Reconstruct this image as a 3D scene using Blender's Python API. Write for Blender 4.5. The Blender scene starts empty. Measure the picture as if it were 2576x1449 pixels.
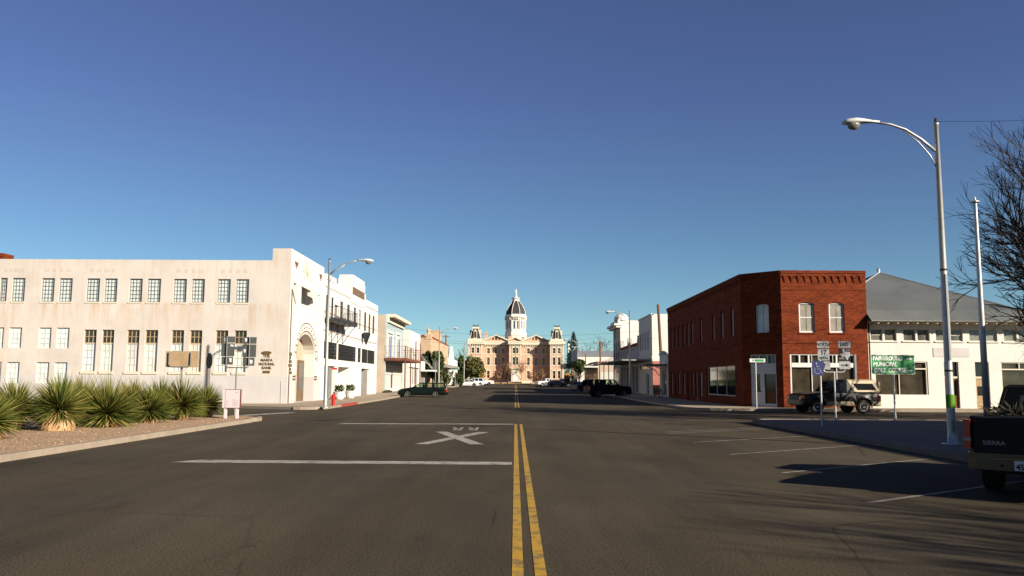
import bpy, bmesh, math, random
from mathutils import Vector, Matrix, noise as mnoise
PI = math.pi
S = bpy.context.scene
COL = S.collection
random.seed(7)

# ------------------------------------------------------------------ camera
FPX, ROLL, EYE = 2100.0, 0.006, 1.72          # focal length in px of a 2576 px wide frame
_a, _b = 8 / FPX, -232.5 / FPX
_a1 = _a * math.cos(ROLL) - _b * math.sin(ROLL)
_b1 = _a * math.sin(ROLL) + _b * math.cos(ROLL)
PITCH = math.atan(-_b1)
YAW = math.atan(_a1 * math.cos(PITCH))
R0 = Vector((math.cos(YAW), math.sin(YAW), 0))
F0 = Vector((-math.sin(YAW) * math.cos(PITCH), math.cos(YAW) * math.cos(PITCH), math.sin(PITCH)))
U0 = R0.cross(F0)
RC = R0 * math.cos(ROLL) + U0 * math.sin(ROLL)
UC = U0 * math.cos(ROLL) - R0 * math.sin(ROLL)
CP = Vector((0, 0, EYE))
cam = bpy.data.cameras.new('camera'); co = bpy.data.objects.new('camera', cam); COL.objects.link(co)
m = Matrix((RC, UC, -F0)).transposed().to_4x4(); m.translation = CP
co.matrix_world = m
cam.sensor_width = 36; cam.lens = 36 * FPX / 2576
cam.clip_start = 0.05; cam.clip_end = 6000
S.camera = co

# ------------------------------------------------------------------ light
SUN_EL = math.radians(22.0)
SUN_DIR = Vector((0.8 * math.cos(SUN_EL), -0.6 * math.cos(SUN_EL), math.sin(SUN_EL))).normalized()   # towards the sun
w = bpy.data.worlds.new('World'); S.world = w; w.use_nodes = True
nt = w.node_tree; nt.nodes.clear()
out = nt.nodes.new('ShaderNodeOutputWorld'); bg = nt.nodes.new('ShaderNodeBackground'); sky = nt.nodes.new('ShaderNodeTexSky')
sky.sky_type = 'NISHITA'; sky.sun_disc = False
sky.sun_elevation = SUN_EL
sky.sun_rotation = math.atan2(0.8, -0.6)
sky.altitude = 1400; sky.air_density = 0.85; sky.dust_density = 0.05; sky.ozone_density = 4.0
bg.inputs['Strength'].default_value = 0.053
hs = nt.nodes.new('ShaderNodeHueSaturation'); hs.inputs['Saturation'].default_value = 0.89
nt.links.new(sky.outputs[0], hs.inputs['Color']); tn = nt.nodes.new('ShaderNodeMix'); tn.data_type = 'RGBA'; tn.blend_type = 'MULTIPLY'; tn.inputs[0].default_value = 1; tc = nt.nodes.new('ShaderNodeTexCoord'); sp_ = nt.nodes.new('ShaderNodeSeparateXYZ'); cr_ = nt.nodes.new('ShaderNodeValToRGB')
nt.links.new(tc.outputs['Generated'], sp_.inputs[0]); nt.links.new(sp_.outputs['Z'], cr_.inputs[0])
ce = cr_.color_ramp.elements; ce[0].position = .05; ce[0].color = (.68, .82, .72, 1); ce[1].position = .32; ce[1].color = (.60, .63, .80, 1)
e_ = ce.new(.16); e_.color = (.60, .74, .75, 1)
nt.links.new(cr_.outputs[0], tn.inputs[7])
nt.links.new(hs.outputs[0], tn.inputs[6]); nt.links.new(tn.outputs[2], bg.inputs[0]); nt.links.new(bg.outputs[0], out.inputs[0])
sl = bpy.data.lights.new('sun', 'SUN'); sl.energy = 5.0; sl.angle = math.radians(0.53); sl.color = (1.0, 0.90, 0.75)
so = bpy.data.objects.new('sun', sl); COL.objects.link(so)
so.rotation_euler = (-SUN_DIR).to_track_quat('-Z', 'Y').to_euler(); so.location = (60, -45, 60)
S.view_settings.view_transform = 'Standard'; S.view_settings.look = 'None'
S.view_settings.exposure = 1.25; S.view_settings.gamma = 1.0
S.cycles.max_bounces = 6; S.cycles.transparent_max_bounces = 8

# ------------------------------------------------------------------ ground profile and pixel helpers
KN = [(-3000, 0), (70, 0), (170, .5), (330, .75), (4000, .75)]
def gz(y):
    for (a, za), (b, zb) in zip(KN, KN[1:]):
        if y <= b: return za + (zb - za) * (y - a) / (b - a)
    return KN[-1][1]
def ray(x, y): return F0 + RC * ((x - 1288) / FPX) + UC * ((724.5 - y) / FPX)
def at(x, y, Y):                     # where the line of sight through a pixel meets the vertical plane at distance Y
    d = ray(x, y); return CP + d * (Y / d.y)

# ------------------------------------------------------------------ materials
MT = {}
KA = .81
def rgb(c): return (c[0] * KA, c[1] * KA, c[2] * KA, 1)
def new_mat(name):
    m = bpy.data.materials.new(name); m.use_nodes = True; n = m.node_tree; n.nodes.clear()
    o = n.nodes.new('ShaderNodeOutputMaterial'); b = n.nodes.new('ShaderNodeBsdfPrincipled')
    n.links.new(b.outputs[0], o.inputs[0]); MT[name] = m
    return m, n, b
def mapping(n, scale=(1, 1, 1), src='Object'):
    if src == 'World':
        g = n.nodes.new('ShaderNodeNewGeometry'); s = g.outputs['Position']
    else:
        t = n.nodes.new('ShaderNodeTexCoord'); s = t.outputs[src]
    mp = n.nodes.new('ShaderNodeMapping'); mp.inputs['Scale'].default_value = scale
    n.links.new(s, mp.inputs[0]); return mp.outputs[0]
def noise_tex(n, vec, scale, detail=4, rough=.6):
    t = n.nodes.new('ShaderNodeTexNoise'); t.inputs['Scale'].default_value = scale; t.inputs['Detail'].default_value = detail
    t.inputs['Roughness'].default_value = rough; n.links.new(vec, t.inputs['Vector']); return t.outputs['Fac']
def ramp(n, fac, stops):
    r = n.nodes.new('ShaderNodeValToRGB'); e = r.color_ramp.elements
    while len(e) < len(stops): e.new(.5)
    for i, (p, c) in enumerate(stops):
        e[i].position = p; e[i].color = rgb(c) if isinstance(c, tuple) else (c, c, c, 1)
    n.links.new(fac, r.inputs[0]); return r.outputs[0]
def mix(n, fac, a, b, mode='MIX'):
    x = n.nodes.new('ShaderNodeMix'); x.data_type = 'RGBA'; x.blend_type = mode
    for s, v in ((0, fac), (6, a), (7, b)):
        if isinstance(v, (int, float)): x.inputs[s].default_value = v
        elif isinstance(v, tuple): x.inputs[s].default_value = rgb(v)
        else: n.links.new(v, x.inputs[s])
    return x.outputs[2]
def bump(n, b, h, strength=.3, dist=.02):
    bp = n.nodes.new('ShaderNodeBump'); bp.inputs['Strength'].default_value = strength; bp.inputs['Distance'].default_value = dist
    n.links.new(h, bp.inputs['Height']); n.links.new(bp.outputs[0], b.inputs['Normal'])
ALB = .74      # the film is exposed long, so surfaces sit a little below their textbook albedo
def surf(name, c, rough=.85, var=.12, scale=1.2, fine=30, bmp=.25, spec=.2, metal=0, streak=0, stain=(.35, .22, .12)):
    if not name.startswith(('sign_', 'letter', 'plate', 'headlamp', 'galv', 'rim', 'chrome')): c = tuple(x * ALB for x in c); stain = tuple(x * ALB for x in stain)
    m, n, b = new_mat(name)
    v = mapping(n, (1, 1, 1), 'World')
    f = noise_tex(n, v, scale, 6, .65)
    lo = tuple(x * (1 - var) for x in c); hi = tuple(min(1, x * (1 + var)) for x in c)
    col = ramp(n, f, [(.3, lo), (.7, hi)])
    f2 = noise_tex(n, v, fine, 3, .6)
    col = mix(n, .35 * min(1, var * 5), col, mix(n, 1, col, ramp(n, f2, [(.25, .72), (.75, 1.0)]), 'MULTIPLY'))
    if streak:
        vs = mapping(n, (2.2, 2.2, .16), 'World')
        s = noise_tex(n, vs, 1.6, 5, .7)
        col = mix(n, ramp(n, s, [(.5, 0.0), (.78, streak)]), col, stain)
    if name == 'bank_stucco':      # rust and dirt washed down below the upper sills, and under the parapet
        g_ = n.nodes.new('ShaderNodeNewGeometry'); sx = n.nodes.new('ShaderNodeSeparateXYZ'); n.links.new(g_.outputs['Position'], sx.inputs[0])
        mr = n.nodes.new('ShaderNodeMapRange'); mr.inputs[1].default_value = 4.6; mr.inputs[2].default_value = 9.8; n.links.new(sx.outputs['Z'], mr.inputs[0])
        band = ramp(n, mr.outputs[0], [(.0, 0.0), (.38, .62), (.42, .0), (.86, 0.0), (1.0, .4)])
        n1 = ramp(n, noise_tex(n, mapping(n, (1.1, 1, .10), 'World'), 1.0, 5, .75), [(.48, 0.0), (.66, 1.0)])
        col = mix(n, mix(n, 1, band, n1, 'MULTIPLY'), col, tuple(x * ALB for x in (.60, .38, .20)))
    n.links.new(col, b.inputs['Base Color'])
    b.inputs['Roughness'].default_value = rough; b.inputs['Specular IOR Level'].default_value = spec; b.inputs['Metallic'].default_value = metal
    if bmp: bump(n, b, f2, bmp, .01)
    return m
surf('bank_stucco', (.73, .665, .605), var=.10, scale=.5, streak=.6, stain=(.62, .45, .29))
surf('bank_plinth', (.66, .62, .60), var=.06, streak=.15, stain=(.5, .42, .35))
surf('bank_white', (.86, .80, .71), var=.05, streak=.1, stain=(.7, .6, .48))
surf('white_stucco', (.88, .85, .79), var=.04, streak=.1, stain=(.6, .55, .47))
surf('white_shop', (.84, .80, .73), var=.06, streak=.25, stain=(.62, .5, .4))
surf('grey_stucco', (.62, .59, .54), var=.18, streak=.3)
surf('cream_trim', (.80, .72, .56), var=.05)
surf('white_paint', (.82, .81, .78), rough=.5, var=.05, bmp=.05)
surf('ornament_tan', (.55, .42, .27), var=.15)
surf('ornament_brown', (.20, .13, .09), var=.2)
surf('blue_stucco', (.42, .53, .55), var=.1, streak=.15)
surf('beige_side', (.62, .50, .38), var=.12, streak=.2)
surf('theatre_tan', (.66, .47, .31), var=.14, streak=.3)
surf('tile_red', (.38, .09, .04), var=.3, scale=6, bmp=.6)
surf('pink_wall', (.50, .20, .15), var=.15, streak=.2)
surf('black_iron', (.02, .02, .02), rough=.5, var=.1, spec=.5)
surf('dark_trim', (.05, .045, .04), var=.2)
surf('steel_grey', (.32, .32, .31), rough=.45, var=.15, metal=.5, bmp=.08, streak=.2)
surf('sign_back', (.08, .085, .08), rough=.6, var=.15, bmp=.1)
surf('galvanized', (.46, .46, .45), rough=.45, var=.12, scale=5, metal=.55, bmp=.05, streak=.35, stain=(.30, .25, .20))
surf('pole_paint', (.70, .69, .66), rough=.5, var=.1, streak=.2)
surf('plywood', (.50, .35, .20), var=.14, scale=3, bmp=.1)
surf('wood_pole', (.24, .12, .06), var=.25, streak=.3, stain=(.08, .05, .03))
surf('wood_door', (.22, .09, .035), var=.25)
surf('rust_rail', (.22, .085, .05), var=.2)
surf('terracotta', (.20, .13, .08), var=.15)
def mk_pave():
    m, n, b = new_mat('concrete'); v = mapping(n, (1, 1, 1), 'World'); br = n.nodes.new('ShaderNodeTexBrick'); br.offset = 0
    br.inputs['Scale'].default_value = 1; br.inputs['Brick Width'].default_value = 1.5; br.inputs['Row Height'].default_value = 1.5; br.inputs['Mortar Size'].default_value = .018
    br.inputs['Color1'].default_value = rgb((.34, .265, .18)); br.inputs['Color2'].default_value = rgb((.29, .225, .15)); br.inputs['Mortar'].default_value = rgb((.10, .08, .06))
    n.links.new(v, br.inputs['Vector']); f = ramp(n, noise_tex(n, v, .9, 6, .7), [(.3, .75), (.7, 1.15)])
    n.links.new(mix(n, .8, br.outputs['Color'], mix(n, 1, br.outputs['Color'], f, 'MULTIPLY')), b.inputs['Base Color']); b.inputs['Roughness'].default_value = .92
mk_pave()
surf('kerb_shaded', (.20, .17, .15), var=.2, bmp=.3)  # darker copy of the kerb; the island's shade is in this colour
surf('pavement_shaded', (.16, .14, .13), var=.2, scale=.6, bmp=.3)  # asphalt-like paving, its colour darkened further to deepen the island's shade
surf('kerb_concrete', (.38, .31, .235), var=.15, scale=1.5, bmp=.3)
surf('kerb_red', (.42, .07, .05), var=.25, scale=5)
surf('slate', (.06, .058, .06), rough=.6, var=.25, scale=3)
surf('stone_steps', (.45, .33, .22), var=.15)
surf('dry_lawn', (.36, .20, .06), var=.35, scale=2)
surf('tyre', (.016, .015, .014), rough=.9, var=.3, scale=20)
surf('tyre_worn', (.05, .045, .038), rough=.9, var=.3, scale=20)
surf('rim_metal', (.55, .54, .52), rough=.35, metal=.7, var=.1, bmp=0)
surf('chrome', (.09, .085, .08), rough=.25, metal=1, var=.04, bmp=0)
surf('underbody', (.012, .012, .012), var=.1)
surf('hydrant_red', (.55, .03, .02), rough=.5, var=.15, scale=8)
surf('headlamp', (.6, .6, .58), rough=.15, var=.05, bmp=0, spec=.8)
surf('tail_red', (.45, .02, .01), rough=.25, var=.1, bmp=0, spec=.6)
surf('indicator_orange', (.85, .20, .01), rough=.3, var=.05, bmp=0, spec=.6)
surf('bark', (.13, .095, .07), var=.3, scale=8, bmp=.6)
surf('bark_twig', (.075, .055, .042), var=.3, scale=8)
surf('bark_dark', (.035, .026, .02), var=.3, scale=8)
surf('twig_orange', (.32, .17, .08), var=.3, scale=8)
surf('bracket_green', (.07, .09, .075), var=.2)
surf('shutter_blue', (.05, .07, .42), var=.1)
surf('awning_grey', (.35, .33, .3), var=.15)
surf('sign_grey', (.30, .31, .32), rough=.5, var=.25, scale=3, bmp=0)  # white route panels toned grey; the tree's shade is put into the colour
surf('sign_white', (.62, .60, .60), rough=.5, var=.1, bmp=0)
surf('sign_lilac', (.58, .50, .50), rough=.5, var=.04, bmp=0)
surf('sign_frame_brown', (.12, .04, .03), var=.2)
surf('mortar_dark', (.05, .03, .02))
surf('ink_black', (.012, .012, .012), rough=.7, var=.1, bmp=0)
surf('ink_grey', (.42, .36, .36), rough=.7, var=.1, bmp=0)
surf('bronze_letters', (.17, .10, .04), rough=.6, var=.2, bmp=0)
surf('letter_white', (.85, .85, .82), rough=.5, var=.05, bmp=0)
surf('letter_pale', (.50, .62, .52), rough=.5, var=.05, bmp=0)
surf('sign_blue', (.030, .032, .12), rough=.5, var=.1, bmp=0)
surf('sign_blue_ink', (.28, .35, .46), rough=.5, var=.05, bmp=0)
surf('tape_green', (.12, .34, .02), var=.1)
surf('palace_green', (.02, .055, .04), rough=.4, var=.2)
surf('red_sign', (.6, .03, .02), rough=.5, var=.1)
surf('brush_dark', (.03, .026, .015), var=.4)
surf('plate_white', (.55, .58, .62), rough=.4, var=.05, bmp=0)
surf('curtain', (.42, .38, .31), var=.2, scale=3)

def paint(name, c, rough=.28, metal=0.0, coat=.35):
    m, n, b = new_mat(name); v = mapping(n, (1, 1, 1), 'Object')
    f = noise_tex(n, v, 2.5, 5, .7)
    dk = .012 if c[0] > .008 else .003
    dust = tuple(min(1, x * .85 + y) for x, y in zip(c, (dk, dk * .85, dk * .65)))
    n.links.new(ramp(n, f, [(.35, c), (.75, dust)]), b.inputs['Base Color'])
    b.inputs['Roughness'].default_value = rough; b.inputs['Metallic'].default_value = metal
    b.inputs['Coat Weight'].default_value = coat; b.inputs['Specular IOR Level'].default_value = .2 if max(c) < .03 else .45; b.inputs['Coat Roughness'].default_value = .1
    return m
paint('paint_black', (.004, .004, .005), rough=.6, coat=.0); paint('paint_black2', (.005, .0045, .005), rough=.35, coat=.12); paint('paint_green', (.001, .005, .0035), rough=.3, coat=.15)
paint('paint_white', (.62, .61, .59)); paint('paint_silver', (.32, .34, .37), metal=.5); paint('paint_navy', (.02, .02, .05))
paint('paint_tan', (.34, .25, .14), rough=.5, coat=.1); paint('paint_beige', (.5, .42, .34)); paint('paint_blueish', (.38, .44, .50))

def glass(name, c, rough=.06, spec=.6, var=.0):
    m, n, b = new_mat(name)
    if var:
        v = mapping(n, (1, 1, 1), 'World'); f = noise_tex(n, v, .9, 3, .6)
        n.links.new(ramp(n, f, [(.35, tuple(x * (1 - var) for x in c)), (.65, tuple(x * (1 + var) for x in c))]), b.inputs['Base Color'])
    else: b.inputs['Base Color'].default_value = rgb(c)
    b.inputs['Roughness'].default_value = rough; b.inputs['Specular IOR Level'].default_value = spec
    return m
glass('glass_dark', (.012, .012, .011)); glass('glass_brown', (.045, .036, .024), var=.5); glass('glass_mid', (.10, .095, .085), var=.5)
glass('pane_blind', (.56, .62, .60), rough=.25, var=.10); glass('pane_pale', (.54, .53, .48), rough=.3, var=.08)
glass('pane_dark_olive', (.035, .028, .015), var=.4); glass('pane_blue', (.30, .36, .42), rough=.15, var=.2)
glass('pane_curtain', (.18, .18, .155), rough=.12, var=.35); glass('lamp_glass', (.16, .155, .14), rough=.1)
def car_glass(name, tint, trans):
    m = bpy.data.materials.new(name); m.use_nodes = True; n = m.node_tree; n.nodes.clear()
    o = n.nodes.new('ShaderNodeOutputMaterial'); t = n.nodes.new('ShaderNodeBsdfTransparent'); g = n.nodes.new('ShaderNodeBsdfPrincipled')
    g.inputs['Base Color'].default_value = (.01, .01, .01, 1); g.inputs['Roughness'].default_value = .05
    t.inputs['Color'].default_value = rgb(tint); x = n.nodes.new('ShaderNodeMixShader'); x.inputs[0].default_value = 1 - trans
    n.links.new(t.outputs[0], x.inputs[1]); n.links.new(g.outputs[0], x.inputs[2]); n.links.new(x.outputs[0], o.inputs[0]); MT[name] = m
car_glass('car_glass', (1, 1.15, .95), .75); car_glass('car_glass_dark', (.5, .5, .5), .35)

# asphalt
def mk_asphalt():
    m, n, b = new_mat('asphalt'); v = mapping(n, (1, 1, 1), 'World')
    big = noise_tex(n, mapping(n, (.16, .05, .1), 'World'), 1.5, 5, .6)
    col = ramp(n, big, [(.3, (.042, .034, .022)), (.7, (.074, .060, .040))])
    st = noise_tex(n, mapping(n, (1.1, .06, 1), 'World'), 1.2, 4, .6)
    col = mix(n, .5, col, mix(n, 1, col, ramp(n, st, [(.3, .62), (.7, 1.25)]), 'MULTIPLY'))
    pz = noise_tex(n, mapping(n, (.35, .25, .3), 'World'), 1.0, 3, .5)
    col = mix(n, .6, col, mix(n, 1, col, ramp(n, pz, [(.35, .7), (.65, 1.12)]), 'MULTIPLY'))
    tn_ = noise_tex(n, mapping(n, (.5, .12, .3), 'World'), .8, 6, .65)
    col = mix(n, ramp(n, tn_, [(.42, 0.0), (.66, .40)]), col, (.082, .058, .030))
    oil = noise_tex(n, mapping(n, (1.4, .35, 1), 'World'), 1.1, 5, .7)
    col = mix(n, ramp(n, oil, [(.60, 0.0), (.72, .55)]), col, (.026, .021, .016))
    gr = noise_tex(n, v, 38, 2, .8)
    col = mix(n, .75, col, mix(n, 1, col, ramp(n, gr, [(.35, .45), (.5, .95), (.62, 1.75)]), 'MULTIPLY'))
    vo = n.nodes.new('ShaderNodeTexVoronoi'); vo.feature = 'DISTANCE_TO_EDGE'; vo.inputs['Scale'].default_value = .23
    wn = n.nodes.new('ShaderNodeTexNoise'); wn.inputs['Scale'].default_value = 1.3; wn.inputs['Detail'].default_value = 5
    n.links.new(v, wn.inputs['Vector'])
    n.links.new(mix(n, .12, v, wn.outputs['Color'], 'ADD'), vo.inputs['Vector'])
    crack = ramp(n, vo.outputs['Distance'], [(.0, 1.0), (.0045, 0.0)])
    mask = ramp(n, noise_tex(n, v, .35, 2, .5), [(.47, 0.0), (.58, .9)])
    fac = mix(n, 1, crack, mask, 'MULTIPLY')
    col = mix(n, fac, col, (.022, .019, .016))
    n.links.new(col, b.inputs['Base Color']); b.inputs['Roughness'].default_value = .92; b.inputs['Specular IOR Level'].default_value = .1
    bump(n, b, gr, .35, .008)
mk_asphalt()
def mk_marking(name, c, wear):
    m, n, b = new_mat(name); v = mapping(n, (1, 1, 1), 'World')
    a = noise_tex(n, v, 3.0, 6, .75); g = noise_tex(n, v, 55, 2, .7)
    col = mix(n, ramp(n, a, [(.46, 0.0), (.64, wear)]), c, (.07, .058, .042))
    col = mix(n, .6, col, mix(n, 1, col, ramp(n, g, [(.3, .55), (.6, 1.05)]), 'MULTIPLY'))
    vo = n.nodes.new('ShaderNodeTexVoronoi'); vo.feature = 'DISTANCE_TO_EDGE'; vo.inputs['Scale'].default_value = 2.2
    n.links.new(mix(n, .2, v, a, 'ADD'), vo.inputs['Vector'])
    cr = mix(n, 1, ramp(n, vo.outputs['Distance'], [(.0, 1.0), (.015, 0.0)]), ramp(n, noise_tex(n, v, .6, 2, .5), [(.5, 0.0), (.6, 1.0)]), 'MULTIPLY')
    col = mix(n, cr, col, (.03, .025, .02))
    n.links.new(col, b.inputs['Base Color']); b.inputs['Roughness'].default_value = .8
mk_marking('mark_yellow', (.44, .25, .008), .8); mk_marking('mark_white', (.36, .33, .28), .8); mk_marking('mark_faded', (.25, .22, .18), 1.0)
def mk_gravel(name, c1, c2, sc):
    m, n, b = new_mat(name); v = mapping(n, (1, 1, 1), 'World')
    vo = n.nodes.new('ShaderNodeTexVoronoi'); vo.inputs['Scale'].default_value = sc; n.links.new(v, vo.inputs['Vector'])
    col = ramp(n, vo.outputs['Color'], [(.2, c1), (.8, c2)])
    col = mix(n, .6, col, mix(n, 1, col, ramp(n, noise_tex(n, v, .8, 5, .7), [(.3, .75), (.7, 1.15)]), 'MULTIPLY'))
    n.links.new(col, b.inputs['Base Color']); b.inputs['Roughness'].default_value = .95; bump(n, b, vo.outputs['Distance'], .8, .02)
mk_gravel('gravel', (.26, .155, .08), (.50, .33, .195), 22); mk_gravel('desert', (.26, .19, .11), (.36, .27, .17), 3)
def mk_brick(name, c1, c2, mortar, bw=.22, bh=.072, ms=.008, paintmix=.25):
    m, n, b = new_mat(name); t = n.nodes.new('ShaderNodeTexCoord')
    br = n.nodes.new('ShaderNodeTexBrick'); br.inputs['Scale'].default_value = 1
    br.inputs['Brick Width'].default_value = bw; br.inputs['Row Height'].default_value = bh; br.inputs['Mortar Size'].default_value = ms
    br.inputs['Mortar Smooth'].default_value = .3; br.inputs['Bias'].default_value = -.1
    br.inputs['Color1'].default_value = rgb(c1); br.inputs['Color2'].default_value = rgb(c2); br.inputs['Mortar'].default_value = rgb(mortar)
    n.links.new(t.outputs['UV'], br.inputs['Vector'])
    v = mapping(n, (1, 1, 1), 'World')
    col = mix(n, .8, br.outputs['Color'], mix(n, 1, br.outputs['Color'], ramp(n, noise_tex(n, mapping(n, (1, 1, 3), 'World'), .7, 7, .75), [(.3, .55), (.7, 1.35)]), 'MULTIPLY'))
    col = mix(n, ramp(n, noise_tex(n, mapping(n, (1, 1, 5), 'World'), 1.8, 8, .85), [(.60, 0.0), (.75, paintmix)]), col, (.45, .28, .19))
    n.links.new(col, b.inputs['Base Color']); b.inputs['Roughness'].default_value = .95; b.inputs['Specular IOR Level'].default_value = .08
    bump(n, b, br.outputs['Fac'], -.4, .01)
mk_brick('brick_red', (.185, .034, .010), (.085, .014, .005), (.12, .040, .020), paintmix=.30)
mk_brick('court_brick', (.63, .37, .255), (.57, .325, .22), (.57, .40, .30), .3, .1, .01, .15)
def mk_roof():
    m, n, b = new_mat('tin_roof')
    wv = n.nodes.new('ShaderNodeTexWave'); wv.inputs['Scale'].default_value = 4.2; wv.inputs['Distortion'].default_value = 0
    t = n.nodes.new('ShaderNodeTexCoord'); n.links.new(t.outputs['UV'], wv.inputs['Vector'])
    v = mapping(n, (1, 1, 1), 'World')
    c = ramp(n, noise_tex(n, v, .35, 5, .6), [(.3, (.125, .135, .13)), (.7, (.19, .20, .19))])
    c = mix(n, .5, c, mix(n, 1, c, ramp(n, wv.outputs['Fac'], [(0, .7), (1, 1.15)]), 'MULTIPLY'))
    n.links.new(c, b.inputs['Base Color']); b.inputs['Roughness'].default_value = .55; b.inputs['Metallic'].default_value = .3
    bump(n, b, wv.outputs['Fac'], .6, .03)
mk_roof()
def mk_green_sign():
    m, n, b = new_mat('sign_green'); v = mapping(n, (1, 1, 1), 'World')
    n.links.new(ramp(n, noise_tex(n, v, 2.2, 3, .6), [(.35, (.008, .15, .04)), (.65, (.012, .26, .06))]), b.inputs['Base Color'])
    b.inputs['Roughness'].default_value = .5
mk_green_sign()
def mk_leaf(name, c1, c2, c3):
    m, n, b = new_mat(name); o = n.nodes.new('ShaderNodeNewGeometry')
    f = noise_tex(n, mapping(n, (1, 1, 1), 'World'), 1.1, 3, .6)
    r = n.nodes.new('ShaderNodeMath'); r.operation = 'ADD'; r2 = n.nodes.new('ShaderNodeMath'); r2.operation = 'MULTIPLY'; r2.inputs[1].default_value = .45
    n.links.new(o.outputs['Random Per Island'], r2.inputs[0]); n.links.new(r2.outputs[0], r.inputs[0])
    r3 = n.nodes.new('ShaderNodeMath'); r3.operation = 'MULTIPLY'; r3.inputs[1].default_value = .6; n.links.new(f, r3.inputs[0]); n.links.new(r3.outputs[0], r.inputs[1])
    n.links.new(ramp(n, r.outputs[0], [(.2, c1), (.5, c2), (.8, c3)]), b.inputs['Base Color']); b.inputs['Roughness'].default_value = .6
    b.inputs['Specular IOR Level'].default_value = .3
mk_leaf('leaf_dark', (.014, .028, .006), (.036, .06, .012), (.08, .095, .022))
mk_leaf('leaf_mid', (.018, .036, .007), (.045, .07, .014), (.24, .13, .03))
mk_leaf('leaf_conifer', (.008, .015, .008), (.016, .026, .012), (.03, .04, .02))
mk_leaf('leaf_orange', (.35, .16, .03), (.5, .24, .04), (.5, .3, .08))
mk_leaf('leaf_dry', (.14, .08, .04), (.24, .14, .07), (.30, .19, .10))
mk_leaf('sotol_blade', (.016, .036, .004), (.078, .105, .012), (.30, .23, .055))
mk_leaf('sotol_skirt', (.15, .08, .035), (.33, .19, .08), (.48, .32, .16))

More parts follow.
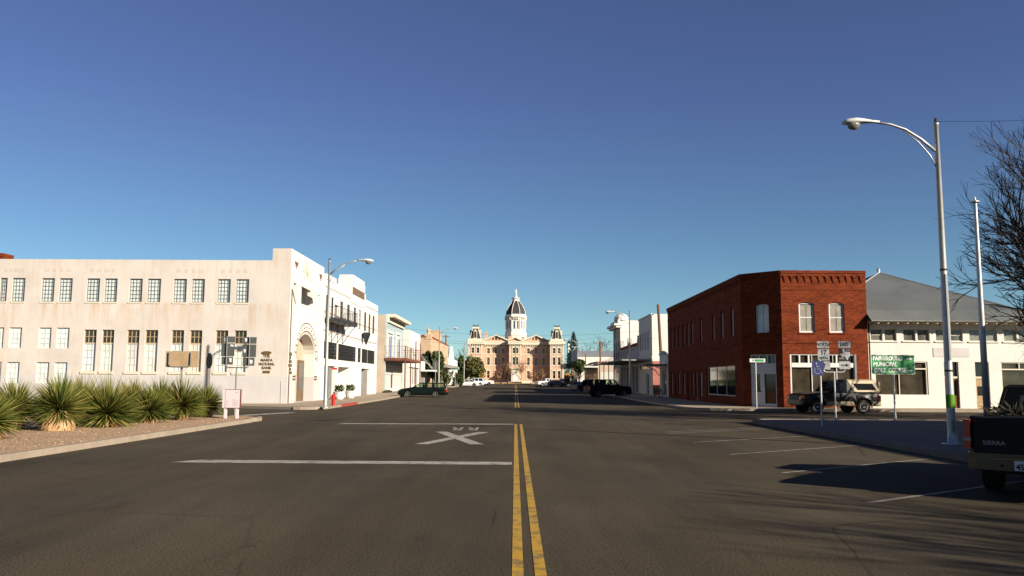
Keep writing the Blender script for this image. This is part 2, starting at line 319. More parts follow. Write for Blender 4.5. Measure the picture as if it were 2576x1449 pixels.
# ------------------------------------------------------------------ mesh builder
class MB:
    def __init__(s): s.v = []; s.f = []
    def poly(s, pts):
        i = len(s.v); s.v += [Vector(p) for p in pts]; s.f.append(tuple(range(i, i + len(pts)))); return s
    def add(s, vs, fs):
        i = len(s.v); s.v += [Vector(p) for p in vs]; s.f += [tuple(a + i for a in f) for f in fs]; return s
    def box(s, x0, x1, y0, y1, z0, z1, M=None):
        vs = [Vector((x, y, z)) for z in (z0, z1) for y in (y0, y1) for x in (x0, x1)]
        if M: vs = [M @ v for v in vs]
        return s.add(vs, [(0, 2, 3, 1), (4, 5, 7, 6), (0, 1, 5, 4), (2, 6, 7, 3), (0, 4, 6, 2), (1, 3, 7, 5)])
    def tube(s, p0, p1, r0, r1=None, n=8, cap=True):
        p0 = Vector(p0); p1 = Vector(p1); r1 = r0 if r1 is None else r1
        d = (p1 - p0); 
        if d.length < 1e-6: return s
        d.normalize(); a = d.orthogonal().normalized(); b = d.cross(a)
        i = len(s.v)
        for p, r in ((p0, r0), (p1, r1)):
            for k in range(n):
                t = 2 * PI * k / n; s.v.append(p + a * math.cos(t) * r + b * math.sin(t) * r)
        for k in range(n):
            k2 = (k + 1) % n; s.f.append((i + k, i + k2, i + n + k2, i + n + k))
        if cap: s.f.append(tuple(i + k for k in reversed(range(n)))); s.f.append(tuple(i + n + k for k in range(n)))
        return s
    def path(s, pts, r, n=6):
        P = [Vector(p) for p in pts]; m = len(P); rs = list(r) if isinstance(r, (list, tuple)) else [r] * m; i = len(s.v); a = None
        for k in range(m):
            t = (P[min(k + 1, m - 1)] - P[max(k - 1, 0)]).normalized()
            a = t.orthogonal().normalized() if a is None else (a - t * a.dot(t)).normalized()
            b = t.cross(a)
            for j in range(n): q = 2 * PI * j / n; s.v.append(P[k] + (a * math.cos(q) + b * math.sin(q)) * rs[k])
        for k in range(m - 1):
            for j in range(n): j2 = (j + 1) % n; c = i + k * n; s.f.append((c + j, c + j2, c + n + j2, c + n + j))
        s.f.append(tuple(i + j for j in reversed(range(n)))); s.f.append(tuple(i + (m - 1) * n + j for j in range(n)))
        return s
    def lathe(s, prof, c=(0, 0, 0), n=12, ph=0, sx=1, sy=1):
        c = Vector(c); i = len(s.v)
        for r, z in prof:
            for k in range(n):
                t = 2 * PI * k / n + ph; s.v.append(c + Vector((r * math.cos(t) * sx, r * math.sin(t) * sy, z)))
        for j in range(len(prof) - 1):
            for k in range(n):
                k2 = (k + 1) % n; a = i + j * n
                s.f.append((a + k, a + k2, a + n + k2, a + n + k))
        s.f.append(tuple(i + k for k in reversed(range(n)))); e = i + (len(prof) - 1) * n
        s.f.append(tuple(e + k for k in range(n)))
        return s
    def prism(s, poly, ax, a, b):
        """poly: 2D points; ax 'y' -> points are (x,z), swept a..b in y; 'x' -> (y,z); 'z' -> (x,y)"""
        def P(p, t): return {'y': (p[0], t, p[1]), 'x': (t, p[0], p[1]), 'z': (p[0], p[1], t)}[ax]
        n = len(poly); vs = [P(p, a) for p in poly] + [P(p, b) for p in poly]
        fs = [tuple(range(n)), tuple(reversed(range(n, 2 * n)))] + [(k, k + n, (k + 1) % n + n, (k + 1) % n) for k in range(n)]
        return s.add(vs, fs)
    def build(s, name, mat, parent=None, smooth=False, local=False, bevel=0):
        me = bpy.data.meshes.new(name); off = Vector((0, 0, 0))
        p = parent
        while p is not None and not local:
            off = off + p.location; p = p.parent
        me.from_pydata([v - off for v in s.v], [], s.f); me.validate()
        bm = bmesh.new(); bm.from_mesh(me); bmesh.ops.recalc_face_normals(bm, faces=bm.faces)
        if bevel: bmesh.ops.bevel(bm, geom=[e for e in bm.edges if len(e.link_faces) == 2 and e.calc_face_angle(0) > .5], offset=bevel, segments=2, profile=.7, affect='EDGES')
        uv = bm.loops.layers.uv.new('UVMap')
        for f in bm.faces:
            nn = f.normal
            if abs(nn.z) > .9: ux, uy = Vector((1, 0, 0)), Vector((0, 1, 0))
            else:
                ux = Vector((0, 0, 1)).cross(nn).normalized(); uy = nn.cross(ux) if abs(nn.z) > .1 else Vector((0, 0, 1))
            for l in f.loops: l[uv].uv = ((l.vert.co + off).dot(ux), (l.vert.co + off).dot(uy))
            f.smooth = smooth
        bm.to_mesh(me); bm.free()
        me.materials.append(MT[mat]); o = bpy.data.objects.new(name, me); COL.objects.link(o)
        if parent: o.parent = parent
        return o
def thing(name, label, cat, loc=(0, 0, 0), rotz=0, group=None):
    o = bpy.data.objects.new(name, None); COL.objects.link(o); o.location = loc; o.rotation_euler = (0, 0, rotz)
    o.empty_display_size = .3; return tag(o, label, cat, group)
def tag(o, label, cat, group=None):
    o['label'] = label; o['category'] = cat
    if group: o['group'] = group
    return o
def struct(o, kind='structure', label=None):
    o['kind'] = kind
    if label: o['label'] = label
    return o
def dup(root, loc, rotz, label, group=None):
    def cp(o, par):
        c = o.copy(); COL.objects.link(c); c.parent = par
        for ch in list(o.children): cp(ch, c)
        return c
    c = cp(root, None); c.location = loc; c.rotation_euler = (0, 0, rotz); c['label'] = label
    if group: c['group'] = group
    return c

# facade: a vertical plane; u runs along it, z up, o outwards
class Fac:
    def __init__(s, p0, p1):
        s.p = Vector((p0[0], p0[1], 0)); q = Vector((p1[0], p1[1], 0)); s.L = (q - s.p).length
        s.d = (q - s.p).normalized(); s.n = Vector((s.d.y, -s.d.x, 0))
    def pt(s, u, z, o=0): return s.p + s.d * u + s.n * o + Vector((0, 0, z))
    def px(s, x, y):
        r = ray(x, y); t = (s.p - CP).dot(s.n) / r.dot(s.n); h = CP + r * t
        return (h - s.p).dot(s.d), h.z
    def rect(s, x0, y0, x1, y1):
        """window rectangle (u0,u1,z0,z1) seen at these photo pixels"""
        a = s.px(x0, (y0 + y1) / 2)[0]; b = s.px(x1, (y0 + y1) / 2)[0]; xm = (x0 + x1) / 2
        return (min(a, b), max(a, b), s.px(xm, y1)[1], s.px(xm, y0)[1])
    def quad(s, mb, u0, u1, z0, z1, o=0): mb.poly([s.pt(u0, z0, o), s.pt(u1, z0, o), s.pt(u1, z1, o), s.pt(u0, z1, o)])
    def box(s, mb, u0, u1, z0, z1, o0, o1):
        vs = [s.pt(u, z, o) for z in (z0, z1) for o in (o0, o1) for u in (u0, u1)]
        mb.add(vs, [(0, 2, 3, 1), (4, 5, 7, 6), (0, 1, 5, 4), (2, 6, 7, 3), (0, 4, 6, 2), (1, 3, 7, 5)])
    def wall(s, mb, u0, u1, z0, z1, ops=(), depth=.25, arch=()):
        us = sorted({u0, u1} | {v for o in ops for v in o[:2] if u0 < v < u1}); zs = sorted({z0, z1} | {v for o in ops for v in o[2:4] if z0 < v < z1})
        def inside(u, z): return any(o[0] < u < o[1] and o[2] < z < o[3] for o in ops)
        for zi in range(len(zs) - 1):
            st = None
            for ui in range(len(us) - 1):
                op = inside((us[ui] + us[ui + 1]) / 2, (zs[zi] + zs[zi + 1]) / 2)
                if not op and st is None: st = us[ui]
                if (op or ui == len(us) - 2) and st is not None:
                    s.quad(mb, st, us[ui] if op else us[ui + 1], zs[zi], zs[zi + 1]); st = None
        for o in ops:
            a, b, c, d = o[:4]; dp = o[4] if len(o) > 4 else depth; D = -dp; sk = o[5] if len(o) > 5 else ''
            mb.poly([s.pt(a, c), s.pt(a, d), s.pt(a, d, D), s.pt(a, c, D)]); mb.poly([s.pt(b, c), s.pt(b, c, D), s.pt(b, d, D), s.pt(b, d)])
            if 'T' not in sk: mb.poly([s.pt(a, d), s.pt(b, d), s.pt(b, d, D), s.pt(a, d, D)])
            if 'B' not in sk: mb.poly([s.pt(a, c), s.pt(a, c, D), s.pt(b, c, D), s.pt(b, c)])
    def window(s, par, r, frame='white_paint', pane='glass_dark', nx=1, nz=2, fw=.06, dep=.16, mw=.03, head=0, sill=None, name='window'):
        u0, u1, z0, z1 = r[:4]; mb = MB(); o0, o1 = -dep - .05, -dep + .02
        s.box(mb, u0 + .003, u0 + fw, z0 + .003, z1 - .003, o0, o1); s.box(mb, u1 - fw, u1 - .003, z0 + .003, z1 - .003, o0, o1)
        s.box(mb, u0 + fw, u1 - fw, z0 + .003, z0 + fw, o0, o1); s.box(mb, u0 + fw, u1 - fw, z1 - fw, z1 - .003, o0, o1)
        for k in range(1, nx):
            c = u0 + (u1 - u0) * k / nx; s.box(mb, c - mw / 2, c + mw / 2, z0 + fw, z1 - fw, o0 + .01, o1 - .012)
        for k in range(1, nz):
            c = z0 + (z1 - z0) * k / nz; s.box(mb, u0 + fw, u1 - fw, c - mw / 2, c + mw / 2, o0 + .013, o1 - .009)
        if head:
            n = 8; uc = (u0 + u1) / 2; hw = (u1 - u0) / 2
            top = [s.pt(uc + hw * math.cos(PI * k / n), z1 - head + head * math.sin(PI * k / n) * .999, o1 + .02) for k in range(n + 1)]
            # frame-coloured segmental head: fills between the arc and the square top
            for k in range(n):
                a, b2 = top[k], top[k + 1]
                au, bu = uc + hw * math.cos(PI * k / n), uc + hw * math.cos(PI * (k + 1) / n)
                mb.poly([a, s.pt(au, z1 - .002, o1 + .02), s.pt(bu, z1 - .002, o1 + .02), b2])
        if sill:
            pass
        w_ = mb.build(name, frame, par); g = MB(); s.quad(g, u0 + .01, u1 - .01, z0 + .01, z1 - .01, -dep - .02)
        g.build('pane', pane, w_)
        return w_
    def arch_fill(s, mb, u0, u1, zs, zt, depth, n=12, o=0, pw=1.0):
        """spandrels of an arched opening whose rectangle is u0..u1 up to zt; arc springs at zs; also the curved soffit"""
        uc = (u0 + u1) / 2; hw = (u1 - u0) / 2
        P = [(uc + hw * math.cos(PI * k / n), zs + (zt - zs) * math.sin(PI * k / n) ** pw) for k in range(n + 1)]
        for k in range(n):
            a, b = P[k], P[k + 1]
            mb.poly([s.pt(a[0], a[1], o), s.pt(a[0], zt, o), s.pt(b[0], zt, o), s.pt(b[0], b[1], o)])
            mb.poly([s.pt(a[0], a[1], o), s.pt(b[0], b[1], o), s.pt(b[0], b[1], o - depth), s.pt(a[0], a[1], o - depth)])
    def text(s, txt, u, z, size, mat, par, name='lettering', o=.02, ext=.008, sx=1.0, bold=0):
        vs, fs = text_geo(txt, size, ext, bold); mb = MB()
        mb.add([s.pt(u + v[0] * sx, z + v[1], o + v[2]) for v in vs], fs)
        return mb.build(name, mat, par)
_tc = {}
def text_geo(txt, size, ext, bold=0):
    k = (txt, size, ext, bold)
    if k in _tc: return _tc[k]
    c = bpy.data.curves.new('t', 'FONT'); c.body = txt; c.size = size; c.align_x = 'CENTER'; c.align_y = 'CENTER'; c.extrude = ext; c.resolution_u = 2
    c.offset = bold
    o = bpy.data.objects.new('t', c); me = o.to_mesh()
    vs = [tuple(v.co) for v in me.vertices]; fs = [tuple(p.vertices) for p in me.polygons]
    o.to_mesh_clear(); bpy.data.objects.remove(o); bpy.data.curves.remove(c); _tc[k] = (vs, fs); return vs, fs

def sheet(name, poly, h, mat, side=0, kind='structure', parent=None):
    """a ground-following sheet from an XY polygon, h above the ground; side>0 adds an edge going down"""
    bm = bmesh.new(); bm.faces.new([bm.verts.new((x, y, 0)) for x, y in poly])
    for ky, _ in KN[1:-1]:
        bmesh.ops.bisect_plane(bm, geom=bm.verts[:] + bm.edges[:] + bm.faces[:], plane_co=(0, ky, 0), plane_no=(0, 1, 0))
    for f in bm.faces:
        if f.normal.z < 0: f.normal_flip()
    if side:
        be = [e for e in bm.edges if len(e.link_faces) == 1]
        r = bmesh.ops.extrude_edge_only(bm, edges=be)
        low = {v for v in r['geom'] if isinstance(v, bmesh.types.BMVert)}
        for v in bm.verts: v.co.z = gz(v.co.y) + (h - side if v in low else h)
    else:
        for v in bm.verts: v.co.z = gz(v.co.y) + h
    me = bpy.data.meshes.new(name); bmesh.ops.recalc_face_normals(bm, faces=bm.faces)
    if not side:
        for f in bm.faces:
            if f.normal.z < 0: f.normal_flip()
    bm.to_mesh(me); bm.free(); me.materials.append(MT[mat]); o = bpy.data.objects.new(name, me); COL.objects.link(o)
    if kind: o['kind'] = kind
    if parent: o.parent = parent
    return o
def ribbon_mb(pts, width, h0, h1, side=1):
    """a kerb along pts; width to the left (side=1) or right of the line"""
    mb = MB(); P = [Vector((p[0], p[1], 0)) for p in pts]; N = []
    for k in range(len(P)):
        d = (P[min(k + 1, len(P) - 1)] - P[max(k - 1, 0)]).normalized(); N.append(Vector((-d.y, d.x, 0)) * side)
    for k in range(len(P) - 1):
        q = []
        for i in (k, k + 1):
            z = gz(P[i].y); a = P[i]; b = P[i] + N[i] * width
            q += [a + Vector((0, 0, z + h0)), a + Vector((0, 0, z + h1)), b + Vector((0, 0, z + h1)), b + Vector((0, 0, z + h0))]
        mb.add(q, [(0, 1, 5, 4), (1, 2, 6, 5), (2, 3, 7, 6)] + ([(0, 3, 2, 1)] if k == 0 else []) + ([(4, 5, 6, 7)] if k == len(P) - 2 else []))
    return mb
def dense(pts, step=20):
    o = []
    for a, b in zip(pts, pts[1:]):
        n = max(1, int(math.dist(a, b) / step))
        ks = {k / n for k in range(n)}
        for ky, _ in KN[1:-1]:
            if (a[1] - ky) * (b[1] - ky) < 0: ks.add((ky - a[1]) / (b[1] - a[1]))
        o += [(a[0] + (b[0] - a[0]) * t, a[1] + (b[1] - a[1]) * t) for t in sorted(ks)]
    return o + [pts[-1]]

# ================================================================== SETTING
struct(sheet('ground', [(-2500, -300), (2500, -300), (2500, 3500), (-2500, 3500)], -.012, 'desert'))
road = sheet('road', [(-120, -60), (120, -60), (120, 255), (-120, 255)], 0, 'asphalt')
KW, KH = .16, .15
def block_walk(name, outer, inner, top='concrete', kname='kerb', side=1, kmat='kerb_concrete'):
    """outer: kerb line; inner: the rest of the polygon behind it"""
    sheet(name, outer + inner, .12, top)
    return struct(ribbon_mb(dense(outer, 12), KW, -.05, KH, side).build(kname, kmat))
def arc(cx, cy, r, a0, a1, n=6): return [(cx + r * math.cos(math.radians(a0 + (a1 - a0) * k / n)), cy + r * math.sin(math.radians(a0 + (a1 - a0) * k / n))) for k in range(n + 1)]
# left planting island, gravel topped
block_walk('gravel_bed', [(-10.45, -20), (-10.45, 33.6)] + arc(-12.4, 34.6, 1.95, -25, 90, 7) + [(-60, 36.6)], [(-60, -20)], 'gravel', side=1)
# left block in front of the bank and shops
block_walk('pavement', [(-60, 51.0), (-17.6, 50.0), (-12.6, 47.7)] + arc(-12.3, 49.0, 1.4, -100, 0, 6) + [(-10.95, 57), (-11.1, 75), (-11.1, 136.0)], [(-60, 136)])
block_walk('pavement', [(-60, 152), (-12.6, 152)] + arc(-12.4, 153.4, 1.4, -90, 0, 5) + [(-11.0, 244)], [(-60, 244)])
# right island and right blocks
block_walk('pavement', [(60, 36.5), (12.4, 36.5)] + arc(11.4, 35.0, 1.5, 90, 180, 6) + [(9.9, -20)], [(60, -20)], top='pavement_shaded', kmat='kerb_shaded')
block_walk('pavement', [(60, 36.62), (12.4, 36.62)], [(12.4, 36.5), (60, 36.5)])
block_walk('pavement', [(10.5, 137), (10.5, 53)] + arc(12.8, 52.4, 2.3, 180, 270, 6) + [(60, 50.1)], [(60, 137)])
block_walk('pavement', [(10.6, 244), (10.6, 151.5)] + arc(11.9, 151.4, 1.3, 180, 270, 5) + [(60, 150.1)], [(60, 244)])
# painted red kerb by the hydrant
struct(ribbon_mb([(-10.955, 50.6), (-10.925, 53), (-10.90, 58.4)], .19, -.04, .156, 1).build('kerb', 'kerb_red'))
# lawn round the courthouse and its low wall
sheet('lawn', [(-75, 255.5), (75, 255.5), (75, 330), (-75, 330)], .18, 'dry_lawn', side=.3)
sheet('path', [(-1.6, 255.8), (1.6, 255.8), (1.6, 263.5), (-1.6, 263.5)], .2, 'concrete', side=.1)
# markings
def mark(name, poly, mat, h=.004): return sheet(name, poly, h, mat, kind=None, parent=road)
mark('centre_line', [(-.02, 33.4), (-.02, 2), (.085, 2), (.085, 33.4)], 'mark_yellow')
mark('centre_line', [(.185, 33.4), (.185, 2), (.29, 2), (.29, 33.4)], 'mark_yellow')
mark('centre_line', [(-.02, 236), (-.02, 53), (.085, 53), (.085, 236)], 'mark_yellow')
mark('centre_line', [(.185, 236), (.185, 53), (.29, 53), (.29, 236)], 'mark_yellow')
mark('stop_line', [(-7.1, 17.45), (-.06, 17.38), (-.06, 17.98), (-6.7, 18.02)], 'mark_white')
mark('stop_line', [(-6.9, 32.7), (-.06, 33.05), (-.06, 33.62), (-6.75, 33.3)], 'mark_white')
mark('stop_line', [(-13.4, 39.3), (-12.8, 39.0), (-11.2, 43.4), (-11.8, 43.7)], 'mark_white')
def stroke(x0, y0, x1, y1, wd): return [(x0 - wd / 2, y0), (x0 + wd / 2, y0), (x1 + wd / 2, y1), (x1 - wd / 2, y1)]
mark('crossing_marking', stroke(-2.52, 22.75, -1.04, 28.2, .38), 'mark_white')
mark('crossing_marking', stroke(-1.02, 22.75, -2.46, 28.2, .38), 'mark_white', .008)
for cx in (-2.08, -1.52):      # letters R, upside down for us because they face traffic coming towards the camera
    vs, fs = text_geo('R', 1, 0)
    xs = [v[0] for v in vs]; ys = [v[1] for v in vs]; mb = MB()
    mb.add([(cx - (v[0] - (min(xs) + max(xs)) / 2) * .42 / (max(xs) - min(xs)), 30.0 - (v[1] - (min(ys) + max(ys)) / 2) * 1.75 / (max(ys) - min(ys)), .005) for v in vs], fs)
    mb.build('crossing_letter', 'mark_white', road)
def seg(x0, y0, x1, y1, wd=.10, mat='mark_faded'):
    d = Vector((x1 - x0, y1 - y0)).normalized(); nx, ny = -d.y * wd / 2, d.x * wd / 2
    mark('bay_line', [(x0 + nx, y0 + ny), (x0 - nx, y0 - ny), (x1 - nx, y1 - ny), (x1 + nx, y1 + ny)], mat)
for k in range(-2, 6): seg(5.1, 8.3 + 3.95 * k + (0 if k != 1 else .05), 9.5, 11.5 + 3.95 * k)
seg(5.1, 28.8, 9.4, 32.0)
for k in range(8): seg(-10.6, 80 + k * 4.2, -6.2, 77 + k * 4.2)
for k in range(14): seg(5.6, 84 + k * 4.2, 10.2, 87 + k * 4.2)
for k in range(7): seg(-10.6, 160 + k * 4.4, -6.2, 157 + k * 4.4)

# ================================================================== BUILDINGS
LX, RX = -15.0, 15.0
def shell(par, x0, x1, y0, y1, z1, mat, skip='', coping=None, zb=None, rf=.45):
    """side walls, flat roof and parapet top of a block; skip names the sides built elsewhere (W E S N)"""
    zb = gz(y0) - .1 if zb is None else zb; mb = MB(); t = .25
    if 'W' not in skip: mb.poly([(x0, y1, zb), (x0, y0, zb), (x0, y0, z1), (x0, y1, z1)])
    if 'E' not in skip: mb.poly([(x1, y0, zb), (x1, y1, zb), (x1, y1, z1), (x1, y0, z1)])
    if 'S' not in skip: mb.poly([(x0, y0, zb), (x1, y0, zb), (x1, y0, z1), (x0, y0, z1)])
    if 'N' not in skip: mb.poly([(x1, y1, zb), (x0, y1, zb), (x0, y1, z1), (x1, y1, z1)])
    o = [(x0, y0), (x1, y0), (x1, y1), (x0, y1)]; i = [(x0 + t, y0 + t), (x1 - t, y0 + t), (x1 - t, y1 - t), (x0 + t, y1 - t)]
    for k in range(4):
        a, b = o[k], o[(k + 1) % 4]; c, d = i[(k + 1) % 4], i[k]
        mb.poly([(*a, z1), (*b, z1), (*c, z1), (*d, z1)]); mb.poly([(*d, z1), (*c, z1), (*c, z1 - rf), (*d, z1 - rf)])
    mb.build('wall', mat, par)
    MB().poly([(*p, z1 - rf) for p in i]).build('roof', 'awning_grey', par)

# ---------- the bank
bank = thing('bank_building', 'cream stucco corner bank with tall arched entrance and stepped tower', 'building', (-15.0, 55.2, .1))
FS = Fac((-60, 55.2), (LX, 55.2)); FE = Fac((LX, 55.2), (LX, 66.0))
zT = FS.px(727, 625)[1]; uT = FS.px(686, 650)[0]; zP = FS.px(686, 655)[1]; uE = 45.0
yT = FE.px(816, 668)[0]; zPl = FE.px(728, 947)[1]
upper = [(1, 19), (31.6, 64), (105.5, 138), (150, 183), (219, 252), (264, 296), (326.6, 359.4), (372, 405.6), (437.8, 470.6), (483.6, 516), (548.4, 581), (595, 627.4)]
def skew(x, y, yr):   # the photo leans: move x to the window's middle height
    return x
ops = []
W_up = []
for k, (a, b) in enumerate(upper):
    yt = 698 + 5.5 * k / 11; r = FS.rect(a - 1.5, yt, b - 1.5, yt + 59); W_up.append(r)
zu0, zu1 = W_up[5][2], W_up[5][3]
W_up = [(r[0], r[1], zu0, zu1) for r in W_up]
pw = W_up[2][0] - W_up[0][0]
W_up = [(W_up[0][0] - pw, W_up[0][1] - pw, zu0, zu1), (W_up[1][0] - pw, W_up[1][1] - pw, zu0, zu1)] + W_up
tall = []; small = []
for r in W_up[6:]:
    a = FS.rect(200, 827, 236, 934); b = FS.rect(0, 827, 0, 861); tall.append((r[0] + .02, r[1] - .02, FS.px(370, 935)[1], FS.px(370, 830)[1]))
for r in W_up[:6]:
    small.append((r[0] + .02, r[1], FS.px(100, 876)[1], FS.px(100, 824)[1])); 
low = [(r[0] + .02, r[1], FS.px(100, 965)[1], FS.px(100, 911)[1]) for r in W_up[:6]]
mb = MB()
FS.wall(mb, 0, uT, zPl, zP, W_up + tall + small + [(r[0], r[1], zPl, r[3], .22, 'B') for r in low], .22)
lowp = [(r[0], r[1], r[2], zPl, .22, 'T') for r in low]
FS.wall(mb, uT, uE, zPl, zT)
FS_out = mb
# top returns of tower
t = .3
mb.poly([FS.pt(0, zP), FS.pt(uT, zP), FS.pt(uT, zP, -t), FS.pt(0, zP, -t)])
mb.build('wall', 'bank_stucco', bank)
mb = MB(); FS.wall(mb, 0, uE, -.1, zPl, lowp, .22); mb.build('plinth', 'bank_plinth', bank)
mb = MB(); mb.poly([(-60, 55.5, zP - .5), (-15.3, 55.5, zP - .5), (-15.3, 85, zP - .5), (-60, 85, zP - .5)])
mb.poly([(-60, 55.5, zP), (FS.pt(uT, 0).x, 55.5, zP), (FS.pt(uT, 0).x, 55.5, zP - .5), (-60, 55.5, zP - .5)])
mb.poly([(-60, 55.2, -.1), (-60, 55.2, zP), (-60, 85, zP), (-60, 85, -.1)]); mb.poly([(-60, 85, 0), (-60, 85, zP), (-15, 85, zP), (-15, 85, 0)])
mb.build('roof', 'awning_grey', bank)
for r in W_up: FS.window(bank, r, 'steel_grey', 'pane_blind', 4, 6, .05, .12, .035)
rnd = random.Random(3)
for k, r in enumerate(small): FS.window(bank, r, 'bank_white', 'pane_blind' if k != 1 else 'pane_pale', 3 if k % 2 else 2, 4, .05, .1, .03)
for r in low: FS.window(bank, (r[0], r[1], r[2], r[3]), 'bank_white', 'pane_blind', 3, 4, .05, .1, .03)
for k, r in enumerate(tall):
    zs = r[3] - (r[3] - r[2]) * .325
    FS.window(bank, (r[0], r[1], zs, r[3]), 'ornament_tan', 'pane_dark_olive', 3, 2, .05, .12, .035)
    FS.window(bank, (r[0], r[1], r[2], zs - .004), 'cream_trim' if k % 2 else 'bank_plinth', 'pane_pale' if k % 3 == 2 else 'pane_blind', 3, 4, .05, .12, .035)
    mb = MB(); FS.box(mb, r[0] - .08, r[1] + .08, r[2] - .16, r[2] - .003, .002, .06); mb.build('sill', 'terracotta' if False else 'cream_trim', bank)
for k, r in enumerate(W_up):
    mb = MB(); FS.box(mb, r[0] - .04, r[1] + .04, r[2] - .1, r[2] - .003, .002, .035); mb.build('sill', 'cream_trim', bank)
for k in range(0, len(W_up), 2):                     # little pierced vents above each pair
    if k in (8, ): continue
    mb = MB()
    a, b = W_up[k][0], W_up[k + 1][1]
    for j in range(4):
        u = a + .3 + (b - a - .6) * j / 3
        for du, dz in ((-.09, 0), (.05, 0), (-.09, .13), (.05, .13)): FS.box(mb, u + du, u + du + .05, zu1 + .42 + dz, zu1 + .5 + dz, .001, .006)
    mb.build('vent_pattern', 'ornament_tan', bank)
u_, z_ = FS.px(671, 888)
FS_l = [('THE', 896, .26), ('MARFA', 906, .26), ('NATIONAL', 916, .26), ('BANK', 925.5, .26)]
for tx, yy, sz in FS_l: FS.text(tx, FS.px(671, yy)[0], FS.px(671, yy)[1], sz, 'bronze_letters', bank, sx=.95 if tx != 'NATIONAL' else .80, bold=.003)
mb = MB(); pz = FS.px(671, 887)[1]; pu = FS.px(671, 887)[0]
n = 14; mb.add([FS.pt(pu + .33 * math.cos(2 * PI * k / n), pz + (.13 if math.sin(2 * PI * k / n) < 0 else .10) * math.sin(2 * PI * k / n), o) for o in (.003, .05) for k in range(n)],
               [tuple(range(n)), tuple(range(2 * n - 1, n - 1, -1))] + [(k, (k + 1) % n, (k + 1) % n + n, k + n) for k in range(n)])
mb.build('emblem', 'bronze_letters', bank)
a = FS.rect(662, 932.5, 679, 938.5); mb = MB(); FS.box(mb, a[0], a[1], a[2], a[3], .003, .04); mb.build('plaque', 'bronze_letters', bank)
# conduit on the south wall and faint repaired strip on the plinth
a = FS.px(708, 960); mb = MB(); FS.box(mb, a[0] - .02, a[0] + .02, .1, zPl - .3, .003, .03); mb.build('conduit', 'bank_plinth', bank)
# east face of the tower
arU0, arU1 = FE.px(742.5, 950)[0], FE.px(789.4, 950)[0]; arS = FE.px(766, 900)[1]; arT = FE.px(768, 840)[1] + .0
oA0, oA1 = FE.px(736.3, 930)[0], FE.px(796.5, 930)[0]; oT = FE.px(769, 811)[1]; oS = FE.px(766, 905)[1]
slit = [FE.rect(738.5, 712, 746.5, 771), FE.rect(799.6, 740, 806.5, 793)]
rec = FE.rect(757.6, 724, 786, 793); zpe = zPl
mb = MB(); FE.wall(mb, 0, yT, zpe, zT, slit + [rec, (arU0, arU1, zpe, arT, .8, 'B')], .35)
FE.arch_fill(mb, arU0, arU1, arS, arT, .8, 16)
tw_ = uE - uT
mb.poly([FE.pt(yT, zpe - 4, 0), FE.pt(yT, zT, 0), FE.pt(yT, zT, -tw_), FE.pt(yT, zpe - 4, -tw_)]); mb.poly([FE.pt(0, zP - .5, -tw_), FE.pt(0, zT, -tw_), FE.pt(yT, zT, -tw_), FE.pt(yT, zP - .5, -tw_)])
mb.poly([FE.pt(0, zT), FE.pt(yT, zT), FE.pt(yT, zT, -tw_), FE.pt(0, zT, -tw_)])
mb.build('wall', 'bank_white', bank)
mb = MB(); FE.wall(mb, 0, yT, -.1, zpe, [(arU0, arU1, .125, zpe, .8, 'T')]); mb.build('plinth', 'bank_plinth', bank)
mb = MB(); FE.quad(mb, arU0, arU1, .1, arT, -.8); mb.build('porch_wall', 'beige_side', bank)  # tan back wall; its darker tone also paints in the porch shade
mb = MB(); FE.box(mb, arU0 + 3.5, arU0 + 5.3, .12, 3.1, -.8, -.74); dr = mb.build('door', 'terracotta', bank)
mb = MB(); FE.box(mb, arU0 + 3.7, arU0 + 5.1, .9, 2.9, -.739, -.72); mb.build('pane', 'glass_brown', dr)
mb = MB(); nseg = 28; uc = (oA0 + oA1) / 2; hw0 = (oA1 - oA0) / 2; uci = (arU0 + arU1) / 2; hwi = (arU1 - arU0) / 2 + .06
def archp(hw, zs, zt, k, c): return (c + hw * math.cos(PI * k / nseg), zs + (zt - zs) * math.sin(PI * k / nseg))
for k in range(nseg):
    P = [archp(hw0, oS, oT, k, uc), archp(hw0, oS, oT, k + 1, uc), archp(hwi, arS, arT + .1, k + 1, uci), archp(hwi, arS, arT + .1, k, uci)]
    mb.poly([FE.pt(p[0], p[1], .05) for p in P]); mb.poly([FE.pt(P[0][0], P[0][1], 0), FE.pt(P[1][0], P[1][1], 0), FE.pt(P[1][0], P[1][1], .05), FE.pt(P[0][0], P[0][1], .05)])
    mb.poly([FE.pt(P[3][0], P[3][1], 0), FE.pt(P[2][0], P[2][1], 0), FE.pt(P[2][0], P[2][1], .05), FE.pt(P[3][0], P[3][1], .05)])
zl = FE.px(738, 940)[1]
for sgn in (1, -1):
    a, b = (uc + hw0, uci + hwi) if sgn > 0 else (uc - hw0, uci - hwi); c, d = min(a, b), max(a, b); FE.box(mb, c, d, zl, oS, 0, .05)
arch = mb.build('arch_surround', 'bank_white', bank)
mb = MB()
for k in range(nseg):
    for f0, f1 in ((0, .12), (.80, .93)):
        q = []
        for kk, ff in ((k, f0), (k + 1, f0), (k + 1, f1), (k, f1)):
            A = archp(hw0, oS, oT, kk, uc); B = archp(hwi, arS, arT + .1, kk, uci); q.append(FE.pt(A[0] + (B[0] - A[0]) * ff, A[1] + (B[1] - A[1]) * ff, .056))
        mb.poly(q)
    if k % 2 == 0:
        A = archp(hw0, oS, oT, k + .5, uc); B = archp(hwi, arS, arT + .1, k + .5, uci); c = ((A[0] + B[0]) / 2, (A[1] + B[1]) / 2)
        FE.box(mb, c[0] - .13, c[0] + .13, c[1] - .06, c[1] + .06, .051, .065)
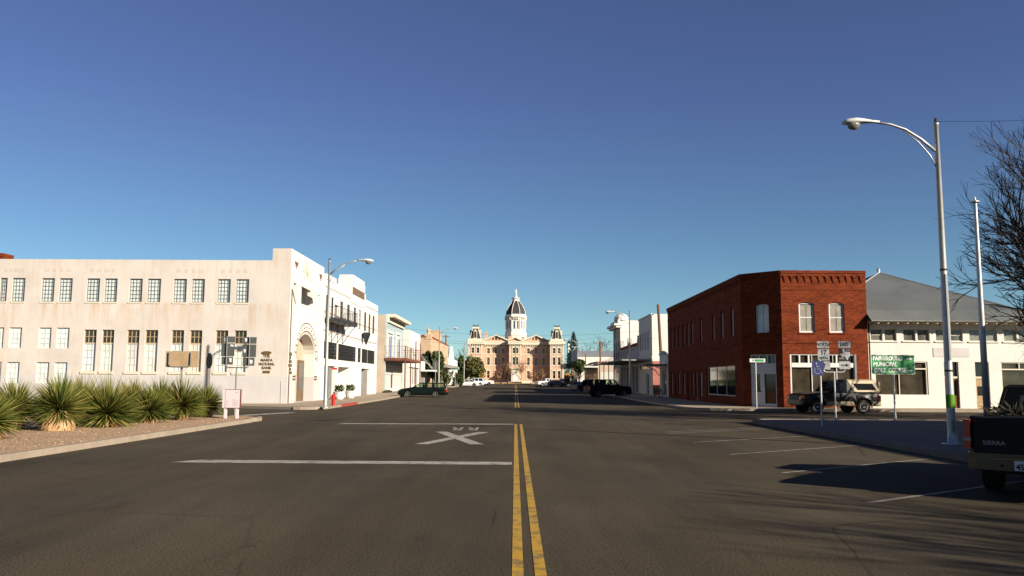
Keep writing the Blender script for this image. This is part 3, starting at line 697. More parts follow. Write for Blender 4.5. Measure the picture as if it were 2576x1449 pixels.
for sgn in (1, -1):
    a = uc + sgn * hw0; b = uci + sgn * hwi; c, d = min(a, b), max(a, b)
    FE.box(mb, c, d, zl - .22, zl - .12, .001, .06); FE.box(mb, c, d, zl - .42, zl - .32, .001, .06)
mb.build('arch_trim', 'ornament_brown', arch)
for r in slit: FE.window(bank, r, 'bank_plinth', 'pane_blind', 2, 6, .05, .3, .03)
mb = MB(); FE.quad(mb, rec[0], rec[1], rec[2], rec[3], -.35); mb.build('recess', 'bank_white', bank)
mb = MB(); a = FE.rect(757.6, 721, 783, 738); mb.add([FE.pt(a[0], a[3], 0), FE.pt(a[1], a[3], 0), FE.pt(a[1], a[2], .9), FE.pt(a[0], a[2], .9), FE.pt(a[0], a[3] - .1, 0), FE.pt(a[1], a[3] - .1, 0), FE.pt(a[1], a[2] - .1, .9), FE.pt(a[0], a[2] - .1, .9)],
    [(0, 1, 2, 3), (4, 5, 6, 7), (0, 1, 5, 4), (1, 2, 6, 5), (2, 3, 7, 6), (3, 0, 4, 7)]); mb.build('awning', 'bank_white', bank)
fan = FE.rect(759.5, 655, 790, 702); mb = MB(); cu = (fan[0] + fan[1]) / 2; R = (fan[1] - fan[0]) / 2
FE.box(mb, fan[0], fan[1], fan[2] - .0, fan[3], .001, .03)
fw_ = mb.build('relief_panel', 'bank_white', bank); mb = MB()
for k in range(1, 12):
    an = PI * k / 12; p = FE.pt(cu, fan[2] + .1, .04); q = FE.pt(cu + math.cos(an) * R * .95, fan[2] + .1 + math.sin(an) * (fan[3] - fan[2] - .15), .04); mb.tube(p, q, .03, .03, 4)
mb.build('fan_relief', 'cream_trim', fw_)
for r in (FE.rect(741.5, 659, 750, 676), FE.rect(803.3, 690, 809.5, 707)):
    mb = MB(); h = r[3] - r[2]; FE.box(mb, r[0], r[1], r[3] - h * .3, r[3], .001, .03)
    for j in range(3): c = r[0] + (r[1] - r[0]) * (.25 + .25 * j); FE.box(mb, c - .05, c + .05, r[2] + (0 if j == 1 else h * .3), r[3] - h * .35, .001, .03)
    mb.build('vent', 'ornament_brown', bank)
mb = MB(); c0 = FE.px(741.5, 730); mb.path([FE.pt(.25, .1, .05), FE.pt(.3, c0[1], .05), FE.pt(1.2, c0[1] - .9, .05)], .035, 5); mb.build('conduit', 'ornament_brown', bank)
for k, tx in enumerate(['THE', 'MARFA', 'NATIONAL', 'BANK']):
    FE.text(tx, FE.px(729, 900)[0] + .1, FE.px(729, 900 + 9.7 * k)[1], .26, 'bronze_letters', bank, sx=.9 if tx != 'NATIONAL' else .72, bold=.003)
mb = MB(); a = FE.px(729, 890); FE.box(mb, a[0] - .2, a[0] + .4, a[1] - .12, a[1] + .1, .003, .05); mb.build('emblem', 'bronze_letters', bank)
mb = MB(); a = FE.px(729, 937); FE.box(mb, a[0] - .2, a[0] + .4, a[1] - .1, a[1] + .08, .003, .04); mb.build('plaque', 'bronze_letters', bank)
ch = MB(); p = at(9, 643, 60); ch.box(p.x - 2.4, p.x + .28, 59.5, 60.8, zP - .6, p.z + .12); co_ = ch.build('chimney', 'brick_red', bank)

# ---------- white two-storey building with iron balcony
FB = Fac((LX, 66.0), (LX, 95.0)); yB0 = yT + 55.2 - 66.0; yB1 = FB.px(948, 900)[0]; zB = FB.px(900, 742)[1]
hot = thing('office_building', 'white two storey building with iron balcony and stepped parapet beside the bank', 'building', (LX, 66, .1))
def R(F, *a): return F.rect(*a)
c3 = lambda x, y: (679.8 + x / 3.239, 608.2 + y / 3.239)
def r3(x0, y0, x1, y1): a = c3(x0, y0); b = c3(x1, y1); return FB.rect(a[0], a[1], b[0], b[1])
zb0, zb1 = r3(626, 512, 648, 683)[2:]
upB = [(r[0], r[1], zb0, zb1) for r in (r3(453, 485, 470, 630), r3(497, 485, 515, 630), r3(570, 500, 593, 640), r3(626, 512, 648, 683), r3(680, 535, 698, 700), r3(722, 560, 738, 720), r3(765, 575, 783, 740), r3(801, 592, 817, 740), r3(833, 605, 850, 752))]
dB = r3(525, 515, 558, 648)
zg0, zg1 = r3(553, 845, 700, 972)[2:]
gr = [(r[0], r[1], zg0, zg1) for r in (r3(436, 825, 545, 997), r3(553, 845, 700, 972), r3(713, 852, 740, 990), r3(745, 885, 853, 993))]
zo = r3(553, 1020, 640, 1240)[3]
og = [(r[0], r[1], gz(80) + .1, zo) for r in (r3(436, 1040, 530, 1250), r3(550, 1040, 648, 1250), r3(740, 1040, 808, 1240))]
mb = MB(); FB.wall(mb, yB0, yB1, -.1, zB, [(*o, .1) for o in upB] + [dB] + [(*o, .2) for o in gr] + [(*o, 1.5 if k else .3) for k, o in enumerate(og)], .3)
hxt = [r3(455, 300, 535, 330), r3(660, 336, 768, 400)]
mb.build('wall', 'white_stucco', hot)
shell(hot, LX - 18, LX, 66 + yB0, 66 + yB1, zB, 'white_stucco', 'E')
mb = MB(); a = r3(660, 336, 768, 460); FB.box(mb, a[0], a[1], zB - 1.0, zB + 1.25, -1.2, .06); FB.box(mb, a[0] + .4, a[1] - .4, zB + 1.25, zB + 1.6, -1.2, .06); FB.box(mb, a[0] - .5, a[0], zB, zB + .45, -1.0, .05); FB.box(mb, a[1], a[1] + .5, zB, zB + .45, -1.0, .05)
mb.build('parapet', 'white_stucco', hot); mb = MB()
b = r3(455, 296, 535, 330); FB.box(mb, b[0], b[1], zB - .1, zB + .35, -1, .05)
mb.build('parapet', 'white_stucco', hot)
mb = MB()
for zz in (zB - .75, zg1 + .75, zg1 + 1.6 + .6):
    u = yB0 + .3
    while u < yB1 - .4:
        FB.box(mb, u, u + .11, zz, zz + .14, .001, .02); u += .36
FB.box(mb, a[0] + .3, a[1] - .3, zB - .2, zB + .5, .061, .08)
mb.build('ornament_pattern', 'ornament_brown', hot)
for r in upB: FB.window(hot, r, 'dark_trim', 'pane_pale' if r is upB[5] else 'pane_dark_olive', 2, 4, .06, .05, .04)
FB.window(hot, dB, 'steel_grey', 'glass_mid', 2, 4, .06, .2, .04)
for r in gr:
    g = MB(); FB.quad(g, r[0], r[1], r[2], r[3], -.2); g.build('pane', 'glass_mid', hot); g = MB()
    n = max(2, int((r[1] - r[0]) / .32)); nz_ = 5
    for k in range(n + 1): u = r[0] + (r[1] - r[0]) * k / n; FB.box(g, u - .025, u + .025, r[2], r[3], -.1, -.06)
    for k in range(nz_ + 1): z = r[2] + (r[3] - r[2]) * k / nz_; FB.box(g, r[0], r[1], z - .025, z + .025, -.11, -.055)
    for k in range(n):
        for j in range(nz_):
            u = r[0] + (r[1] - r[0]) * (k + .5) / n; z = r[2] + (r[3] - r[2]) * (j + .5) / nz_
            if (k + j) % 2: g.tube(FB.pt(u - .12, z - .12, -.08), FB.pt(u + .12, z + .12, -.08), .018, .018, 4); g.tube(FB.pt(u - .12, z + .12, -.08), FB.pt(u + .12, z - .12, -.08), .018, .018, 4)
    g.build('iron_grille', 'black_iron', hot)
for k, o in enumerate(og):
    g = MB(); FB.quad(g, o[0], o[1], o[2], o[3], -1.5 if k else -.3); 
    g.build('shop_front', 'glass_brown' if k == 0 else 'white_stucco', hot)
    if k: g = MB(); FB.box(g, o[0] + .4, o[1] - .3, o[2] + 0.0, o[2] + .9, -1.49, -1.3); g.build('bench_wall', 'steel_grey', hot)
ba = r3(440, 640, 618, 725); bz = FB.px(*c3(540, 712))[1] + .35; bal = MB(); pr = 1.25
FB.box(bal, ba[0] + .0, ba[1] - 1.2, bz, bz + .25, .003, pr); bl = bal.build('balcony', 'black_iron', hot)
bb = (ba[0], ba[1] - 1.2); g = MB(); 
for zz in (bz + .3, bz + 1.15): g.path([FB.pt(bb[0], zz, .02), FB.pt(bb[0], zz, pr), FB.pt(bb[1], zz, pr), FB.pt(bb[1], zz, .02)], .022, 4)
u = bb[0]
while u < bb[1] + .01: g.tube(FB.pt(u, bz + .25, pr), FB.pt(u, bz + 1.15, pr), .012, .012, 4); u += .26
for k in range(9): g.tube(FB.pt(bb[0], bz + .25, pr * k / 8), FB.pt(bb[0], bz + 1.15, pr * k / 8), .014, .014, 4); g.tube(FB.pt(bb[1], bz + .25, pr * k / 8), FB.pt(bb[1], bz + 1.15, pr * k / 8), .014, .014, 4)
g.build('railing', 'black_iron', bl)
for k in range(4): g = MB(); u = bb[0] + .3 + (bb[1] - bb[0] - .6) * k / 3; g.path([FB.pt(u, bz, pr - .15), FB.pt(u, bz - .5, pr * .55), FB.pt(u, bz - 1.5, .04)], .03, 5); g.tube(FB.pt(u, bz - .05, .04), FB.pt(u, bz - 1.5, .04), .025, .025, 5); g.build('bracket', 'black_iron', bl)
g = MB(); l = r3(718, 738, 770, 838); um = (l[0] + l[1]) / 2; p = FB.pt(um, 0, .45)
g.lathe([(.06, l[2]), (.16, l[2] + .3), (.36, l[3] - .35), (.42, l[3] - .1), (.30, l[3])], (p.x, p.y, 0), 6); g.tube(FB.pt(um, l[2] + .3, 0), FB.pt(um, l[2] + .3, .35), .03); g.build('wall_lantern', 'black_iron', hot)
g = MB(); a = r3(503, 1028, 540, 1048); FB.box(g, a[0], a[0] + .06, a[2] + .05, a[3], .01, .42); sg = g.build('hanging_sign', 'red_sign', hot)

def pot(name_label, x, y, h=1.15):
    t_ = thing('planter', name_label, 'planter', (x, y, gz(y) + .12), group='planters beside the white building')
    MB().lathe([(.30, 0), (.36, .08), (.44, .5), (.5, .55), (.5, .62), (.42, .62), (.40, .5)], (0, 0, 0), 12).build('pot', 'white_paint', t_, local=True)
    leafball((0, 0, .85), (.42, .42, .35), 160, .12, 5).build('shrub', 'leaf_dark', t_, local=True)
def leafball(c, r, n, s, seed, clumps=0, flat=.5):
    rr = random.Random(seed); mb = MB(); c = Vector(c); cl = []
    for _ in range(clumps):
        while True:
            p = Vector((rr.uniform(-1, 1), rr.uniform(-1, 1), rr.uniform(-1, 1)))
            if .35 < p.length < 1: break
        cl.append((p * .82, rr.uniform(.20, .38)))
    for _ in range(n):
        if cl:
            q, cr = rr.choice(cl); d = Vector((rr.gauss(0, 1), rr.gauss(0, 1), rr.gauss(0, 1))).normalized() * cr * rr.uniform(.55, 1.0); p = q + d
        else:
            p = Vector((rr.gauss(0, 1), rr.gauss(0, 1), rr.gauss(0, 1))).normalized() * rr.uniform(.55, 1)
        P = c + Vector((p.x * r[0], p.y * r[1], p.z * r[2]))
        nn = (p.normalized() * .8 + Vector((rr.gauss(0, 1), rr.gauss(0, 1), rr.gauss(0, 1) + .3))).normalized(); a = nn.orthogonal().normalized()
        a = Matrix.Rotation(rr.uniform(0, 6.28), 3, nn) @ a; b = nn.cross(a); k = s * rr.uniform(.6, 1.3)
        mb.poly([P - a * k - b * k * .25, P + a * k * .1 - b * k * .5, P + a * k + b * k * .1, P - a * k * .1 + b * k * .5])
    return mb
pot('white pot with a dark green shrub between the red hydrant and the other pot', *FB.pt(FB.px(*c3(495, 1285))[0] - 1.2, 0, .9).xy)
pot('white pot with a dark green shrub farther along the white building', *FB.pt(FB.px(*c3(576, 1275))[0] - .6, 0, .9).xy)

# ---------- pale blue shop with steel balcony
c4 = lambda x, y: (912.3 + x / 4.7655, 733.5 + y / 4.7655)
c7 = lambda x, y: (983.9 + x / 8.102, 805 + y / 8.102)
FC = Fac((LX, 95.5), (LX, 140)); uC0 = FC.px(969.5, 850)[0]; uC1 = FC.px(1014, 850)[0]; yC0 = 95.5 + uC0; yC1 = 95.5 + uC1
zC = FC.px(970, 790)[1]
blue = thing('shop_building', 'pale blue two storey shop with cream cornice and steel balcony', 'building', (LX, yC0, gz(yC0)))
zfl = 4.05 + gz(105); winC = [(FC.px(975, 850)[0], FC.px(988, 850)[0], zfl, FC.px(980, 838)[1]), (FC.px(997, 850)[0], FC.px(1007, 850)[0], zfl, FC.px(1000, 842)[1])]
sf = (uC0 + .8, uC1 - .4, gz(100) + .1, zfl - .75)
mb = MB(); FC.wall(mb, uC0, uC1, 0, zC, [sf] + winC, .3); mb.build('wall', 'blue_stucco', blue)
shell(blue, LX - 16, LX, yC0, yC1, zC - .05, 'beige_side', 'E')
g = MB(); FC.box(g, uC0 + 1.2, uC1 + .5, zC - .25, zC + .12, -.2, .95); FC.box(g, uC0 + 1.2, uC1 + .3, zC - .85, zC - .25, 0.002, .22); g.build('cornice', 'cream_trim', blue)
for w_ in winC:
    g = MB(); FC.box(g, w_[0] - .55, w_[0], w_[2], w_[3] + .3, .002, .06); FC.box(g, w_[1], w_[1] + .55, w_[2], w_[3] + .3, .002, .06); FC.box(g, w_[0], w_[1], w_[3], w_[3] + .3, .002, .06); g.build('window_surround', 'white_paint', blue)
    FC.window(blue, w_, 'white_paint', 'pane_pale', 3, 3, .08, .1, .05)
for k, u in enumerate((FC.px(981, 860)[0], FC.px(1003, 860)[0])):
    g = MB(); FC.box(g, u, u + .55, zfl + .05, FC.px(980, 845)[1], .07, .12); g.build('shutter', 'shutter_blue', blue)
g = MB(); FC.quad(g, sf[0], sf[1], sf[2], sf[3], -.32); g.build('shop_window', 'glass_mid', blue); g = MB()
n = 9
for k in range(n + 1): u = sf[0] + (sf[1] - sf[0]) * k / n; FC.box(g, u - .07, u + .07, sf[2], sf[3], -.31, -.1)
FC.box(g, sf[0], sf[1], sf[3] - 1.1, sf[3] - .98, -.30, -.09); FC.box(g, sf[0], sf[1], sf[2], sf[2] + .45, -.30, -.08); g.build('shop_frame', 'white_shop', blue)
bX = LX + 2.35; PY = [FC.px(1021, 870)[0]]
y0b = yC0 - .1; y1b = yC0 + 15.2
g = MB(); g.box(LX + .01, bX + .1, y0b, y1b, zfl - .32, zfl); bc = g.build('balcony', 'rust_rail', blue); g = MB()
zt = zfl + 1.35
for k in range(6): z = zfl + .15 + k * .24; g.path([(LX + .02, y0b, z), (bX, y0b, z), (bX, y1b, z), (LX + .02, y1b, z)], .028 if k == 5 else .016, 4)
for k in range(9): y = y0b + (y1b - y0b) * k / 8; g.tube((bX, y, zfl), (bX, y, zt), .035, .035, 5)
g.build('railing', 'rust_rail', bc)
for k in range(4):
    y = y0b + .1 + (y1b - y0b - .2) * k / 3; g = MB(); g.tube((bX, y, gz(y) + .1), (bX, y, zt + (1.0 if k in (2, 3) else 0)), .075, .075, 8); g.build('post', 'rust_rail', bc)

# ---------- small white shop after it
FD = Fac((LX, 110), (LX, 140)); u0, u1 = FD.px(1029, 870)[0], FD.px(1057, 870)[0]; zD = FD.px(1029, 829)[1]
dsh = thing('shop_building', 'plain white two storey shop with dark ground floor windows', 'building', (LX, 110 + u0, gz(115)))
so_ = (u0 + .4, u1 - .4, gz(118) + .2, gz(118) + 3.3)
mid = (u0 + 5.0, u0 + 8.5, gz(118) + 4.0, gz(118) + 5.2)
mb = MB(); FD.wall(mb, u0, u1, 0, zD, [so_, mid], .35); mb.build('wall', 'white_stucco', dsh)
shell(dsh, LX - 15, LX, 110 + u0, 110 + u1, zD, 'white_shop', 'E')
g = MB(); FD.quad(g, so_[0], so_[1], so_[2], so_[3], -.36); g.build('shop_window', 'glass_brown', dsh); g = MB()
for k in range(6): u = so_[0] + (so_[1] - so_[0]) * k / 5; FD.box(g, u - .06, u + .06, so_[2], so_[3], -.35, -.2)
FD.box(g, so_[0], so_[1], so_[2], so_[2] + .6, -.34, -.1); g.build('shop_frame', 'white_shop', dsh)
FD.window(dsh, mid, 'white_shop', 'pane_pale', 3, 2)
# low shop with cable-hung canopy
yq = 110 + u1
low_ = thing('shop_building', 'low shop with a flat white canopy hung on cables', 'building', (LX, yq + .05, gz(yq)))
shell(low_, LX - 12, LX, yq + .03, yq + 7.5, gz(yq) + 4.4, 'white_shop')
g = MB(); g.box(LX + .01, LX + 2.0, yq + .1, yq + 7.6, gz(yq) + 2.75, gz(yq) + 2.98); cn = g.build('canopy', 'white_paint', low_); g = MB()
for k in range(4): g = MB(); g.tube((LX + .05, yq + .3 + k * .5, gz(yq) + 5.6 - k * .3), (LX + 1.9, yq + .8 + k * 2.1, gz(yq) + 2.98), .015, .015, 4); g.build('cable', 'white_paint', cn)
g = MB(); g.box(LX + .01, LX + .05, yq + .6, yq + 6.6, gz(yq) + .3, gz(yq) + 2.6); sw = g.build('shop_window', 'glass_dark', low_)
g = MB()
for k in range(4): g.box(LX + .051, LX + .1, yq + .6 + k * 2 - .06, yq + .6 + k * 2 + .06, gz(yq) + .2, gz(yq) + 2.65)
g.build('frame', 'white_paint', sw)

# ---------- tan theatre with red tile coping
FEt = Fac((LX, 140), (LX, 200)); u0, u1 = FEt.px(1083.5, 860)[0], FEt.px(1127.5, 880)[0]; ye0, ye1 = 140 + u0, 140 + u1; zE = FEt.px(1083.5, 849)[1]
th = thing('theatre_building', 'tan stucco building with red tile coping behind the dark green tree', 'building', (LX, ye0, gz(ye0)))
wE = [FEt.rect(*c7(1080, 545), *c7(1098, 640)), FEt.rect(*c7(875, 545), *c7(888, 570)), FEt.rect(*c7(1078, 775), *c7(1112, 832)), FEt.rect(*c7(915, 720), *c7(940, 790))]
mb = MB(); FEt.wall(mb, u0, u1, 0, zE, wE, .3); mb.build('wall', 'theatre_tan', th); shell(th, LX - 22, LX, ye0, ye1, zE, 'theatre_tan', 'E')
for r in wE: FEt.window(th, r, 'theatre_tan', 'glass_brown', 1, 2)
g = MB(); k = 0; y = ye0 + 1.6
x = LX - 14
while x < LX - .8: g.tube((x, ye0 - .15, zE + .1), (x, ye0 + .55, zE + .42), .13, .13, 6); x += .28
while y < ye1 - .3: g.tube((LX + .15, y, zE + .1), (LX - .55, y, zE + .42), .13, .13, 6); y += .30
g.build('tile_edging', 'tile_red', th)
g = MB(); g.box(LX - 1.1, LX + .08, ye0 - .08, ye0 + 2.6, zE - .3, zE + .7); g.build('parapet', 'theatre_tan', th); g = MB(); g.lathe([(.35, zE + .7), (.2, zE + 1.0), (.3, zE + 1.2), (.1, zE + 1.7), (.02, zE + 2.0)], (LX - .5, ye0 + .5, 0), 8); g.build('finial', 'theatre_tan', th); g = MB()
g.lathe([(.3, zE + .7), (.12, zE + 1.1), (.22, zE + 1.3), (.03, zE + 1.6)], (LX - .4, ye0 + 2.1, 0), 8); g.build('finial', 'theatre_tan', th)
g = MB(); p0 = FEt.px(1108, 840)[0]; p = at(1112, 834, 140 + p0 - 1); g.box(LX - 2.0, LX + .06, 140 + p0 - 4, 140 + p0 + 1.5, zE - .2, FEt.px(1110, 835)[1]); g.build('chimney', 'theatre_tan', th)
g = MB(); g.box(LX + .01, LX + 2.6, ye0 + 4, ye1 - 1, gz(170) + 3.5, gz(170) + 4.1); g.build('canopy', 'awning_grey', th)
g = MB(); FEt.box(g, u0 + 3, u1 - 2, gz(170) + .3, gz(170) + 2.9, .002, .03); g.build('shop_window', 'glass_mid', th)

# ---------- white front with stepped spire
FF = Fac((LX, 180), (LX, 240)); u0, u1 = FF.px(1128, 900)[0] + .3, FF.px(1151, 900)[0]; yf0, yf1 = 180 + u0, 180 + u1
zF = FF.px(1145, 906)[1]; zsp = FF.px(1137, 868)[1]; um = FF.px(1138, 890)[0]
sp = thing('shop_building', 'small white front with stepped gable and pointed spire', 'building', (LX, yf0, gz(yf0)))
mb = MB(); FF.wall(mb, u0, u1, 0, zF, [(u1 - 3.5, u1 - 1.2, zF - 2.4, zF - .6)], .3); mb.build('wall', 'white_stucco', sp); shell(sp, LX - 15, LX, yf0, yf1, zF, 'white_stucco', 'E')
g = MB(); H_ = zsp - zF
for hw, f0, f1 in ((4.8, 0, .18), (3.4, .18, .38), (2.2, .38, .58), (1.3, .58, .8)): FF.box(g, um - hw, um + hw, zF + H_ * f0, zF + H_ * f1, -.5, .05)
g.add([FF.pt(um - 1.1, zF + H_ * .8, -.5), FF.pt(um + 1.1, zF + H_ * .8, -.5), FF.pt(um + 1.1, zF + H_ * .8, .05), FF.pt(um - 1.1, zF + H_ * .8, .05), FF.pt(um, zsp, -.2)], [(0, 1, 2, 3), (0, 1, 4), (1, 2, 4), (2, 3, 4), (3, 0, 4)])
g.build('gable', 'white_stucco', sp); FF.window(sp, (u1 - 3.5, u1 - 1.2, zF - 2.4, zF - .6), 'white_shop', 'glass_brown', 2, 2)

# ---------- red brick corner building
FBc = Fac((15.0, 55.35), (17.0, 53.3)); FBs = Fac((17.0, 53.3), (22.45, 53.3)); FBw0 = Fac((RX, 90), (RX, 55.35))
zR = 8.85; uf = FBw0.px(1680, 850)[0]; yR1 = 90 - uf; FBw = Fac((RX, yR1), (RX, 55.35))
brick = thing('brick_building', 'two storey red brick corner building with chamfered entrance', 'building', (RX, 55.3, .1))
c7b = lambda x, y: ((1840 + x / 3.15) / 1.118, (720 + y / 3.15) / 1.118)
c8b = lambda x, y: ((2160 + x / 2.7875) / 1.118, (720 + y / 2.7875) / 1.118)
def rw(x0, y0, x1, y1): return FBw.rect(*c7b(x0, y0), *c7b(x1, y1))
zw0, zw1 = rw(677, 455, 704, 708)[2:]
up = [(r[0], r[1], zw0, zw1) for r in (rw(x - wd, 500, x + wd, 700) for x, wd in ((150, 7), (183, 7), (218, 7.5), (255, 7.5), (293, 8), (333, 8.5), (411, 9.5), (522, 11), (600, 12), (690, 13.5)))]
zl0, zl1 = rw(400, 1012, 426, 1240)[2:]
lo = [(r[0], r[1], zl0 if k not in (1, 4, 6) else .15, zl1) for k, r in enumerate(rw(x - wd, 1100, x + wd, 1200) for x, wd in ((157, 8), (190, 6), (220, 8.5), (265, 9), (298, 7), (340, 9), (373, 9), (413, 12)))]
bigw = rw(466, 990, 718, 1255); bigw = (bigw[0], bigw[1], .72, 2.85)
mb = MB(); FBw.wall(mb, 0, FBw.L, -.1, zR, up + lo + [bigw], .22)
for r in up + lo: FBw.arch_fill(mb, r[0], r[1], r[3] - .28, r[3], .2, 8)
chw = FBc.rect(*c7b(897, 425), *c7b(1015, 680)); chd = (FBc.rect(*c7b(852, 875), *c7b(1083, 1330))[0], FBc.rect(*c7b(852, 875), *c7b(1083, 1330))[1], .12, FBc.px(*c7b(960, 872))[1])
FBc.wall(mb, 0, FBc.L, -.1, zR, [chw, chd], .22); FBc.arch_fill(mb, chw[0], chw[1], chw[3] - .16, chw[3], .2, 8)
s1 = FBs.rect(*c8b(243, 362), *c8b(365, 600)); s2 = FBs.rect(*c8b(479, 362), *c8b(600, 602)); s2 = (s2[0], s2[1], s1[2], s1[3]); st = FBs.rect(*c8b(176, 770), *c8b(692, 1100)); st = (st[0], st[1], .45, st[3])
FBs.wall(mb, 0, FBs.L, -.1, zR, [s1, s2, st], .22)
for r in (s1, s2): FBs.arch_fill(mb, r[0], r[1], r[3] - .16, r[3], .2, 8)
mb.poly([(22.45, 53.3, -.1), (22.45, yR1, -.1), (22.45, yR1, zR), (22.45, 53.3, zR)]); mb.poly([(22.45, yR1, -.1), (RX, yR1, -.1), (RX, yR1, zR), (22.45, yR1, zR)])
mb.build('wall', 'brick_red', brick)
mb = MB(); mb.poly([(15, yR1, zR - .4), (15, 55.35, zR - .4), (17, 53.3, zR - .4), (22.45, 53.3, zR - .4), (22.45, yR1, zR - .4)]); mb.build('roof', 'awning_grey', brick)
mb = MB()
for F in (FBw, FBc, FBs):
    F.box(mb, 0, F.L, zR - .18, zR, -.25, .11); F.box(mb, 0, F.L, zR - .36, zR - .18, -.2, .07); F.box(mb, 0, F.L, zR - 1.25, zR - 1.18, 0.002, .035)
    F.box(mb, 0, F.L, FBs.px(2030, 862)[1] - .05, FBs.px(2030, 862)[1] + .06, .002, .04)
for k in range(12):
    u = .28 + (FBs.L - .56) * k / 11
    for a, h, o in ((.10, .14, .075), (.07, .28, .06), (.04, .42, .045)): FBs.box(mb, u - a, u + a, zR - .36 - h, zR - .36 - h + .139, .002, o)
n = int(FBw.L / .75)
for k in range(n):
    u = .4 + k * .75; FBw.box(mb, u - .08, u + .08, zR - .62, zR - .362, .002, .06)
mb.build('cornice', 'brick_red', brick)
for k, r in enumerate(up): FBw.window(brick, r, 'white_paint', 'pane_blind' if k in (2, 6, 7, 8, 9) else 'pane_blue', 1, 2, .1 if r[0] > 5 else .08, .15, .06, head=.28)
for k, r in enumerate(lo):
    if k in (1, 4, 6): FBw.window(brick, r, 'white_shop' if k != 4 else 'dark_trim', 'glass_dark', 1, 3, .1, .15, .06, head=.28, name='door')
    else: FBw.window(brick, r, 'white_paint', 'pane_blind', 1, 2, .09, .15, .05, head=.28)
FBw.window(brick, bigw, 'white_shop', 'glass_dark', 3, 1, .07, .12, .07, name='shop_window')
FBc.window(brick, chw, 'white_paint', 'pane_blind', 2, 2, .07, .12, .04, head=.16)
for r in (s1, s2): FBs.window(brick, r, 'white_paint', 'pane_curtain', 1, 2, .11, .12, .06, head=.17)
for F, r in ((FBc, chw), (FBs, s1), (FBs, s2)):
    g = MB(); F.box(g, r[0] - .05, r[1] + .05, r[2] - .1, r[2] - .003, .002, .05); g.build('sill', 'brick_red', brick)
# curtains hanging in the two south windows
for r in (s1, s2):
    g = MB(); n = 18
    for side in (0, 1):
        for k in range(n):
            f = lambda k: r[0] + .14 + (r[1] - r[0] - .28) * (side * .55 + .45 * k / n)
            g.poly([FBs.pt(f(k), r[2] + .12, -.133 + .006 * math.sin(k * 1.9)), FBs.pt(f(k + 1), r[2] + .12, -.133 + .006 * math.sin((k + 1) * 1.9)), FBs.pt(f(k + 1), r[3] - .2, -.133 + .006 * math.sin((k + 1) * 1.9)), FBs.pt(f(k), r[3] - .2, -.133 + .006 * math.sin(k * 1.9))])
    g.build('curtain', 'curtain', brick)
# south shop front
def shopfront(F, par, r, splits, ztr, band=.28, frame='white_paint', pane='glass_brown', base=0):
    g = MB(); F.quad(g, r[0] + .01, r[1] - .01, r[2] + .01, r[3] - .01, -.18); sw = g.build('shop_window', pane, par); g = MB()
    F.box(g, r[0] + .002, r[0] + .1, r[2], r[3] - .003, -.17, -.04); F.box(g, r[1] - .1, r[1] - .002, r[2], r[3] - .003, -.17, -.04); F.box(g, r[0] + .1, r[1] - .1, r[3] - .06, r[3] - .003, -.17, -.04)
    F.box(g, r[0] + .1, r[1] - .1, ztr - band, ztr, -.17, -.03)
    for u, wd in splits: F.box(g, u - wd / 2, u + wd / 2, ztr, r[3] - .06, -.165, -.05)
    for u, wd in splits[2::2]: F.box(g, u - .025, u + .025, r[2], ztr - band, -.168, -.1)
    if base: F.box(g, r[0] + .1, r[1] - .1, r[2], r[2] + base, -.16, -.05)
    g.build('frame', frame, sw); return sw
ztr = FBs.px(*c8b(400, 838))[1]
X8 = lambda x: FBs.px(*c8b(x, 800))[0]
shopfront(FBs, brick, st, [(X8(249), .09), (X8(321), .10), (X8(345), .03), (X8(510), .03), (X8(540), .09)], ztr)
g = MB(); a = X8(676), X8(691); FBs.box(g, a[0], a[1], .45, st[3] - .01, -.03, .02); g.build('grey_post', 'steel_grey', brick)
# corner door set
g = MB(); FBc.quad(g, chd[0], chd[1], chd[2], chd[3], -.2); ds = g.build('shop_window', 'glass_dark', brick); g = MB()
H1 = FBc.px(*c7b(960, 955))[1]; H2 = FBc.px(*c7b(960, 1045))[1]; cw = chd[1] - chd[0]
for a, b in ((0, .05), (.33, .37), (.64, .68), (.95, 1)): FBc.box(g, chd[0] + cw * a + .002, chd[0] + cw * b - .002, H1, chd[3] - .003, -.19, -.08)
FBc.box(g, chd[0] + .002, chd[1] - .002, H2, H1 + .02, -.19, -.07); FBc.box(g, chd[0] + .002, chd[1] - .002, chd[3] - .06, chd[3] - .003, -.19, -.075)
for a, b in ((0, .1), (.4, .52), (.95, 1)): FBc.box(g, chd[0] + cw * a + .002, chd[0] + cw * b, chd[2], H2, -.19, -.085)
FBc.box(g, chd[0] + cw * .52, chd[1] - .04, chd[2], chd[2] + .22, -.19, -.09); g.build('frame', 'white_paint', ds)
g = MB(); FBc.box(g, chd[0] + cw * .1 + .004, chd[0] + cw * .4 - .004, chd[2] + .01, chd[2] + .95, -.19, -.1); FBc.box(g, chd[0] + cw * .1 + .004, chd[0] + cw * .15, chd[2] + .95, H2 - .004, -.19, -.1)
FBc.box(g, chd[0] + cw * .35, chd[0] + cw * .4 - .004, chd[2] + .95, H2 - .004, -.19, -.1); d_ = g.build('door', 'white_paint', brick)
g = MB(); g.tube(FBc.pt(chd[0] + cw * .37, chd[2] + 1.0, -.1), FBc.pt(chd[0] + cw * .37, chd[2] + 1.0, -.02), .03); g.build('handle', 'dark_trim', d_)
g = MB(); FBc.box(g, chd[0] + cw * .56, chd[1] - .1, chd[2] + .24, chd[2] + .95, -.186, -.17); g.build('display_box', 'wood_door', brick)

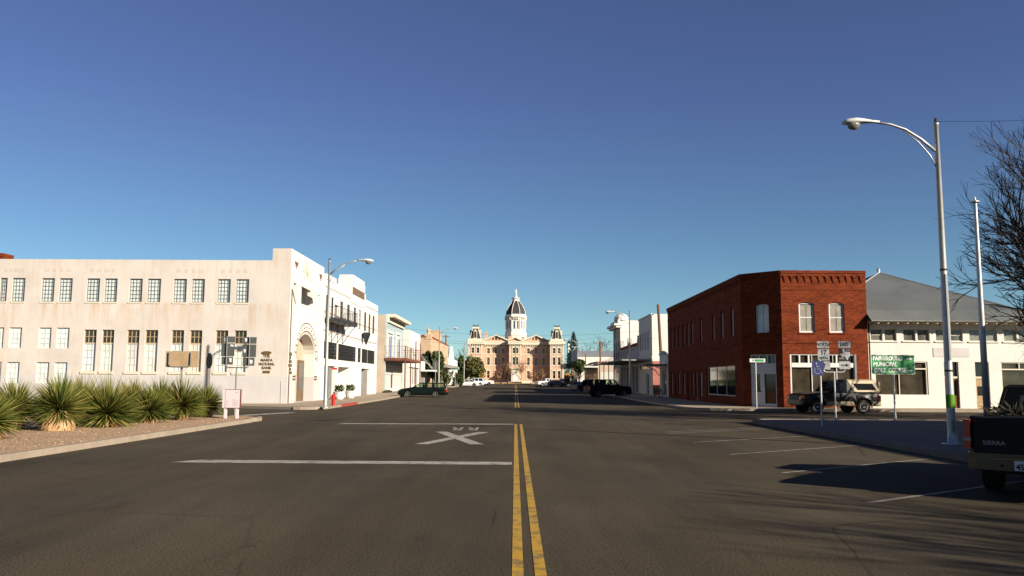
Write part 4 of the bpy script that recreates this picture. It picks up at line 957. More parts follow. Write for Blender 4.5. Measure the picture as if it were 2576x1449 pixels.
# ---------- white building with the tin hip roof
c1b = lambda x, y: ((2400 + x / 2.683) / 1.118, (700 + y / 2.683) / 1.118)
FW = Fac((22.5, 53.65), (48, 53.65))
wh = thing('white_building', 'long white building with grey tin hip roof and exposed rafter ends', 'building', (22.5, 53.65, .1))
zev = FW.px(2300, 811)[1]; zbr = FW.px(2300, 784)[1] + .1
def r1(x0, y0, x1, y1): return FW.rect(*c1b(x0, y0), *c1b(x1, y1))
zu = r1(378, 605, 475, 695)[2:]
upw = []
for a, b in ((130, 325), (378, 575), (622, 825), (875, 1085), (1135, 1345), (1395, 1600), (1650, 1860)):
    r = r1(a, 605, b, 695); upw.append((r[0], r[1], zu[0], zu[1]))
zg = r1(160, 850, 565, 1100)[2:]
gw = [(*r1(160, 850, 565, 1100)[:2], *zg), (*r1(690, 850, 800, 1190)[:2], .13, zg[1]), (*r1(925, 850, 1030, 1190)[:2], .13, zg[1]), (*r1(1115, 850, 1500, 1100)[:2], *zg), (*r1(1600, 850, 1990, 1100)[:2], *zg)]
mb = MB(); FW.wall(mb, 0, FW.L, -.1, zev + .25, upw + gw, .25); mb.build('wall', 'white_shop', wh)
mb = MB(); mb.poly([(22.5, 53.65, -.1), (22.5, 53.65, zev), (22.5, 72, zev), (22.5, 72, -.1)]); mb.poly([(48, 53.65, -.1), (48, 72, -.1), (48, 72, zev), (48, 53.65, zev)]); mb.build('wall', 'white_shop', wh)
for k, r in enumerate(upw):
    m_ = (r[0] + r[1]) / 2
    for a, b in ((r[0], m_ - .06), (m_ + .06, r[1])): FW.window(wh, (a, b, r[2], r[3]), 'cream_trim', 'glass_mid' if k < 3 else 'pane_curtain', 1, 2 if (k in (0,) and a == r[0]) or (k == 2 and a != r[0]) else 1, .05, .12, .04)
    g = MB(); FW.box(g, m_ - .06, m_ + .06, r[2], r[3], -.2, -.02); FW.box(g, r[0] - .1, r[1] + .1, r[2] - .08, r[2] - .003, .002, .07); g.build('sill', 'white_shop', wh)
shopfront(FW, wh, gw[0], [((gw[0][0] + gw[0][1]) / 2, .1), ((gw[0][0] + gw[0][1]) / 2 + .01, .06), ((gw[0][0] + gw[0][1]) / 2 - .1, .05)], zg[1] - .42, .08, 'cream_trim', 'glass_brown')
for q in (gw[3], gw[4]): shopfront(FW, wh, q, [((q[0] + q[1]) / 2 - .4, .06), ((q[0] + q[1]) / 2 + .5, .06)], zg[1] - .42, .08, 'cream_trim', 'glass_brown')
for k, q in enumerate((gw[1], gw[2])):
    g = MB(); FW.quad(g, q[0], q[1], q[2], q[3], -.24); g.build('pane', 'glass_dark', wh)
    zt_ = zg[1] - 1.05; g = MB(); FW.box(g, q[0] + .003, q[1] - .003, zt_, zt_ + .12, -.23, -.06); g.build('transom', 'cream_trim', wh)
    g = MB(); hh = zt_ - .13; FW.box(g, q[0] + .003, q[0] + .12, .13, zt_, -.22, -.12); FW.box(g, q[1] - .12, q[1] - .003, .13, zt_, -.22, -.12); FW.box(g, q[0] + .12, q[1] - .12, .13, .13 + hh * .42, -.22, -.12); FW.box(g, q[0] + .12, q[1] - .12, zt_ - .38 * (k + .3), zt_, -.22, -.12)
    for j in range(3 if k else 0): FW.box(g, q[0] + .14, q[1] - .14, .25 + j * .28, .29 + j * .28, -.119, -.10)
    d_ = g.build('door', 'wood_door' if k == 0 else 'plywood', wh); d_['label'] = 'dark brown door' if k == 0 else 'bleached wooden door with ribs'
sb = r1(602, 747, 875, 815); g = MB(); FW.box(g, sb[0], sb[1], sb[2], sb[3], .003, .03); g.build('faded_sign', 'bank_plinth', wh)
g = MB(); x = 22.9
while x < 48.8: g = MB(); g.box(x, x + .09, 52.75, 53.66, zev - .14, zev - .003, None); x += .62; g.build('rafter_end', 'cream_trim', wh)
g = MB(); g.poly([(22.48, 52.62, zev), (48.9, 52.62, zev), (48.9, 73, zev), (22.48, 73, zev)]); g.build('soffit', 'cream_trim', wh)
pk = at(2210, 686, 61.5); bx0, bx1 = 22.0 - 2.0, at(2562, 787, 53.65).x + .3; by0, by1 = 53.65, 53.65 + 2 * (61.5 - 53.65)
g = MB(); ex0, ex1, ey0, ey1 = 22.46, 49.0, 52.6, 74
zbk = zbr
g.poly([(ex0, ey0, zev), (ex1, ey0, zev), (ex1 - 1, by0, zbk), (ex0, by0, zbk)]); g.poly([(ex0, ey0, zev + .05), (ex0, ey0, zev), (ex1, ey0, zev), (ex1, ey0, zev + .05)])
g.build('lower_roof', 'tin_roof', wh)
g = MB(); bxl = 22.46
def hipz(x): return zbk + (pk.z - zbk) * (x - bx0) / (pk.x - bx0)
cut = Vector((bxl, by0 + (pk.y - by0) * (bxl - bx0) / (pk.x - bx0), hipz(bxl)))
g.poly([(bxl, by0, zbk), (bx1, by0, zbk), tuple(pk), tuple(cut)])
g.poly([(bx1, by0, zbk), (bx1, by1, zbk), tuple(pk)]); g.poly([(bx1, by1, zbk), (bxl, by1, zbk), (bxl, 2 * pk.y - cut.y, cut.z), tuple(pk)])
g.poly([tuple(cut), tuple(pk), (bxl, 2 * pk.y - cut.y, cut.z)])
g.poly([(bx1, by0, zbk), (ex1 - 1, by0, zbk), (ex1 - 4, by1, zbk + 1.5), (bx1, by1, zbk + 1.5)])
g.poly([(bxl, by0, zbk - .3), (bxl, by1, zbk - .3), (bxl, 2 * pk.y - cut.y, cut.z), tuple(cut), (bxl, by0, zbk)])
g.build('hip_roof', 'tin_roof', wh)
g = MB(); g.tube((pk.x, pk.y, pk.z - .1), (pk.x, pk.y, pk.z + .25), .12, .1, 8); g.tube((pk.x, pk.y, pk.z + .25), (pk.x, pk.y, pk.z + .32), .16, .1, 8)
g.tube(tuple(cut), tuple(pk), .06, .06, 6); g.tube(tuple(pk), (bx1, by0, zbk), .06, .06, 6); g.build('ridge_cap_trim', 'galvanized', wh)
g = MB(); g.tube((22.62, 53.5, .1), (22.62, 53.5, zev - .1), .05, .05, 8); g.build('downpipe', 'dark_trim', wh)

# ---------- remaining right-hand row, all shopfronts on the plane x = RX
c6 = lambda x, y: ((1580 + x / 4.026) / 1.118, (820 + y / 4.026) / 1.118)
c9 = lambda x, y: (1386.4 + x / 7.043, 805 + y / 7.043)
def FR(y0, y1): return Fac((RX, y1), (RX, y0))      # runs towards the camera, faces the street
FZ = Fac((RX, 260), (RX, 60))
def yr(x): return 260 - FZ.px(x, 900)[0]
def zr(x, y): return FZ.px(x, y)[1]
def front(par, y0, y1, z1, mat, ops, depth=.25, zb=-.1):
    F = FR(y0, y1); mb = MB(); F.wall(mb, 0, F.L, zb, z1, ops, depth); mb.build('wall', mat, par); return F
# low building with arched parapet and small canopy
y0, y1 = yR1 + .05, yr(1659)
b = thing('shop_building', 'low one storey shop with sign panel between brick and white buildings', 'building', (RX, y0, gz(y0)))
zz = zr(1670, 893); F = FR(y0, y1); o = [(F.L * .25, F.L * .8, .3, 2.9)]
front(b, y0, y1, zz, 'white_shop', o); F.window(b, o[0], 'white_shop', 'glass_brown', 3, 2); shell(b, RX, 26, y0, y1, zz, 'white_shop', 'W')
g = MB(); g.lathe([(.5, 0), (.45, .25), (.2, .45), (.02, .5)], (RX + .3, y1 - .6, zz), 10); g.build('finial', 'white_shop', b)
g = MB(); F.box(g, F.L * .25, F.L * .8, zz - 1.3, zz - .6, .003, .05); g.build('sign_panel', 'sign_white', b)
g = MB(); g.box(RX - 2.3, RX - .01, y0 + .2, y1 + .5, 3.25, 3.42); cn = g.build('canopy', 'awning_grey', b)
for y in (y0 + .5, y1): g = MB(); g.path([(RX - .02, y, 2.3), (RX - .5, y, 2.9), (RX - 1.3, y, 3.24)], .05, 5); g.build('bracket', 'white_shop', cn)
# gap with a pink ground floor wall
ya, yb = yr(1641), yr(1607.7)
b = thing('shop_building', 'tall narrow white two storey building beside the leaning wooden pole', 'building', (RX, ya, gz(ya)))
zz = zr(1641, 789); F = FR(ya, yb)
def r6(x0, y0_, x1, y1_): 
    r = F.rect(*c6(x0, y0_), *c6(x1, y1_)); return r
w4 = [r6(x - 7, y, x + 7, y + 190) for x, y in ((892, 482), (918, 475), (946, 465), (976, 455))]; w4 = [(r[0], r[1], w4[1][2], w4[1][3]) for r in w4]
l4 = [r6(880, 810, 998, 885)]; l4 = [(.4, F.L - .5, l4[0][2], l4[0][3])]
door4 = [(F.L * .55, F.L * .75, .2, 2.6)]
front(b, ya, yb, zz, 'white_shop', w4 + l4 + door4)
for r in w4: F.window(b, r, 'white_shop', 'glass_mid', 1, 2, .06)
F.window(b, l4[0], 'white_paint', 'glass_mid', 4, 1, .1, .15, .12); F.window(b, door4[0], 'white_paint', 'glass_dark', 1, 4, .1, name='door')
shell(b, RX, 30, ya, yb, zz, 'white_stucco', 'W')
g = MB(); F.box(g, 0, F.L, zz - .12, zz + .06, -.2, .1); F.box(g, 0, F.L, l4[0][3] + .5, l4[0][3] + .62, .002, .08); g.build('cornice', 'white_shop', b)
g = MB(); zp = gz(ya); g.box(RX + .02, 30, ya - .03, ya - .002, zp, zr(1650, 907)); g.build('painted_dado', 'pink_wall', b)
# mission parapet shop
yc_, yd = yr(1606.5), yr(1561)
b = thing('shop_building', 'low shop with red tiled mission parapet and faded lettering', 'building', (RX, yc_, gz(yc_)))
zz = zr(1606.5, 868); F = FR(yc_, yd)
op = [(F.L * (.04 + .16 * k), F.L * (.04 + .16 * k) + F.L * .12, gz(110) + .15, gz(110) + 3.3) for k in range(6)]
front(b, yc_, yd, zz, 'grey_stucco', op, .5)
for k, r in enumerate(op): F.window(b, r, 'white_shop' if k % 2 else 'dark_trim', 'glass_brown' if k != 1 else 'pane_pale', 2, 2, .08, .3)
shell(b, RX, 32, yc_, yd, zz - .02, 'white_shop', 'W')
g = MB(); n = int(F.L / .3)
for k in range(n): p = F.pt(.15 + k * .3, 0, 0); g.tube((p.x - .12, p.y, zz + .05), (p.x + .5, p.y, zz + .42), .13, .13, 6)
g.build('tile_edging', 'tile_red', b); g = MB(); hp = zr(1585, 849) - zz
for f, s_ in ((.02, 1), (.47, 1), (.53, .55), (.98, .9)):
    g = MB(); u = F.L * f
    for hw, z0, z1 in ((.75, -.2, .35), (.5, .35, .65), (.25, .65, 1.0)): F.box(g, u - hw, u + hw, zz + hp * z0 * s_, zz + hp * z1 * s_, -.45, .06)
    g.build('parapet_pier', 'grey_stucco', b)
F.text('RRY', F.L * .30, zz - 1.15, .55, 'bronze_letters', b); F.text('M', F.L * .62, zz - 1.1, .55, 'bronze_letters', b)
g = MB(); zcan = gz(115) + 3.75; g.box(RX - 3.2, RX - .01, yc_ - 9, yd + .5, zcan, zcan + .16); cn = g.build('canopy', 'awning_grey', b); g = MB()
for k in range(7): g = MB(); y = yc_ + (yd - yc_) * k / 6; g.tube((RX - .02, y, zcan + 1.9), (RX - 3.0, y, zcan + .16), .02, .02, 4); g.build('cable', 'dark_trim', cn)
for k in range(4): g = MB(); y = yc_ + (yd - yc_) * k / 3; g.tube((RX - 3.0, y, gz(y) + .1), (RX - 3.0, y, zcan), .06, .06, 6); g.build('post', 'white_shop', cn)
# cornice building
ye_, yf_ = yd + .05, yr(1543); zz = zr(1561, 805)
b = thing('shop_building', 'pale two storey building with heavy projecting cornice and rounded parapet top', 'building', (RX, ye_, gz(ye_))); F = FR(ye_, yf_)
w6 = [(F.L * a, F.L * (a + .14), gz(130) + 4.4, gz(130) + 7.0) for a in (.12, .42, .70)]; w6b = [(F.L * .2, F.L * .35, zz - 2.3, zz - 1.2)]
front(b, ye_, yf_, zz, 'grey_stucco', w6 + w6b)
for r in w6 + w6b: F.window(b, r, 'white_shop', 'glass_mid', 1, 2)
shell(b, RX, 34, ye_, yf_, zz - .02, 'white_stucco', 'W')
g = MB(); g.box(RX - .9, RX + .3, ye_ - .3, yf_ + .6, zz - .75, zz - .45); g.box(RX - .6, RX + .2, ye_ - .2, yf_ + .4, zz - 1.05, zz - .75); g.box(RX - .35, RX, ye_ - .1, yf_ + .3, zz - .45, zz + .1)
g.lathe([(1.1, 0), (1.0, .5), (.6, .9), (.1, 1.05)], (RX + .3, ye_ + .9, zz), 12); g.build('cornice', 'white_shop', b)
g = MB(); F.box(g, .3, F.L - .3, gz(130) + .3, gz(130) + 3.2, .003, .05); g.build('shop_window', 'glass_brown', b)
# tiled corner shop beyond the cross street
FT = Fac((RX, 152.2), (40, 152.2)); zz = zr(1511, 909)
b = thing('shop_building', 'low pinkish corner shop with row of tile ends along its parapet', 'building', (RX, 152.2, gz(152)))
ytt = yr(1491.5)
shell(b, RX, 33, 152.2, ytt, zz, 'beige_side', ''); g = MB(); x = RX + .2
while x < 32: g.box(x, x + .28, 151.95, 152.3, zz - .12, zz + .18); x += .55
g.build('tile_edging', 'tile_red', b); g = MB(); FT.box(g, .4, 5.5, gz(152) + .3, gz(152) + 2.9, .003, .05); g.build('shop_window', 'pane_pale', b)
g = MB(); g.box(RX - .05, RX - .003, 153.5, ytt - 1, gz(155) + .3, gz(155) + 2.8); g.build('shop_window', 'glass_dark', b)
g = MB(); g.box(RX - 3.3, RX - .01, 150.5, ytt + 16, gz(152) + 3.7, gz(152) + 3.95); cn = g.build('canopy', 'white_shop', b)
for k in range(7): g = MB(); g.tube((RX - 3.1, 151 + k * 5.2, gz(152)), (RX - 3.1, 151 + k * 5.2, gz(152) + 3.7), .07, .07, 6); g.build('post', 'white_shop', cn)
b = thing('shop_building', 'low dark fronted shop with small red tile roof under the street trees', 'building', (RX, ytt + .05, gz(ytt)))
zz2 = zr(1480, 914); y2 = yr(1470)
shell(b, RX, 30, ytt + .05, y2, zz2 - .5, 'grey_stucco', ''); g = MB(); g.add([(RX - .3, ytt + .1, zz2 - .5), (RX - .3, y2, zz2 - .5), (RX + 1.2, y2, zz2 + .3), (RX + 1.2, ytt + .1, zz2 + .3)], [(0, 1, 2, 3)]); g.build('tile_roof', 'tile_red', b)
g = MB(); g.box(RX - .05, RX - .003, ytt + 1, y2 - 1, gz(155) + .3, gz(155) + 2.6); g.build('shop_window', 'glass_dark', b)
# cinema
yp0, yp1 = yr(1453), yr(1437); zz = zr(1453, 882)
pal = thing('cinema_building', 'grey fronted cinema with long cream side wall and vertical sign', 'building', (RX, yp0, gz(yp0)))
F = FR(yp0, yp1); front(pal, yp0, yp1, zz + .6, 'grey_stucco', []); shell(pal, RX, 52, yp0, yp1, zz - 1.3, 'theatre_tan', 'WS')
g = MB(); g.poly([(RX, yp0, 0), (52, yp0, 0), (52, yp0, zz - 1.3), (RX, yp0, zz - 1.3)]); g.build('wall', 'white_shop', pal)
g = MB(); g.poly([(RX, yp0 - .2, zz - 1.35), (52, yp0 - .2, zz - 1.35), (52, yp0 + 9, zz + .3), (RX, yp0 + 9, zz + .3)]); g.build('metal_roof', 'galvanized', pal)
g = MB(); g.box(RX - 3, RX - .01, yp0 + 2, yp1 - 2, gz(200) + 4.3, gz(200) + 5.3); g.build('marquee', 'palace_green', pal)
g = MB(); g.box(RX - .06, RX - .003, yp0 + 1, yp1 - 1, gz(200) + .2, gz(200) + 4.0); g.build('shop_window', 'glass_brown', pal)
ysn = (yp0 + yp1) / 2; s0 = at(1427, 859, ysn); s1_ = at(1436, 921, ysn); g = MB()
g.prism([(s0.x, s1_.z + .6), (s0.x, s0.z - .3), ((s0.x + s1_.x) / 2, s0.z + .5), (s1_.x, s0.z - .3), (s1_.x, s1_.z + .6), (s1_.x - .3, s1_.z), (s0.x + .3, s1_.z)], 'y', ysn, ysn + .35)
g.box(s1_.x, RX + .1, ysn + .1, ysn + .25, s0.z - 1.2, s0.z - 1.0); g.box(s1_.x, RX + .1, ysn + .1, ysn + .25, s1_.z + 1, s1_.z + 1.2)
sgn = g.build('blade_sign', 'palace_green', pal); FP = Fac((s0.x, ysn), (s1_.x, ysn)); hh = (s0.z - s1_.z) * .86 / 6
for k, ch in enumerate('PALACE'): FP.text(ch, FP.L / 2, s0.z - .55 - hh * (k + .45), hh * 1.12, 'letter_white' if k < 3 else 'letter_pale', sgn, o=.01, bold=.03)
g = MB(); g.path([(s1_.x + .1, ysn - .1, s0.z - 2.9), (s1_.x + 1.3, ysn - .1, s0.z - 1.4), (s1_.x + .3, ysn - .1, s0.z - 1.4), (s1_.x + 2.2, ysn - .1, s0.z - 1.4)], .07, 5); g.build('bracket', 'white_paint', pal)

# buildings outside the frame on the right, which shade the pavement there
off = thing('shade_building', 'plain tan one storey building south of the bare tree, outside the photo', 'building', (22, -15, .1))
shell(off, 22, 40, -15, 26.6, 6.42, 'beige_side', '')

# ---------- the courthouse
YC = 262.0
def cx(x, y=900): return at(x, y, YC).x
def cz(y, x=1297): return at(x, y, YC).z
court = thing('courthouse', 'salmon brick courthouse with white drum, dark ribbed dome and corner mansard towers', 'building', (0, YC, gz(YC)))
zc0, zc1 = cz(866), cz(860); zg_ = gz(YC) + .1
FCt = lambda x0, x1, y: Fac((x0, y), (x1, y))
c5 = lambda x, y: ((1280 + x / 4.261) / 1.118, (780 + y / 4.261) / 1.118)
Z3 = (cz(888.7), cz(875)); Z2 = (cz(918), cz(898.5)); Z1 = (cz(952), cz(932.5))
zs1, zs2 = cz(890.3), cz(919.5)
def winlist(cs, hw): return [(c - hw, c + hw, *Z) for c in cs for Z in (Z1, Z2, Z3)]
def cwall(x0, x1, y, cols, hw=.46, ret=0):
    F = FCt(x0, x1, y); ops = [(c - hw - x0, c + hw - x0, *Z) for c in cols for Z in (Z1, Z2, Z3)]
    mb = MB(); F.wall(mb, 0, F.L, zg_, zc0, ops, .25)
    if ret: mb.poly([(x0, y, zg_), (x0, y + ret, zg_), (x0, y + ret, zc0), (x0, y, zc0)]); mb.poly([(x1, y, zg_), (x1, y + ret, zg_), (x1, y + ret, zc0), (x1, y, zc0)])
    mb.build('wall', 'court_brick', court); tr = MB()
    for o in ops:
        a, b_, c, d = o; k = .17
        F.box(tr, a - k, a, c, d, .002, .09); F.box(tr, b_, b_ + k, c, d, .002, .09); F.box(tr, a - k - .06, b_ + k + .06, d, d + .32, .002, .13); F.box(tr, a - k - .05, b_ + k + .05, c - .18, c, .002, .12)
        if d > 11: F.box(tr, a - .02, b_ + .02, d + .32, d + .48, .002, .12)
        F.window(court, o, 'cream_trim', 'glass_brown', 2 if hw > .5 else 1, 2, .08, .12, .06)
    for z in (zs1, zs2): F.box(tr, -.05 if ret else 0, F.L + (.05 if ret else 0), z - .1, z + .1, .002, .1)
    F.box(tr, 0, F.L, zg_, zg_ + .9, .002, .14)
    F.box(tr, -.3 if ret else 0, F.L + (.3 if ret else 0), zc0, zc1 + .25, -.2, .55); F.box(tr, 0, F.L, zc0 - .75, zc0 - .5, .002, .14)
    n = int(F.L / .55)
    for k in range(n): u = (k + .5) * F.L / n; F.box(tr, u - .1, u + .1, zc0 - .5, zc0, .002, .4)
    if ret:
        for z in (zs1, zs2): tr.box(x0 - .1, x0, y, y + ret, z - .1, z + .1); tr.box(x1, x1 + .1, y, y + ret, z - .1, z + .1)
        tr.box(x0 - .45, x0, y - .2, y + ret, zc0, zc1 + .25); tr.box(x1, x1 + .45, y - .2, y + ret, zc0, zc1 + .25)
        for sx in (x0 + .25, x1 - .25): F.box(tr, sx - x0 - .16, sx - x0 + .16, zg_, zc0, .002, .05)
    tr.build('stone_trim', 'cream_trim', court); return F
xL0, xL1, xR1, xR0 = cx(1177), cx(1213), cx(1383.5), cx(1418.5)
xm0, xm1 = cx(1280.5), cx(1310.7); YM = YC + 4.0
cwall(xL0, xL1, YC, [cx(c5(210, 0)[0]), cx(c5(271, 0)[0])], ret=6)
cwall(xR1, xR0, YC, [cx(c5(1185, 0)[0]), cx(c5(1245, 0)[0])], ret=6)
sc_ = lambda x: at(x, 900, YM).x
cwall(xL1, xm0, YM, [sc_(1228.5), sc_(1247.5), sc_(1266)])
cwall(xm1, xR1, YM, [sc_(1329), sc_(1348.5), sc_(1367.5)])
F = cwall(xm0, xm1, YC + .8, [cx(1292.2), cx(1300.5)], .42, ret=4)
g = MB(); F.box(g, F.L / 2 - 1.15, F.L / 2 + 1.15, zg_, Z1[1] + .5, .15, 1.5); F.box(g, F.L / 2 - 1.6, F.L / 2 + 1.6, Z1[1] + .5, Z1[1] + .9, .15, 1.9); po = g.build('porch', 'cream_trim', court)
g = MB(); F.box(g, F.L / 2 - .62, F.L / 2 + .62, zg_ + .3, Z1[1] - .1, 1.5, 1.55); g.build('door', 'white_paint', po)
g = MB()
for k in range(4): F.box(g, F.L / 2 - 2.2, F.L / 2 + 2.2, zg_, zg_ + .6 - .15 * k, 1.9 + .35 * k, 2.25 + .35 * k)
g.build('steps', 'stone_steps', court)
# body behind, roofs, gables
g = MB(); g.box(xL0 + .6, xR0 - .6, YM + .3, YM + 22, zg_, zc0 - .05); g.build('wall', 'court_brick', court)
g = MB(); zrf = cz(848)
g.add([(xL0 + 1, YM + .4, zc1 + .25), (xR0 - 1, YM + .4, zc1 + .25), (xR0 - 1, YM + 21, zc1 + .25), (xL0 + 1, YM + 21, zc1 + .25), (xL0 + 6, YM + 7, zrf), (xR0 - 6, YM + 7, zrf), (xR0 - 6, YM + 15, zrf), (xL0 + 6, YM + 15, zrf)],
      [(0, 1, 5, 4), (1, 2, 6, 5), (2, 3, 7, 6), (3, 0, 4, 7), (4, 5, 6, 7)]); g.build('roof', 'slate', court)
def gable(xa, xb, xp, y, za, zp, win=True):
    g = MB(); g.prism([(xa, za), (xb, za), (xp, zp)], 'y', y, y + 6); g.build('gable', 'court_brick', court)
    g = MB(); t = .42
    for p, q in (((xa - .3, za), (xp, zp + .1)), ((xp, zp + .1), (xb + .3, za))):
        g.prism([(p[0], p[1]), (q[0], q[1]), (q[0], q[1] + t), (p[0], p[1] + t)], 'y', y - .55, y + 6.2)
    g.build('gable_coping', 'cream_trim', court)
    if win:
        for dx, w_, h_ in ((-.95, .22, .75), (0, .3, 1.15), (.95, .22, .75)):
            g = MB(); zb_ = za + .55; g.prism([(xp + dx - w_, zb_), (xp + dx + w_, zb_), (xp + dx + w_, zb_ + h_ * .7), (xp + dx + w_ * .6, zb_ + h_ * .95), (xp + dx, zb_ + h_), (xp + dx - w_ * .6, zb_ + h_ * .95), (xp + dx - w_, zb_ + h_ * .7)], 'y', y - .06, y - .002); g.build('window', 'glass_brown', court)
zga = zc1 + .25
gable(sc_(1217), sc_(1280), sc_(1248), YM - .1, zga, at(1248, 845.5, YM).z)
gable(sc_(1314), sc_(1378), sc_(1349), YM - .1, zga, at(1349, 846, YM).z)
gable(xm0 - .1, xm1 + .1, (xm0 + xm1) / 2, YC + .7, zga, cz(850.5), False)
# corner mansard towers
for xa, xb in ((xL0, xL1), (xR1, xR0)):
    xc = (xa + xb) / 2; hb = (xb - xa) / 2 - .25; ht = .85; yc = YC + hb + .3; z0 = zc1 + .25; z1 = cz(826.5); zk = z0 + .75
    g = MB(); g.box(xc - hb - .15, xc + hb + .15, yc - hb - .15, yc + hb + .15, z0, zk); g.box(xc - ht - .15, xc + ht + .15, yc - ht - .15, yc + ht + .15, z1, z1 + .6)
    hb2 = hb - .25
    for sx in (-1, 1):
        for sy in (-1, 1): g.tube((xc + sx * hb2, yc + sy * hb2, zk), (xc + sx * ht, yc + sy * ht, z1), .13, .11, 4)
    g.build('tower_trim', 'cream_trim', court)
    g = MB(); g.add([(xc + sx * h, yc + sy * h, z) for h, z in ((hb2, zk), (hb2 * .55 + ht * .45 - .12, zk + (z1 - zk) * .5), (ht, z1)) for sx, sy in ((-1, -1), (1, -1), (1, 1), (-1, 1))],
        [(a + 4 * l, (a + 1) % 4 + 4 * l, (a + 1) % 4 + 4 + 4 * l, a + 4 + 4 * l) for l in (0, 1) for a in range(4)]); g.build('mansard_roof', 'slate', court)
    for dx, dy in ((0, -1), (-1, 0), (1, 0)):
        g = MB(); q = hb - .2
        if dx == 0: g.box(xc - .5, xc + .5, yc - q, yc - .4, zk, zk + 2.5); g.prism([(xc - .62, zk + 2.5), (xc + .62, zk + 2.5), (xc, zk + 2.9)], 'y', yc - q - .1, yc - .4)
        else: g.box(min(xc + dx * q, xc), max(xc + dx * q, xc), yc - .45, yc + .45, zk, zk + 2.3); g.prism([(yc - .55, zk + 2.3), (yc + .55, zk + 2.3), (yc, zk + 2.7)], 'x', min(xc + dx * (q + .1), xc), max(xc + dx * (q + .1), xc))
        dm = g.build('dormer', 'cream_trim', court); g = MB()
        if dx == 0: g.box(xc - .36, xc + .36, yc - q - .03, yc - q - .002, zk + .25, zk + 2.2)
        else: g.box(min(xc + dx * q, xc + dx * (q + .03)), max(xc + dx * (q + .002), xc + dx * (q + .03)), yc - .36, yc + .36, zk + .25, zk + 2.2)
        g.build('pane', 'glass_brown', dm)
    g = MB()
    for k in range(9):
        for sx in (-1, 1): f = -ht + 2 * ht * k / 8; g.tube((xc + f, yc + sx * ht, z1 + .6), (xc + f, yc + sx * ht, z1 + (1.5 if k in (0, 8) else 1.15)), .03, .03, 4); g.tube((xc + sx * ht, yc + f, z1 + .6), (xc + sx * ht, yc + f, z1 + (1.5 if k in (0, 8) else 1.15)), .03, .03, 4)
    for z in (z1 + .75, z1 + 1.05): g.path([(xc - ht, yc - ht, z), (xc + ht, yc - ht, z), (xc + ht, yc + ht, z), (xc - ht, yc + ht, z), (xc - ht, yc - ht, z)], .035, 4)
    g.build('roof_cresting', 'black_iron', court)
for x_, z_ in ((1222.5, 845), (1283.5, 851), (1315.5, 851.5)):
    g = MB(); xx = at(x_, 850, YM).x; g.box(xx - .55, xx + .55, YM + 1.5, YM + 2.6, zc1, cz(z_) + (1.0 if x_ < 1230 else .6)); g.box(xx - .65, xx + .65, YM + 1.4, YM + 2.7, cz(z_) + (1.0 if x_ < 1230 else .6), cz(z_) + (1.3 if x_ < 1230 else .9)); g.build('chimney', 'court_brick', court)
# drum and dome
DC = (0.08, YM + 8.5); K = (DC[1]) / YC     # enlarge for the greater distance
def dz(y): return at(1299, y, DC[1]).z
def dr_(px_): return px_ * DC[1] / FPX
PH = PI / 8; cosf = math.cos(PI / 8)
g = MB(); g.lathe([(dr_(29.2), dz(866)), (dr_(29), dz(838)), (dr_(27.3), dz(836)), (dr_(26.5), dz(829))], (*DC, 0), 8, PH)
nb = MB()
rw_ = dr_(26.5); zw0_, zw1_ = dz(828.5), dz(808.5); ztop_ = dz(800)
for k in range(8):
    a0, a1 = PH + k * PI / 4, PH + (k + 1) * PI / 4
    q0 = (DC[0] + rw_ * math.cos(a1), DC[1] + rw_ * math.sin(a1)); q1 = (DC[0] + rw_ * math.cos(a0), DC[1] + rw_ * math.sin(a0))
    F8 = Fac(q1, q0); 
    if F8.n.dot(Vector((math.cos((a0 + a1) / 2), math.sin((a0 + a1) / 2), 0))) < 0: F8 = Fac(q0, q1)
    L = F8.L; w1 = [(L * .17, L * .41, zw0_, zw1_), (L * .59, L * .83, zw0_, zw1_)]
    F8.wall(g, 0, L, dz(829), ztop_, w1, .35)
    for r in w1:
        F8.arch_fill(g, r[0], r[1], r[3] - .45, r[3], .35, 8)
        F8.window(court, r, 'bank_white', 'pane_blue', 1, 2, .04, .3, .04)
    for u in (0, L * .5, L): F8.box(g, u - .13, u + .13, zw0_, ztop_ - .4, .002, .12)
    F8.box(g, 0, L, zw0_ - 1.1, zw0_ - .95, .002, .1); F8.box(g, L * .2, L * .8, dz(850), dz(836) - .3, .1, .16)
    for u in (L * .2, L * .4, L * .6, L * .8): F8.box(g, u - .09, u + .09, ztop_ - .7, ztop_ + .25, .002, .42)
g.build('drum', 'bank_white', court)
g = MB(); g.lathe([(dr_(27), ztop_ - .05), (dr_(29), ztop_ + .15), (dr_(29.8), ztop_ + .5), (dr_(28), ztop_ + .6), (dr_(27), dz(791.5))], (*DC, 0), 8, PH); g.build('drum_cornice', 'bank_white', court)
prof = [(25.9, 791.5), (25.2, 786.5), (24.0, 782), (22.2, 777.5), (19.8, 773), (16.9, 768.5), (13.6, 764), (10.8, 760), (9.0, 757.5)]
g = MB(); g.lathe([(dr_(r_), dz(y_)) for r_, y_ in prof], (*DC, 0), 8, PH); g.build('dome', 'slate', court)
g = MB()
for k in range(8):
    a = PH + k * PI / 4; g.path([(DC[0] + dr_(r_ + .3) * math.cos(a), DC[1] + dr_(r_ + .3) * math.sin(a), dz(y_)) for r_, y_ in prof], .12, 5)
g.build('dome_rib', 'bank_white', court)
g = MB(); g.lathe([(dr_(9.5), dz(758)), (dr_(10), dz(756)), (dr_(8.5), dz(755)), (dr_(8.8), dz(752)), (dr_(11.5), dz(750.5)), (dr_(11), dz(749.5)), (dr_(4), dz(748.5)), (dr_(3.6), dz(745)), (dr_(2.4), dz(743.5))], (*DC, 0), 8, PH); g.build('lantern', 'bank_white', court)
g = MB(); zb_ = dz(744); S_ = (dz(727) - zb_) / 2.6
